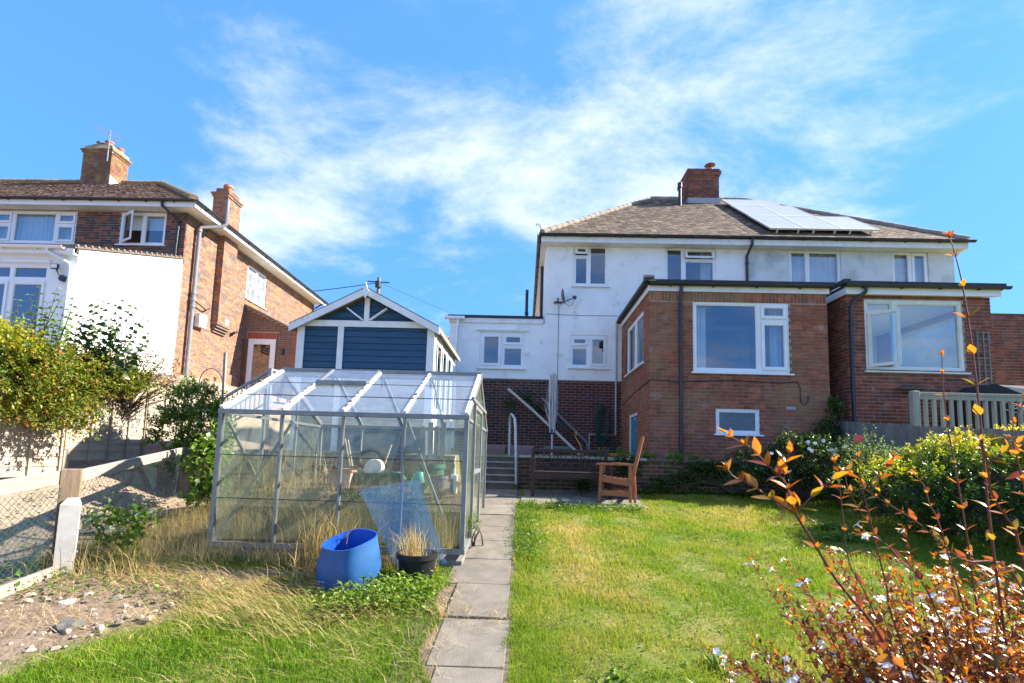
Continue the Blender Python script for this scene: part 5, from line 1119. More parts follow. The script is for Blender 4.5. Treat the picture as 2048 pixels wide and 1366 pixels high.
o = MB().tube([(-.13, 9.10, 1.20), (-.15, 9.16, 1.8), (-.17, 9.2, 2.28), (-.19, 9.28, 2.44), (-.25, 9.8, 2.55), (-.29, 10.15, 2.60), (-.31, 10.24, 2.52), (-.31, 10.26, 2.3), (-.31, 10.26, 1.72)], .026, 12).build('handrail', M_STEEL, None, True); tag(o, 'bent galvanised tube handrail beside the steps', 'handrail')
for k_, (pts, r, m2, lab, nm) in enumerate((([(-.47, 12.95, 3.52), (.2, 12.7, 2.94), (1.40, 12.2, 1.80)], .036, M_PVCPIPE, 'long cream plastic pipe leaning on the brick plinth', 'plastic_pipe'), ([(-.22, 13.02, 3.55), (1.22, 12.8, 2.36), (1.75, 12.7, 1.82)], .036, M_BLACK, 'black pipe leaning behind the rotary airer', 'plastic_pipe'), ([(.45, 13.03, 3.30), (1.63, 12.9, 2.16), (1.68, 12.9, 2.05), (1.68, 12.9, 1.80)], .032, M_GREYPL, 'dark grey elbowed pipe nearest the green hose', 'plastic_pipe'))):
    o = MB().tube(pts, r, 10).build(nm, m2, None, True); tag(o, lab, 'pipe', 'pipes leaning on the plinth')
for k_, (x0, x1) in enumerate(((-.98, -.42), (-.38, .22))):
    t = trough('pink_planter', ['pink plastic planter at the left on top of the steps', 'pink plastic planter behind the handrail'][k_], x0, x1, 11.0, 11.22, 1.755, 1.95, M_PINKPL, 'planter', flare=.03); t['group'] = 'pink planters'
    for j_ in range(12):
        x = x0+.05+(x1-x0-.1)*j_/11; MB().box(x-.004, x+.004, 10.995+.0, 11.02, 1.80, 1.925).build('rib', M_PINKPL, t)
hs = MB()
for k_ in range(9):
    a0 = random.uniform(-.05, .05); r = random.uniform(.10, .17); h_ = random.uniform(.42, .55); c = Vector((2.06+a0, 12.93+random.uniform(-.05, .02), 2.62+random.uniform(-.05, .05)))
    hs.tube([c+Vector((r*math.cos(t), .02*math.sin(3*t), h_*math.sin(t))) for t in [i*2*math.pi/16 for i in range(17)]], .014, 6)
hs.tube([(2.1, 12.9, 2.2), (2.35, 12.85, 2.1), (2.4, 12.8, 1.95), (2.5, 12.7, 1.80)], .014, 6)
o = hs.build('garden_hose', M_HOSE, None, True); tag(o, 'dark green hose hung in coils on the plinth wall', 'hose')
oc = MB()
for k_ in range(7):
    c = Vector((2.0+random.uniform(-.25, .25), 11.2+random.uniform(-.4, .4), 1.77)); r = random.uniform(.15, .35); a = random.uniform(0, 6)
    oc.tube([c+Vector((r*math.cos(a+t), .7*r*math.sin(a+t), .02+.05*abs(math.sin(2*t+a)))) for t in [i*.45 for i in range(13)]], .012, 6)
oc.tube([(1.32, 10.9, 1.78), (1.30, 11.2, 2.0), (1.22, 11.6, 2.22), (1.26, 11.7, 2.36), (1.2, 11.8, 2.3)], .012, 6)
o = oc.build('extension_lead', M_ORANGE, None, True); tag(o, 'tangled orange cable on the terrace behind the bench', 'cable')
o = MB().bar((.5, 12.4, 1.97), (1.25, 12.35, 1.98), .03, .06).bar((.52, 12.4, 1.75), (.52, 12.4, 1.95), .05, .05).bar((1.2, 12.35, 1.75), (1.2, 12.35, 1.95), .05, .05).build('teal_plank', M_TEALP, None); tag(o, 'pale teal plank lying low in front of the plinth', 'plank')
SD = thing('satellite_dish', 'grey satellite dish on the white wall seen edge-on', 'satellite dish', (.86, 13.05, 6.0))
MD = Matrix.Rotation(RAD(78), 3, 'Y') @ Matrix.Rotation(RAD(20), 3, 'X')
MB().lathe([(0, .0), (.12, .012), (.2, .035), (.24, .055), (.24, .065), (.2, .045), (.12, .022), (0, .01)], (.90, 12.78, 6.05), 22, .85, 1.05, Matrix.Rotation(RAD(12), 3, 'X') @ Matrix.Rotation(RAD(80), 3, 'Y')).build('reflector', M_CASTGREY, SD, True)
MB().tube([(.82, 13.08, 6.0), (.82, 12.8, 6.0)], .025, 8).tube([(.72, 13.08, 5.98), (.95, 13.08, 5.98)], .03, 8).build('bracket', M_CASTGREY, SD, True)
MB().tube([(.90, 12.8, 5.86), (1.10, 12.75, 5.95), (1.27, 12.72, 6.0)], .014, 6).build('arm', M_CASTGREY, SD, True); MB().tube([(1.20, 12.72, 6.03), (1.30, 12.72, 6.03)], .03, 8).tube([(1.28, 12.72, 6.04), (1.28, 12.72, 5.96)], .026, 8).build('receiver', M_CASTGREY, SD, True)
MB().tube([(1.25, 12.72, 5.98), (1.2, 12.75, 5.82), (1.12, 12.8, 5.80), (.98, 12.9, 5.92)], .006, 5).build('lead', M_BLACK, SD)

# ------------------------------------------------------------------ right-hand side: boundary boards, deck rail, barbecue, trellis
BF = thing('board_fence', 'low silvered vertical board fence between the gardens at right', 'fence', (6.36, 8, 1.3))
y_ = 9.95
while y_ > 4.2:
    zt = 2.60-.105*(9.95-y_)+random.uniform(-.012, .012); MB().box(6.34+random.uniform(-.004, .004), 6.362+random.uniform(-.003, .003), y_-.10, y_-.006, zt-1.25, zt).build('board', M_GREYW, BF); y_ -= .105
MB().bar((6.385, 9.95, 2.25), (6.385, 4.2, 1.65), .045, .07).build('rail', M_GREYW, BF)
DK = thing('deck_railing', 'grey-green timber balustrade of the neighbouring raised deck', 'railing', (8.5, 9.0, 2.3))
MB().box(7.06, 7.19, 8.94, 9.06, 1.6, 3.12).build('post', M_DECKW, DK, bevel=.02)
MB().box(7.19, 11.4, 8.965, 9.035, 3.045, 3.10).build('top_rail', M_DECKW, DK, bevel=.008); MB().box(7.19, 11.4, 8.98, 9.02, 2.97, 3.044).build('under_rail', M_DECKW, DK); MB().box(7.19, 11.4, 8.98, 9.02, 2.36, 2.43).build('bottom_rail', M_DECKW, DK)
u = 7.29
while u < 11.3: MB().box(u, u+.052, 8.976, 9.024, 2.431, 2.969).build('baluster', M_DECKW, DK); u += .153
dk = thing('deck', 'raised timber deck behind the balustrade', 'deck', (9, 10, 2.0))
for k_ in range(8): MB().box(7.08, 11.4, 8.95+.145*k_, 9.085+.145*k_, 2.28, 2.305).build('deck_board', M_DECKW, dk)
MB().box(7.1, 11.4, 8.97, 10.08, 1.4, 2.279).build('skirt', M_GREYW, dk)
BQ = thing('covered_barbecue', 'barbecue under a black cover with white lettering behind the deck rail', 'barbecue', (9.3, 9.6, 2.3))
bb = MB().prism([(8.45, 9.35, 2.306), (10.2, 9.35, 2.306), (10.2, 9.35, 3.08), (8.45, 9.35, 3.08)], (0, .55, 0)); bb.build('cover_body', M_BLACKCOVER, BQ, bevel=.04, fix=True)
MB().prism([(8.5, 9.36, 3.081), (8.62, 9.36, 3.22), (8.76, 9.36, 3.33), (8.92, 9.36, 3.36), (9.15, 9.36, 3.28), (9.4, 9.36, 3.18), (9.6, 9.36, 3.081)], (0, .5, 0)).build('cover_hood', M_BLACKCOVER, BQ, fix=True)
MB().prism([(8.93, 9.5, 3.362), (9.95, 9.5, 3.345), (10.25, 9.4, 3.2), (9.66, 9.37, 3.10)], (0, .38, .012)).build('cover_top', M_COVERTOP, BQ, fix=True)
tx = bpy.data.curves.new('lettering', 'FONT'); tx.body = 'Longck'; tx.size = .17; tx.shear = .3; tx.extrude = .001; tx.materials.append(M_LETTER)
tmp_ = bpy.data.objects.new('tmp', tx); scene.collection.objects.link(tmp_); dg_ = bpy.context.evaluated_depsgraph_get(); lme = bpy.data.meshes.new_from_object(tmp_.evaluated_get(dg_)); bpy.data.objects.remove(tmp_)
to = bpy.data.objects.new('lettering', lme); to.matrix_basis = Matrix.Translation((9.12, 9.342, 2.88)) @ Matrix.Rotation(RAD(90), 4, 'X'); link(to, BQ)
ov = MB(); ov.tube([(9.40+.37*math.cos(t), 9.343, 2.93+.13*math.sin(t)) for t in [i*2*math.pi/40 for i in range(41)]], .006, 5).build('oval_print', M_LETTER, BQ)
TR = thing('trellis', 'narrow grey wooden trellis fixed to the brick extension wall', 'trellis', (9.42, 10.05, 3.4))
for u in (9.30, 9.42, 9.53): MB().fbox(FX, u-.011, u+.011, 3.38, 4.58, .03, .045).build('upright', M_GREYW, TR)
for k_ in range(9): MB().fbox(FX, 9.28, 9.55, 3.45+.135*k_, 3.475+.135*k_, .0155, .0295).build('cross_slat', M_GREYW, TR)
# metal stair railing and hoops by the brick house
MRAIL = mat('grey_metal_rail', (.30, .31, .31), (.24, .25, .25), rough=.5, metal=.3)
SR = thing('stair_railing', 'grey metal stair railing climbing beside the brick house', 'railing', (-6.4, 11, 2.2))
a, b, c = Vector((-7.1, 11, 2.80)), Vector((-5.93, 11, 3.56)), Vector((-5.5, 11.9, 3.56))
MB().bar(a, b, .06, .05).bar(b, c, .06, .05).build('top_rail', MRAIL, SR); MB().bar(a-Z*.7, b-Z*.75, .04, .04).bar(b-Z*.75, c-Z*.75, .04, .04).build('bottom_rail', MRAIL, SR)
for t in [i/11 for i in range(12)]:
    p = a.lerp(b, t); MB().bar(p-Z*.70, p-Z*.02, .022, .022, Vector((0, 1, 0))).build('baluster', MRAIL, SR)
for t in (.25, .5, .75, 1): p = b.lerp(c, t); MB().bar(p-Z*.75, p-Z*.02, .022, .022, Vector((0, 1, 0))).build('baluster', MRAIL, SR)
MB().bar(b-Z*1.6, b+Z*.03, .07, .07, Vector((0, 1, 0))).build('post', MRAIL, SR); MB().bar(a-Z*1.2, a+Z*.03, .07, .07, Vector((0, 1, 0))).build('post', MRAIL, SR)
GA = thing('garden_arch', 'thin dark metal hoops of a garden arch above the bushes', 'arch', (-6.2, 9.6, 2.2))
for dy_ in (0, .35):
    MB().tube([at(398, 800, 9.6+dy_)-Z*.4]+[at(398+24-24*math.cos(t)+0, 770-33*math.sin(t), 9.6+dy_) for t in [i*math.pi/10 for i in range(11)]]+[at(446, 800, 9.6+dy_)-Z*.4], .009, 6).build('hoop', M_RUBBER, GA, True)
o = MB().bar(at(449, 800, 9.9)-Z*.8, at(451, 705, 9.9), .05, .05, Vector((0, 1, 0))).build('pale_stake', M_RAIL, None); tag(o, 'tall pale timber stake beside the metal hoops', 'stake')

# ------------------------------------------------------------------ growing things
def mesh_np(name, V, Fq, tint, m, parent=None, kind=None, label=None, cat=None, smooth=False):
    """Fq: list of (k, array) faces of k corners"""
    me = bpy.data.meshes.new(name); me.vertices.add(len(V)); me.vertices.foreach_set('co', np.asarray(V, 'f').ravel())
    tot = sum(len(a)*k for k, a in Fq); npol = sum(len(a) for k, a in Fq)
    me.loops.add(tot); me.polygons.add(npol)
    me.loops.foreach_set('vertex_index', np.concatenate([a.ravel() for k, a in Fq]).astype('i'))
    ls = []; off = 0
    for k, a in Fq: ls.append(off+np.arange(len(a))*k); off += len(a)*k
    me.polygons.foreach_set('loop_start', np.concatenate(ls).astype('i'))
    me.update(calc_edges=True)
    if tint is not None: me.attributes.new('tint', 'FLOAT', 'POINT').data.foreach_set('value', np.asarray(tint, 'f'))
    me.materials.append(m); o = link(bpy.data.objects.new(name, me), parent)
    return tag(o, label, cat, None, kind)
def blades(name, P, h, w, az, lean, tint, m, simple=False, **kw):
    n = len(P); lat = rng.uniform(0, 2*np.pi, n); lx, ly = np.cos(lat)*w/2, np.sin(lat)*w/2
    D = np.stack([np.cos(az)*lean, np.sin(az)*lean, np.zeros(n)], 1)
    up = np.stack([np.zeros(n), np.zeros(n), h*np.sqrt(np.clip(1-lean**2, .03, 1))], 1); LN = D*h[:, None]
    Lt = np.stack([lx, ly, np.zeros(n)], 1)
    if simple:
        V = np.stack([P-Lt, P+Lt, P+up+LN], 1).reshape(-1, 3); i = np.arange(n)*3; Fq = [(3, np.stack([i, i+1, i+2], 1))]; T = np.repeat(tint, 3)
    else:
        mid = P+up*.62+LN*.38; V = np.stack([P-Lt, P+Lt, mid+Lt*.7, mid-Lt*.7, P+up*.92+LN*1.0], 1).reshape(-1, 3); i = np.arange(n)*5
        Fq = [(4, np.stack([i, i+1, i+2, i+3], 1)), (3, np.stack([i+3, i+2, i+4], 1))]; T = np.repeat(tint, 5)
    return mesh_np(name, V, Fq, T, m, **kw)
def leaves(name, C, A, Nn, size, tint, m, aspect=.5, fold=.25, curl=.15, **kw):
    """C base points, A directions along the leaf, Nn upward sides"""
    n = len(C); A = A/np.linalg.norm(A, axis=1, keepdims=True); S = np.cross(A, Nn); S /= np.linalg.norm(S, axis=1, keepdims=True)+1e-9; U = np.cross(S, A); s = size[:, None]
    b = C; mid = C+A*s*.5-U*s*curl*.1; L_ = C+A*s*.45+S*s*aspect*.5+U*s*fold*aspect; R_ = C+A*s*.45-S*s*aspect*.5+U*s*fold*aspect; t = C+A*s-U*s*curl
    V = np.stack([b, R_, mid, L_, t], 1).reshape(-1, 3); i = np.arange(n)*5
    Fq = [(3, np.concatenate([np.stack([i, i+1, i+2], 1), np.stack([i, i+2, i+3], 1), np.stack([i+2, i+1, i+4], 1), np.stack([i+2, i+4, i+3], 1)]))]
    return mesh_np(name, V, Fq, np.repeat(tint, 5), m, **kw)
def leaves2(name, C, A, Nn, size, tint, m, aspect=.5, fold=.22, curl=.2, **kw):
    """the same with more corners: pointed oval blade, folded along the rib and bent down at the tip"""
    n = len(C); A = A/np.linalg.norm(A, axis=1, keepdims=True); S = np.cross(A, Nn); S /= np.linalg.norm(S, axis=1, keepdims=True)+1e-9; U = np.cross(S, A); s = size[:, None]
    cu = (curl*rng.uniform(-.4, 1.6, n))[:, None]; q = lambda t: C+A*s*t-U*s*cu*t*t
    e = lambda t, w, sg: q(t)+S*s*aspect*w*.5*sg+U*s*fold*aspect*w*.5
    V = np.stack([q(0), q(.3), q(.62), q(1), e(.16, .62, 1), e(.4, 1, 1), e(.7, .66, 1), e(.16, .62, -1), e(.4, 1, -1), e(.7, .66, -1)], 1).reshape(-1, 3); i = np.arange(n)*10
    f = lambda *k: np.stack([i+j for j in k], 1)
    Fq = [(3, np.concatenate([f(0, 1, 4), f(3, 6, 2), f(0, 7, 1), f(3, 2, 9)])), (4, np.concatenate([f(4, 1, 2, 5), f(7, 8, 2, 1)])), (3, np.concatenate([f(5, 2, 6), f(8, 9, 2)]))]
    o = mesh_np(name, V, Fq, np.repeat(tint, 10), m, **kw); o.data.polygons.foreach_set('use_smooth', [True]*len(o.data.polygons)); return o
def unitv(n):
    v = rng.normal(size=(n, 3)); return v/np.linalg.norm(v, axis=1, keepdims=True)
def shrub(name, label, cat, base, blobs, n, size, m, tint, aspect=.5, per=14, twig=.16, stems=26, stem_m=None, up=.5, group=None, shell=.55, tint_fn=None, loose=.0):
    """twigs spread through lumpy volumes, every twig with its own leaves; branches lead to them"""
    o = thing(name, label, cat, base, group); bl = np.array(blobs, float); wt = bl[:, 3]*bl[:, 4]*bl[:, 5]; wt = wt**.75/np.sum(wt**.75)
    nt_ = max(4, n//per); bi = rng.choice(len(bl), nt_, p=wt); d = unitv(nt_); d[:, 2] = np.where(d[:, 2] < -.5, -d[:, 2], d[:, 2])
    r = (shell+(1-shell)*rng.random(nt_)**.6)*(1+loose*rng.normal(size=nt_))
    lump = np.array([1+.34*noise.noise(Vector((float(q[0])*2.1+k*3.7, float(q[1])*2.1, float(q[2])*2.1)))+.14*noise.noise(Vector((float(q[0])*6+k, float(q[1])*6, float(q[2])*6))) for q, k in zip(d, bi)])
    T = bl[bi, :3]+d*bl[bi, 3:6]*(r*lump)[:, None]
    dirs = d*.7+unitv(nt_)*.6; dirs[:, 2] += up; dirs /= np.linalg.norm(dirs, axis=1, keepdims=True)
    tt = rng.random((nt_, per)); C = (T[:, None, :]+dirs[:, None, :]*(tt[..., None]-.3)*twig*rng.uniform(.6, 1.3, (nt_, 1, 1))).reshape(-1, 3)
    A = (dirs[:, None, :]*.5+unitv(nt_*per).reshape(nt_, per, 3)).reshape(-1, 3); U = unitv(nt_*per)*.6; U[:, 2] += 1
    sz = rng.uniform(size[0], size[1], nt_*per); tw = rng.normal(0, .16, nt_)
    t_ = np.clip(rng.uniform(tint[0], tint[1], nt_*per)+np.repeat(tw, per), 0, 1)
    if tint_fn is not None: t_ = np.clip(tint_fn(C, t_), 0, 1)
    leaves('foliage', C, A, U, sz, t_, m, aspect, parent=o, kind='stuff')
    if stems:
        mb = MB(); b0 = Vector(base)
        for k in range(stems):
            e = Vector(T[rng.integers(nt_)]); s0 = b0+Vector((random.uniform(-.12, .12), random.uniform(-.12, .12), -.03)); md = s0.lerp(e, .5)+Vector((random.uniform(-.1, .1), random.uniform(-.1, .1), .12*(e-s0).length))
            mb.tube([s0, s0.lerp(md, .5)+Z*.03, md, md.lerp(e, .55)+Z*.02, e], [.012, .010, .008, .006, .003], 5, False)
        mb.build('branches', stem_m or M_BARK, o, True)
    return o
M_BARK = mat('grey_brown_bark', (.13, .095, .065), (.09, .065, .045), rough=.95, nscale=20)
M_REDSTEM = mat('red_brown_stem', (.16, .045, .03), (.11, .03, .022), rough=.6, nscale=20, spec=.4)
LG = leafmat('lawn_blade', [(0, (.09, .19, .011)), (.35, (.17, .275, .016)), (.6, (.29, .325, .036)), (.8, (.42, .34, .10)), (1, (.54, .43, .20))], .42, .6, .2)
LS = leafmat('straw', [(0, (.30, .20, .075)), (.5, (.48, .34, .14)), (1, (.62, .50, .26))], .3, .6, .2)
LHEDGE = leafmat('hedge_leaf', [(0, (.045, .085, .012)), (.4, (.11, .165, .018)), (.65, (.20, .25, .028)), (.85, (.38, .32, .04)), (1, (.32, .10, .04))], .4)
LBIG = leafmat('dark_round_leaf', [(0, (.020, .055, .016)), (.6, (.050, .10, .020)), (1, (.10, .16, .03))], .35, .35)
LRED = leafmat('sparse_bronze_leaf', [(0, (.085, .075, .02)), (.4, (.17, .085, .035)), (.7, (.26, .10, .05)), (1, (.13, .15, .03))], .35)
LPALE = leafmat('fresh_green_leaf', [(0, (.05, .12, .012)), (.5, (.12, .215, .020)), (.85, (.23, .31, .035)), (1, (.50, .54, .38))], .4)
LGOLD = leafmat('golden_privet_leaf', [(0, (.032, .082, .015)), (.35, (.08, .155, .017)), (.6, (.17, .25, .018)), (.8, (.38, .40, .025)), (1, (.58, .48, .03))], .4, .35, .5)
LDARK = leafmat('dark_shrub_leaf', [(0, (.022, .052, .013)), (.5, (.045, .095, .018)), (1, (.10, .165, .026))], .3)
LABEL_ = leafmat('abelia_leaf', [(0, (.06, .018, .012)), (.22, (.15, .036, .018)), (.40, (.36, .085, .018)), (.6, (.54, .19, .022)), (.78, (.36, .22, .032)), (1, (.10, .12, .022))], .5, .25, .7)

# --- lawn
def lawn_pts(n, x0, x1, y0, y1):
    u = rng.random(n); y = y0*(y1/y0)**u; x = rng.uniform(x0, x1, n); return x, y
def nz(x, y, s, k): return np.array([noise.noise((float(a)*s, float(b)*s, k)) for a, b in zip(x, y)])
x, y = lawn_pts(220000, -.13, 6.3, 2.0, 9.17)
keep = ~((x < 1.99+.05*np.sin(y*9)) & (y > 7.86)) 
edge = nz(x, y, 3.1, 2.); keep &= (x > -.085+.06*edge)
x, y = x[keep], y[keep]
t = .48+.50*nz(x, y, .75, 4.)+.34*nz(x, y, 2.4, 8.)+.12*rng.normal(size=len(x)); dry = t
t = np.where((np.abs(x-.05) < .25), t-.12, t)
bare = nz(x, y, 1.9, 21.)+.5*nz(x, y, 6.5, 33.)
keep = (rng.random(len(x)) < np.clip(1.15-np.clip(bare-.22, 0, 1)*4.0, .15, 1)); x, y, t = x[keep], y[keep], t[keep]
hh = rng.uniform(.03, .07, len(x))*(1+.6*np.clip(nz(x, y, 2.2, 30.), -.5, 1)); hh *= np.where(x < .18, 1.5, 1)
P = np.stack([x, y, ground_z(x, y)-.004], 1)
o = blades('lawn_grass', P, hh, np.maximum(.0045, .0015*y), rng.uniform(0, 6.28, len(x)), rng.uniform(.2, .85, len(x)), np.clip(t, 0, 1), LG, simple=True, kind='stuff', label='short patchy lawn right of the path, yellowed by drought')
# --- rough grass at the left
x, y = lawn_pts(135000, -4.6, -.48, 2.0, 4.95); cvv = np.array([cover(float(a), float(b)) for a, b in zip(x, y)])
keep = (rng.random(len(x)) > cvv[:, 0]*1.02) & (x < -.66+.05*np.sin(y*7)+.11*np.clip((4.0-y)/1.2, 0, 1)) & ~((np.abs(x+1.53) < .25) & (np.abs(y-4.42) < .22))
x, y, cvv = x[keep], y[keep], cvv[keep]
t = .20+.55*cvv[:, 1]*(rng.random(len(x))**.6)*np.clip((y-2.6)/1.2, .25, 1)+.25*nz(x, y, 1.8, 14.)+.1*rng.normal(size=len(x))
hh = rng.uniform(.03, .07, len(x))*(1+.8*np.clip(nz(x, y, 1.5, 40.), -.4, 1))*np.where(cvv[:, 0] > .3, .5, 1)
P = np.stack([x, y, ground_z(x, y)-.004], 1)
blades('rough_grass', P, hh, np.maximum(.0045, .0016*y), rng.uniform(0, 6.28, len(x)), rng.uniform(.2, .9, len(x)), np.clip(t, 0, 1), LG, kind='stuff', label='rough uncut grass and weeds left of the path')
# --- straw, lying and standing
def straw(n, fx, hs, lean, label, wdt=(.002, .0045), az=None, zfn=None, name='dry_grass'):
    pts = np.array([fx() for _ in range(n)]); zz = ground_z(pts[:, 0], pts[:, 1]) if zfn is None else zfn(pts)
    P = np.stack([pts[:, 0], pts[:, 1], zz], 1)
    return blades(name, P, rng.uniform(*hs, n), rng.uniform(*wdt, n), rng.uniform(0, 6.28, n) if az is None else rng.normal(az, .7, n), rng.uniform(*lean, n), rng.random(n), LS, kind='stuff', label=label)
U_ = random.uniform
def clump(cs, sx=.25, sy=.15):
    def f():
        c = random.choice(cs); return (random.gauss(c[0], sx), random.gauss(c[1], sy))
    return f
straw(3600, clump([(-2.2, 4.15), (-1.95, 3.85), (-1.7, 3.65), (-2.3, 3.9), (-1.2, 3.9), (-1.9, 4.3), (-2.6, 4.3), (-2.9, 4.45), (-3.3, 4.5)], .25, .17), (.10, .32), (.80, .99), 'flattened straw across the rough grass', az=3.6)
straw(4200, lambda: (U_(-4.5, -3.25), U_(4.3, 7.4)), (.12, .42), (.1, .95), 'tall dry grass between the wire fence and the greenhouse')
straw(1500, lambda: (U_(-3.2, -.8), random.gauss(4.83, .10)), (.10, .46), (.05, .8), 'dry stalks along the greenhouse foot')
straw(420, clump([(-1.88, 4.72)], .12, .08), (.35, .80), (.05, .55), 'tall tuft of straw standing beside the blue barrel', (.004, .009))
straw(120, clump([(-1.9, 4.5)], .14, .10), (.2, .4), (.3, .9), 'broken straw stalks leaning left of the barrel', (.003, .007))
straw(150, lambda: (random.gauss(-1.03, .06), random.gauss(4.62, .06)), (.18, .42), (.1, .75), 'dead grass sprouting from the black pot', (.003, .006), zfn=lambda p: np.full(len(p), .74))
straw(1800, lambda: (U_(-3.1, -.7), U_(5.34, 6.3)), (.08, .35), (.1, .9), 'dry grass growing on the bank inside the greenhouse', zfn=lambda p: np.where(p[:, 1] < 5.5, 1.10+(p[:, 1]-5.3)*.7, 1.25))
straw(1300, lambda: (U_(-3.1, -.7), U_(5.05, 5.34)), (.2, .6), (.05, .5), 'tall straw behind the lower greenhouse panes', zfn=lambda p: np.full(len(p), .74))
straw(90, clump([(-2.9, 5.6), (-2.5, 5.9)], .15, .15), (.5, .95), (.05, .35), 'dead tall stems at the left inside the greenhouse', (.004, .007), zfn=lambda p: np.full(len(p), 1.2))
straw(900, lambda: (random.gauss(-.62, .09), U_(2.1, 4.6)), (.04, .2), (.8, .98), 'loose straw scattered over the path edge')
straw(160, lambda: (U_(-.75, -.1), random.gauss(3.86, .10)), (.05, .22), (.9, .99), 'straw blown onto the path slabs', zfn=lambda p: .12*p[:, 1]+.028)
straw(1500, lambda: (U_(-4.0, -2.2), U_(3.3, 4.6)), (.05, .22), (.8, .99), 'bits of straw on the bare soil')
straw(420, clump([(-1.0, 3.3), (-1.4, 2.8), (-2.0, 3.0)], .4, .3), (.1, .3), (.9, .99), 'stray straw lying on the near grass', az=3.6)
# --- low leafy weeds
def weeds(n, fx, size, m, tint, label, zr=(.0, .10), aspect=.6, up=.6, name='weeds'):
    pts = np.array([fx() for _ in range(n)]); z_ = ground_z(pts[:, 0], pts[:, 1]); C = np.stack([pts[:, 0], pts[:, 1], z_+rng.uniform(*zr, n)], 1)
    A = unitv(n); A[:, 2] = np.abs(A[:, 2])*up; Uv = unitv(n)*.5; Uv[:, 2] += 1
    return leaves(name, C, A, Uv, rng.uniform(*size, n), rng.uniform(*tint, n), m, aspect, kind='stuff', label=label)
weeds(1700, clump([(-1.15, 4.15), (-1.35, 3.95), (-.95, 4.3), (-1.0, 4.0)], .16, .12), (.025, .055), LPALE, (.25, .9), 'bright ivy-like weeds in front of barrel and black pot', (0, .14))
weeds(2600, lambda: (random.gauss(.06, .09), U_(5.2, 8.0)), (.018, .045), LPALE, (.1, .75), 'low green weeds along the lawn edge of the path', (0, .07))
weeds(1500, lambda: (U_(.1, 1.9), random.gauss(7.72, .12)), (.02, .05), LPALE, (.1, .8), 'weeds creeping over the patio edge', (0, .08))
weeds(500, clump([(4.3, 6.9), (4.1, 6.4)], .16, .10), (.05, .12), LPALE, (.2, .6), 'rosettes of broad weeds in the lawn', (0, .04), .35)
weeds(5200, lambda: (U_(.0, 5.8), 2.1*(8.8/2.1)**random.random()), (.014, .032), LPALE, (.0, .7), 'clover and small weeds sprinkled through the lawn', (0, .03), .8)
weeds(160, clump([(1.05, 2.95), (1.3, 3.3), (.6, 3.1)], .05, .05), (.05, .10), LPALE, (.4, .9), 'dandelion leaves in the near lawn', (0, .03), .3)
weeds(900, lambda: (U_(-4.4, -2.4), U_(3.9, 5.0)), (.02, .06), LPALE, (.1, .7), 'scattered weeds near the fence foot', (0, .08))
weeds(900, lambda: (U_(-3.1, -1.5), random.gauss(4.84, .06)), (.03, .06), LPALE, (.1, .6), 'weeds under the greenhouse sill', (0, .06))
weeds(1200, lambda: (U_(2.0, 6.2), random.gauss(9.1, .06)), (.03, .08), LPALE, (.0, .5), 'ground cover along the foot of the wall', (0, .08))
weeds(900, lambda: (U_(-6.4, -4.6), U_(4.0, 8.2)), (.02, .06), LPALE, (.1, .6), 'weeds in the neighbouring gravel', (0, .1))
# moss and plants on the front of the bank inside the greenhouse
n_ = 4200; xx = rng.uniform(-2.0, -1.1, n_); xx[:1400] = rng.uniform(-3.0, -.75, 1400); zz = rng.uniform(.78, 1.30, n_); C = np.stack([xx, 5.28+rng.uniform(-.06, .05, n_), zz], 1); A = unitv(n_); A[:, 1] = -np.abs(A[:, 1]); Uv = unitv(n_)*.5; Uv[:, 2] += 1
leaves('bank_plants', C, A, Uv, rng.uniform(.02, .045, n_), rng.uniform(0, .55, n_), LPALE, .6, kind='stuff', label='small-leaved plants covering the face of the bank inside the greenhouse')

# --- clods and pebbles on the bare soil
mbc = MB()
for k in range(520):
    cx_, cy_ = U_(-4.2, -2.0), U_(2.9, 4.75)
    if cover(cx_, cy_)[0] < .5: continue
    r = .006+.03*random.random()**3; M_ = Matrix.Rotation(U_(0, 3), 3, 'Z') @ Matrix.Rotation(U_(-.5, .5), 3, 'X'); zc_ = gz1(cx_, cy_)
    mbc.lathe([(r*.55, -r*.5), (r, -r*.1), (r*.75, r*.4), (r*.2, r*.62)], (cx_, cy_, zc_+r*.25), 5, U_(.7, 1.3), U_(.7, 1.2), M_, close=True)
o = mbc.build('soil_clods', mat('soil_clod', (.33, .27, .21), (.22, .17, .125), rough=1, nscale=20, rnd=.3), None); tag(o, 'dry clods and pebbles strewn over the bare soil', None, None, 'stuff')
# --- shrubs at the left
def A3(px, py, y): return tuple(at(px, py, y))
shrub('mixed_hedge', 'broad yellow-green hedge with red berries hanging over the panel fence', 'hedge', (-7.3, 7.0, 1.5),
      [(*A3(10, 760, 6.3), .75, .6, .62), (*A3(70, 760, 6.7), .55, .55, .52), (*A3(120, 800, 6.75), .5, .5, .5), (*A3(190, 760, 7.4), .55, .5, .42), (*A3(40, 830, 6.3), .5, .45, .38), (*A3(130, 850, 6.8), .32, .3, .32), (*A3(250, 780, 7.9), .45, .4, .34)], 25000, (.03, .07), LHEDGE, (.2, .9), .55, per=10, twig=.34, shell=.25, stems=40, loose=.16)
shrub('golden_shrub', 'yellow-leaved shrub at the left edge above the hedge', 'shrub', (-7.3, 6.2, 1.8), [(*A3(8, 690, 6.2), .36, .35, .28)], 2200, (.03, .06), LGOLD, (.7, 1.), .5)
shrub('sparse_shrub', 'thin bronze-leaved shrub in front of the white side wall', 'shrub', (-7.25, 8.2, 1.9), [(*A3(250, 740, 8.0), .55, .4, .42), (*A3(310, 745, 8.3), .45, .4, .36), (*A3(345, 790, 8.5), .3, .3, .3)], 3000, (.025, .05), LRED, (.0, 1.), .5, per=8, shell=.2, stems=90, twig=.3)
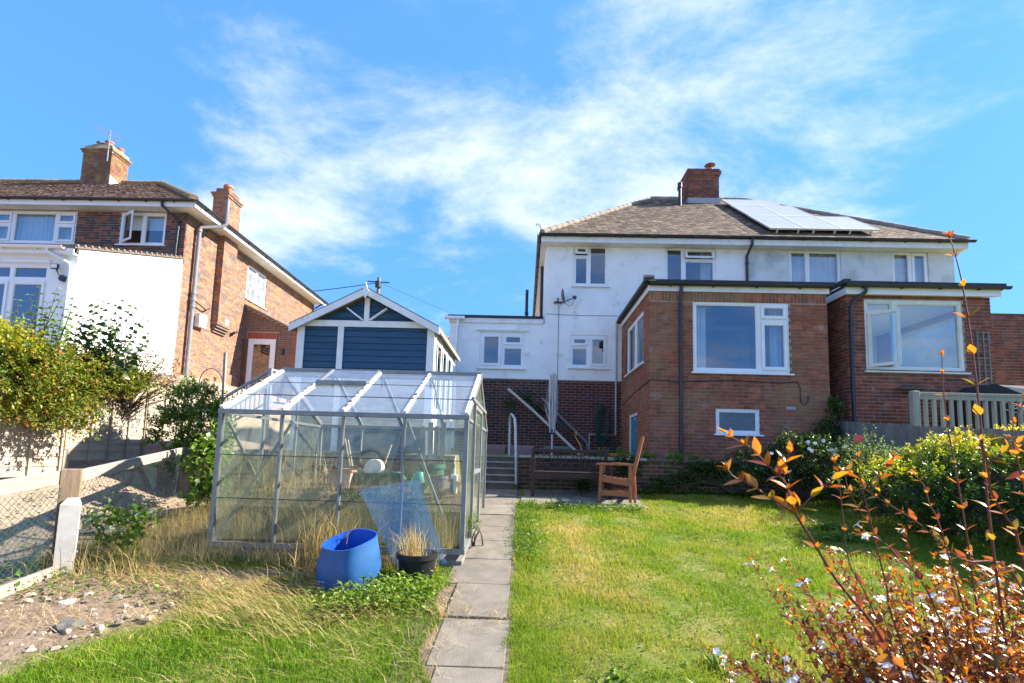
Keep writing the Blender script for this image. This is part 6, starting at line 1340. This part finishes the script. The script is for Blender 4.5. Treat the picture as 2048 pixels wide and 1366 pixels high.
def shoots(name, label, base, tips, m, size, tint, stem_m, pairs=9, aspect=.75, group=None, cat='shrub', leafspan=.65):
    o = thing(name, label, cat, base, group); C, A, U, S, T = [], [], [], [], []; mb = MB(); b0 = Vector(base)
    for tip in tips:
        e = Vector(tip); s0 = b0+Vector((random.uniform(-.1, .1), random.uniform(-.1, .1), 0)); md = s0.lerp(e, .5)+Vector((random.uniform(-.12, .12), random.uniform(-.1, .1), .05)); pts = [s0, s0.lerp(md, .6), md, md.lerp(e, .6), e]
        mb.tube(pts, [.011, .009, .007, .005, .002], 5, False)
        for k in range(pairs):
            t = 1-leafspan*k/pairs; q = s0.lerp(md, t*2) if t < .5 else md.lerp(e, t*2-1); d = (e-md).normalized(); a0 = k*2.4
            for s in (0, 1):
                side = (d.orthogonal().normalized()); ax = Matrix.Rotation(a0+s*math.pi, 3, d) @ side; C.append(q); A.append(ax+d*.35-Z*.35); U.append(Z*.5+Vector((U_(-.6, .6), -.8+U_(-.5, .5), U_(-.2, .5)))); S.append(U_(*size)*(.55+.45*min(1, k/3))); T.append(U_(*tint))
    leaves('foliage', np.array([tuple(c) for c in C]), np.array([tuple(c) for c in A]), np.array([tuple(c) for c in U]), np.array(S), np.array(T), m, aspect, parent=o, kind='stuff'); mb.build('branches', stem_m, o, True); return o
shoots('dark_leaved_sapling', 'upright shoots with round dark leaves against the white wall', (-7.3, 7.5, 1.9), [A3(px, py, 7.3) for px, py in ((190, 600), (160, 620), (212, 606), (240, 600), (290, 640), (300, 670), (190, 612), (170, 640), (205, 640), (245, 622), (265, 615), (275, 650), (230, 655), (220, 680), (285, 690), (150, 660), (180, 690), (250, 690))], LBIG, (.09, .15), (.1, .9), M_BARK, 12, .85)
shoots('leafy_sapling', 'tall light green leafy shoots in front of the white extension', (-7.3, 6.9, 1.9), [A3(px, py, 6.8) for px, py in ((115, 575), (60, 590), (35, 600), (150, 600), (80, 575), (125, 590), (95, 605), (130, 605), (70, 630), (140, 625), (50, 640), (110, 640), (20, 625), (85, 660))], LPALE, (.08, .125), (.2, .8), M_BARK, 13, .6)
shrub('green_bush', 'bushy light green shrub with pale flower heads left of the greenhouse', 'shrub', (-5.3, 8.3, 1.35), [(*A3(385, 815, 8.2), .46, .4, .46), (*A3(345, 865, 8.1), .42, .35, .42), (*A3(412, 860, 8.0), .38, .35, .5), (*A3(385, 925, 7.9), .48, .35, .42)], 15000, (.03, .06), LPALE, (.05, .8), .55, shell=.5, tint_fn=lambda C, t: np.where((rng.random(len(t)) < .10) & (C[:, 2] > 2.1), 1., t*.9))
shrub('bramble', 'bright green trailing bramble leaves between far post and greenhouse', 'shrub', (-4.4, 7.0, .95), [(*A3(410, 930, 6.9), .22, .25, .36), (*A3(415, 990, 6.7), .2, .2, .22), (*A3(440, 900, 7.2), .15, .2, .4)], 1300, (.06, .11), LPALE, (.35, .85), .75, per=7, stems=14)
shrub('young_sycamore', 'small broad-leaved seedling in the dry grass by the concrete post', 'plant', (-3.75, 4.9, .6), [(*A3(200, 1045, 4.9), .14, .14, .10), (*A3(265, 1050, 4.9), .22, .2, .13), (*A3(240, 1085, 4.85), .2, .16, .10)], 330, (.05, .09), LPALE, (.2, .95), .75, per=4, stems=0, shell=.1)
# --- shrubs at the right
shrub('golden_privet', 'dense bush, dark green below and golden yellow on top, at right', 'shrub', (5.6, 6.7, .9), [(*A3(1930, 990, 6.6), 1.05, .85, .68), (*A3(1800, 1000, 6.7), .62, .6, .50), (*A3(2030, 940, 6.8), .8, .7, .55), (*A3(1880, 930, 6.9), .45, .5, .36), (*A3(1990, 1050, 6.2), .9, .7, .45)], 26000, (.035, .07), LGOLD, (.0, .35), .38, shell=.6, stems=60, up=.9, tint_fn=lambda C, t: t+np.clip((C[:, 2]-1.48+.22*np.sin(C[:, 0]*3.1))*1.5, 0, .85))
shrub('rose_bush', 'dark green rose bush with small white roses under the low window', 'shrub', (4.9, 8.9, 1.1), [(*A3(1510, 935, 8.9), .5, .25, .36), (*A3(1590, 915, 8.8), .5, .3, .42), (*A3(1660, 935, 8.6), .55, .35, .5), (*A3(1560, 960, 8.7), .9, .3, .25), (*A3(1700, 975, 8.2), .5, .4, .4)], 13000, (.03, .06), LDARK, (.0, .9), .6, shell=.35, stems=60)
shrub('twiggy_shrub', 'light green twiggy shrub beside the golden bush', 'shrub', (5.6, 8.0, 1.0), [(*A3(1735, 930, 7.8), .32, .3, .42), (*A3(1775, 950, 7.6), .25, .3, .36)], 2600, (.02, .04), LPALE, (.2, .85), .5, per=8, shell=.2, stems=40, twig=.3)
shrub('wall_creeper', 'green creeper climbing in the gap between the brick extensions', 'climber', (6.35, 9.9, 1.6), [(*A3(1655, 870, 9.85), .28, .12, .34), (*A3(1668, 830, 9.9), .22, .1, .30), (*A3(1620, 890, 9.85), .25, .12, .2)], 2200, (.03, .06), LDARK, (.2, 1.), .7, shell=.3)
weeds_b = shrub('hosta', 'broad-leaved green plant on top of the retaining wall', 'plant', (3.1, 9.35, 1.74), [(*A3(1348, 932, 9.3), .20, .14, .12)], 150, (.09, .15), LPALE, (.15, .7), .6, per=4, stems=0, shell=.2)
shrub('wall_top_plants', 'small trailing plants along the coping under the extension', 'plant', (3.7, 9.35, 1.74), [(*A3(1395, 930, 9.3), .22, .1, .10), (*A3(1300, 920, 9.35), .15, .1, .08), (*A3(1225, 910, 9.35), .3, .1, .06)], 900, (.03, .06), LPALE, (.0, .6), .6, stems=0)
shrub('wall_ivy', 'dark ivy and dry stems hanging over the low wall left of the roses', 'climber', (3.9, 9.15, 1.2), [(*A3(1420, 950, 9.12), .45, .08, .26), (*A3(1370, 965, 9.1), .3, .08, .16), (*A3(1320, 972, 9.1), .25, .08, .10)], 2600, (.03, .06), LDARK, (.1, 1.), .65, shell=.2, stems=26)
shrub('wall_fern', 'green clump growing from the wall behind the chair', 'plant', (1.9, 9.12, 1.4), [(*A3(1255, 940, 9.1), .22, .1, .2)], 700, (.04, .07), LDARK, (.2, .9), .5, stems=6)
shrub('cabbage_weed', 'grey-green leafy weed at the wall foot beneath the bench', 'plant', (1.1, 9.0, 1.08), [(*A3(1168, 975, 9.0), .13, .1, .12)], 110, (.06, .11), LDARK, (.3, 1.), .7, per=4, stems=0)
shrub('plinth_weed', 'small weeds rooted in the dark brick plinth', 'plant', (-.4, 12.95, 2.8), [(*A3(1020, 812, 12.95), .14, .06, .12), (*A3(1085, 822, 12.95), .16, .06, .14), (*A3(1055, 800, 12.95), .1, .05, .1)], 420, (.04, .08), LDARK, (.2, 1.), .6, stems=5)
shrub('lavender', 'wispy lavender beside the greenhouse door', 'plant', (-.55, 5.6, .7), [(*A3(940, 1060, 5.6), .10, .12, .16)], 700, (.03, .06), LPALE, (.2, .7), .12, stems=14, up=1.6)
# roses
def flower(name, label, c, r, m, petals=5, cat='flower', group=None, layers=1):
    mb = MB(); c = Vector(c); f = (EYE-c).normalized(); f = (f+Vector((U_(-.4, .4), U_(-.2, .2), U_(.1, .6)))).normalized(); x = f.orthogonal().normalized(); y = f.cross(x)
    for l in range(layers):
        rr = r*(1-.28*l)
        for k in range(petals):
            a = 2*math.pi*(k+.5*l)/petals; d = x*math.cos(a)+y*math.sin(a); s = f.cross(d); o_ = f*(.15*r*l)
            mb.quad(c+o_, c+o_+d*rr*.55-s*rr*.42+f*rr*.12, c+o_+d*rr+f*rr*.25*(1+l), c+o_+d*rr*.55+s*rr*.42+f*rr*.12)
    o = mb.build(name, m, None); return tag(o, label, cat, group)
M_PETALW = mat('white_petal', (.80, .78, .74), (.72, .70, .66), rough=.6); M_PETALP = mat('coral_pink_petal', (.70, .10, .10), (.75, .22, .12), rough=.6, nscale=30)
ROSE = ['uppermost rose of the left pair of white roses', 'white rose just right of the uppermost pair', 'white rose below the upper left pair', 'lowest white rose of the left cluster', 'white rose at the left of the right-hand trio', 'lowest white rose of the right-hand trio',
        'white rose furthest to the right, near the fence boards', 'lone white rose at the left under the low window', 'highest white rose between the two clusters', 'white rose at the top right of the right-hand trio']
for k, (px, py) in enumerate(((1616, 884), (1630, 887), (1618, 898), (1624, 902), (1662, 900), (1668, 908), (1690, 893), (1543, 907), (1646, 882), (1673, 899))):
    flower('white_rose', ROSE[k], A3(px, py, 8.35), .036, M_PETALW, 6, group='white roses', layers=2)
flower('pink_rose', 'single coral pink rose above the shrubs at right', A3(1717, 879, 7.6), .075, M_PETALP, 7, layers=3)

# --- abelia in the right foreground
AB = thing('abelia_shrub', 'bronze-leaved abelia with red stems and white flowers in the near right corner', 'shrub', (1.85, 2.0, .24))
C, A, U, S, T = [], [], [], [], []; stems_mb = MB(); FC = []
def stem(pts, r0, r1, step=.055, size=(.032, .05), tint=(.2, .9), leafy=1., fl=False, skip=0.):
    pts = [Vector(p) for p in pts]; n = len(pts); sm = []
    for i in range(n-1):
        p0_, p1_, p2_, p3_ = pts[max(i-1, 0)], pts[i], pts[i+1], pts[min(i+2, n-1)]
        for j in range(5):
            t = j/5; sm.append(.5*((2*p1_)+(p2_-p0_)*t+(2*p0_-5*p1_+4*p2_-p3_)*t*t+(3*p1_-p0_-3*p2_+p3_)*t**3))
    sm.append(pts[-1]); m_ = len(sm); stems_mb.tube(sm, [r0+(r1-r0)*i/(m_-1) for i in range(m_)], 6, False)
    dist = 0; nxt = step*.5; k = 0; tot = sum((sm[i+1]-sm[i]).length for i in range(m_-1))
    for i in range(m_-1):
        seg = sm[i+1]-sm[i]; l = seg.length; d = seg.normalized() if l > 0 else Z
        while nxt < dist+l:
            q = sm[i].lerp(sm[i+1], (nxt-dist)/l); fr = nxt/tot
            if fr > skip and random.random() < leafy:
                side = d.orthogonal().normalized(); a0 = k*math.pi/2+random.uniform(-.3, .3)
                for s in (0, 1):
                    ax = Matrix.Rotation(a0+s*math.pi, 3, d) @ side; C.append(q); A.append(ax*.8+d*.75+unit_r()*.15); U.append(ax*-.5+d*.6+Z*.8); S.append(U_(*size)*(1 if fr < .9 else .7)); T.append(U_(*tint))
                    if random.random() < .35: C.append(q); A.append(ax*.4+d*.9+unit_r()*.2); U.append(ax*-.5+Z); S.append(U_(*size)*.5); T.append(U_(.4, .8))
            nxt += step*random.uniform(.85, 1.2); k += 1
        dist += l
    e = sm[-1]; d = (sm[-1]-sm[-2]).normalized()
    for s in range(4): C.append(e); A.append(d*1.0+unit_r()*.5); U.append(Z+unit_r()*.3); S.append(U_(*size)*.6); T.append(U_(.4, .75))
    if fl: FC.append((e, d))
def unit_r(): v = Vector((random.gauss(0, 1), random.gauss(0, 1), random.gauss(0, 1))); return v.normalized()
gb = lambda x, y: Vector((x, y, gz1(x, y)-.02))
def px_stem(lst, base=None, **kw):
    p = [at(*q) for q in lst]; 
    if base is not None: p = [base]+p
    stem(p, **kw)
big = dict(size=(.042, .06), tint=(.25, .85))
px_stem([(1811, 1366, 1.55), (1780, 1311, 1.5), (1745, 1248, 1.45), (1700, 1194, 1.42), (1663, 1146, 1.40), (1628, 1086, 1.38), (1590, 1028, 1.37)], gb(1.6, 1.75), r0=0.0047, r1=.0036, step=.07, skip=.5, **big)
px_stem([(1590, 1028, 1.37), (1540, 995, 1.36), (1500, 968, 1.35), (1470, 955, 1.35), (1456, 940, 1.35)], r0=0.0027, r1=.0015, step=.045, **big)
px_stem([(1590, 1028, 1.37), (1578, 985, 1.37), (1567, 960, 1.36), (1535, 930, 1.36), (1505, 898, 1.35), (1470, 878, 1.35), (1455, 868, 1.35)], r0=0.0027, r1=.0015, step=.045, **big)
px_stem([(1567, 960, 1.36), (1572, 925, 1.37), (1578, 905, 1.37)], r0=0.0016, r1=.001, step=.03, **big)
px_stem([(1590, 1028, 1.37), (1622, 995, 1.38), (1660, 962, 1.4), (1695, 940, 1.42)], r0=0.0023, r1=.0015, step=.045, **big)
md = dict(size=(.034, .052), tint=(.2, .9))
px_stem([(1800, 1280, 1.8), (1773, 1172, 1.78), (1745, 1061, 1.75), (1723, 966, 1.74), (1716, 915, 1.74)], gb(1.75, 1.95), r0=0.0039, r1=.002, step=.08, skip=.35, **md)
px_stem([(1745, 1061, 1.75), (1700, 985, 1.74), (1690, 950, 1.74)], r0=0.0016, r1=.001, step=.06, **md)
px_stem([(1740, 985, 1.74), (1765, 950, 1.76), (1785, 915, 1.78)], r0=0.0016, r1=.001, step=.05, **md)
px_stem([(1755, 1240, 1.7), (1700, 1130, 1.68), (1688, 1050, 1.67), (1678, 966, 1.66), (1668, 925, 1.66)], gb(1.7, 1.9), r0=0.0027, r1=.0012, step=.09, skip=.5, **md)
px_stem([(2050, 1190, 1.9), (1922, 1118, 1.85), (1843, 1051, 1.82), (1780, 1010, 1.8), (1735, 982, 1.8), (1725, 970, 1.8)], gb(2.1, 2.0), r0=0.0039, r1=.0015, step=.06, skip=.3, **md)
px_stem([(2030, 1366, 1.9), (2000, 1200, 1.88), (1975, 1000, 1.85), (1960, 830, 1.83), (1942, 680, 1.82), (1925, 570, 1.82), (1908, 500, 1.82), (1900, 478, 1.82)], gb(2.0, 1.95), r0=0.0055, r1=.0016, step=.115, skip=.28, size=(.05, .066), tint=(.45, .95))
px_stem([(1960, 1250, 2.0), (1935, 1080, 1.96), (1915, 960, 1.94), (1895, 850, 1.93), (1886, 770, 1.92), (1884, 712, 1.92)], gb(1.95, 2.05), r0=0.0039, r1=.0014, step=.085, skip=.3, size=(.035, .05), tint=(.45, .95))
px_stem([(2048, 1130, 1.8), (2030, 1061, 1.78), (1985, 991, 1.77), (1975, 930, 1.77), (1960, 880, 1.76)], gb(2.1, 1.9), r0=0.0047, r1=.003, step=.06, skip=.4, **md)
px_stem([(1900, 1120, 1.85), (1860, 1010, 1.82), (1850, 975, 1.82), (1830, 950, 1.82)], gb(1.9, 1.95), r0=0.0031, r1=.0014, step=.05, skip=.5, **md)
px_stem([(1975, 930, 1.77), (2010, 900, 1.78), (2045, 880, 1.8)], r0=0.0023, r1=.0014, step=.045, **md)
px_stem([(2060, 1020, 1.7), (2040, 940, 1.7), (2025, 860, 1.7), (2050, 800, 1.7)], gb(2.0, 1.75), r0=0.0031, r1=.0014, step=.06, skip=.4, **md)
px_stem([(1880, 1240, 1.7), (1800, 1120, 1.7), (1760, 1080, 1.7), (1720, 1065, 1.7)], gb(1.8, 1.85), r0=0.0031, r1=.0014, step=.05, skip=.3, fl=True, **md)
for k in range(760):
    a = U_(0, 2*math.pi); rad = math.sqrt(random.random())*.42; b = gb(2.02+rad*math.cos(a)*1.25, 1.98+rad*math.sin(a)*.7)
    ln_ = U_(.5, 1.2); out = Vector((math.cos(a), math.sin(a), 0))*U_(.15, .6)*rad*2+Vector((U_(-.2, .2), U_(-.2, .2), 0))
    e = b+Z*ln_*U_(.75, 1.)+out*1.0; e.z = min(e.z, 1.16+.22*random.random()+max(0, .45*(e.x-1.75)))
    stem([b, b.lerp(e, .4)+Z*.06, b.lerp(e, .75)+Z*.05, e], .003, .001, .030, (.024, .055), (.0, 1.), .97, random.random() < .7, .08)
for k in range(170):                       # low shoots reaching out over the lawn
    b = gb(1.55+U_(-.1, .3), 1.95+U_(-.2, .2)); e = Vector((U_(.85, 1.5), U_(1.75, 2.3), U_(.45, .95)))
    stem([b, b.lerp(e, .5)+Z*.12, e], .0025, .001, .042, (.024, .042), (.05, .9), .9, random.random() < .9, .3)
cv_ = lambda l: np.array([tuple(q) for q in l])
leaves2('foliage', cv_(C), cv_(A), cv_(U), np.array(S), np.array(T), LABEL_, .46, .35, .22, parent=AB, kind='stuff')
stems_mb.build('branches', M_REDSTEM, AB, True)
# flower clusters: white trumpets over rusty sepals
sc_, sa_, su_, ss_, st_ = [], [], [], [], []; fm_ = MB()
for (e, d) in FC:
    for j in range(random.randint(2, 4)):
        c = e+unit_r()*.028+d*.01; f = (d*.6+unit_r()*.7+Z*.3).normalized()
        for q in range(5): sc_.append(c-f*.012); sa_.append(unit_r()+f*.6); su_.append(f); ss_.append(U_(.010, .017)); st_.append(U_(.3, .55))
        if random.random() < .36:
            x = f.orthogonal().normalized(); y = f.cross(x); rr = U_(.013, .02)
            for k in range(5):
                a = 2*math.pi*k/5; g = x*math.cos(a)+y*math.sin(a); s = f.cross(g); fm_.quad(c, c+g*rr*.55-s*rr*.4+f*rr*.2, c+g*rr*1.05+f*rr*.15, c+g*rr*.55+s*rr*.4+f*rr*.2)
            fm_.tube([c-f*.016, c], [.0015, .004], 5, False)
leaves('sepals', cv_(sc_), cv_(sa_), cv_(su_), np.array(ss_), np.array(st_), LABEL_, .45, parent=AB, kind='stuff')
o = fm_.build('flowers', leafmat('abelia_flower', [(0, (.82, .80, .80)), (1, (.82, .80, .80))], .3), AB); o['kind'] = 'stuff'
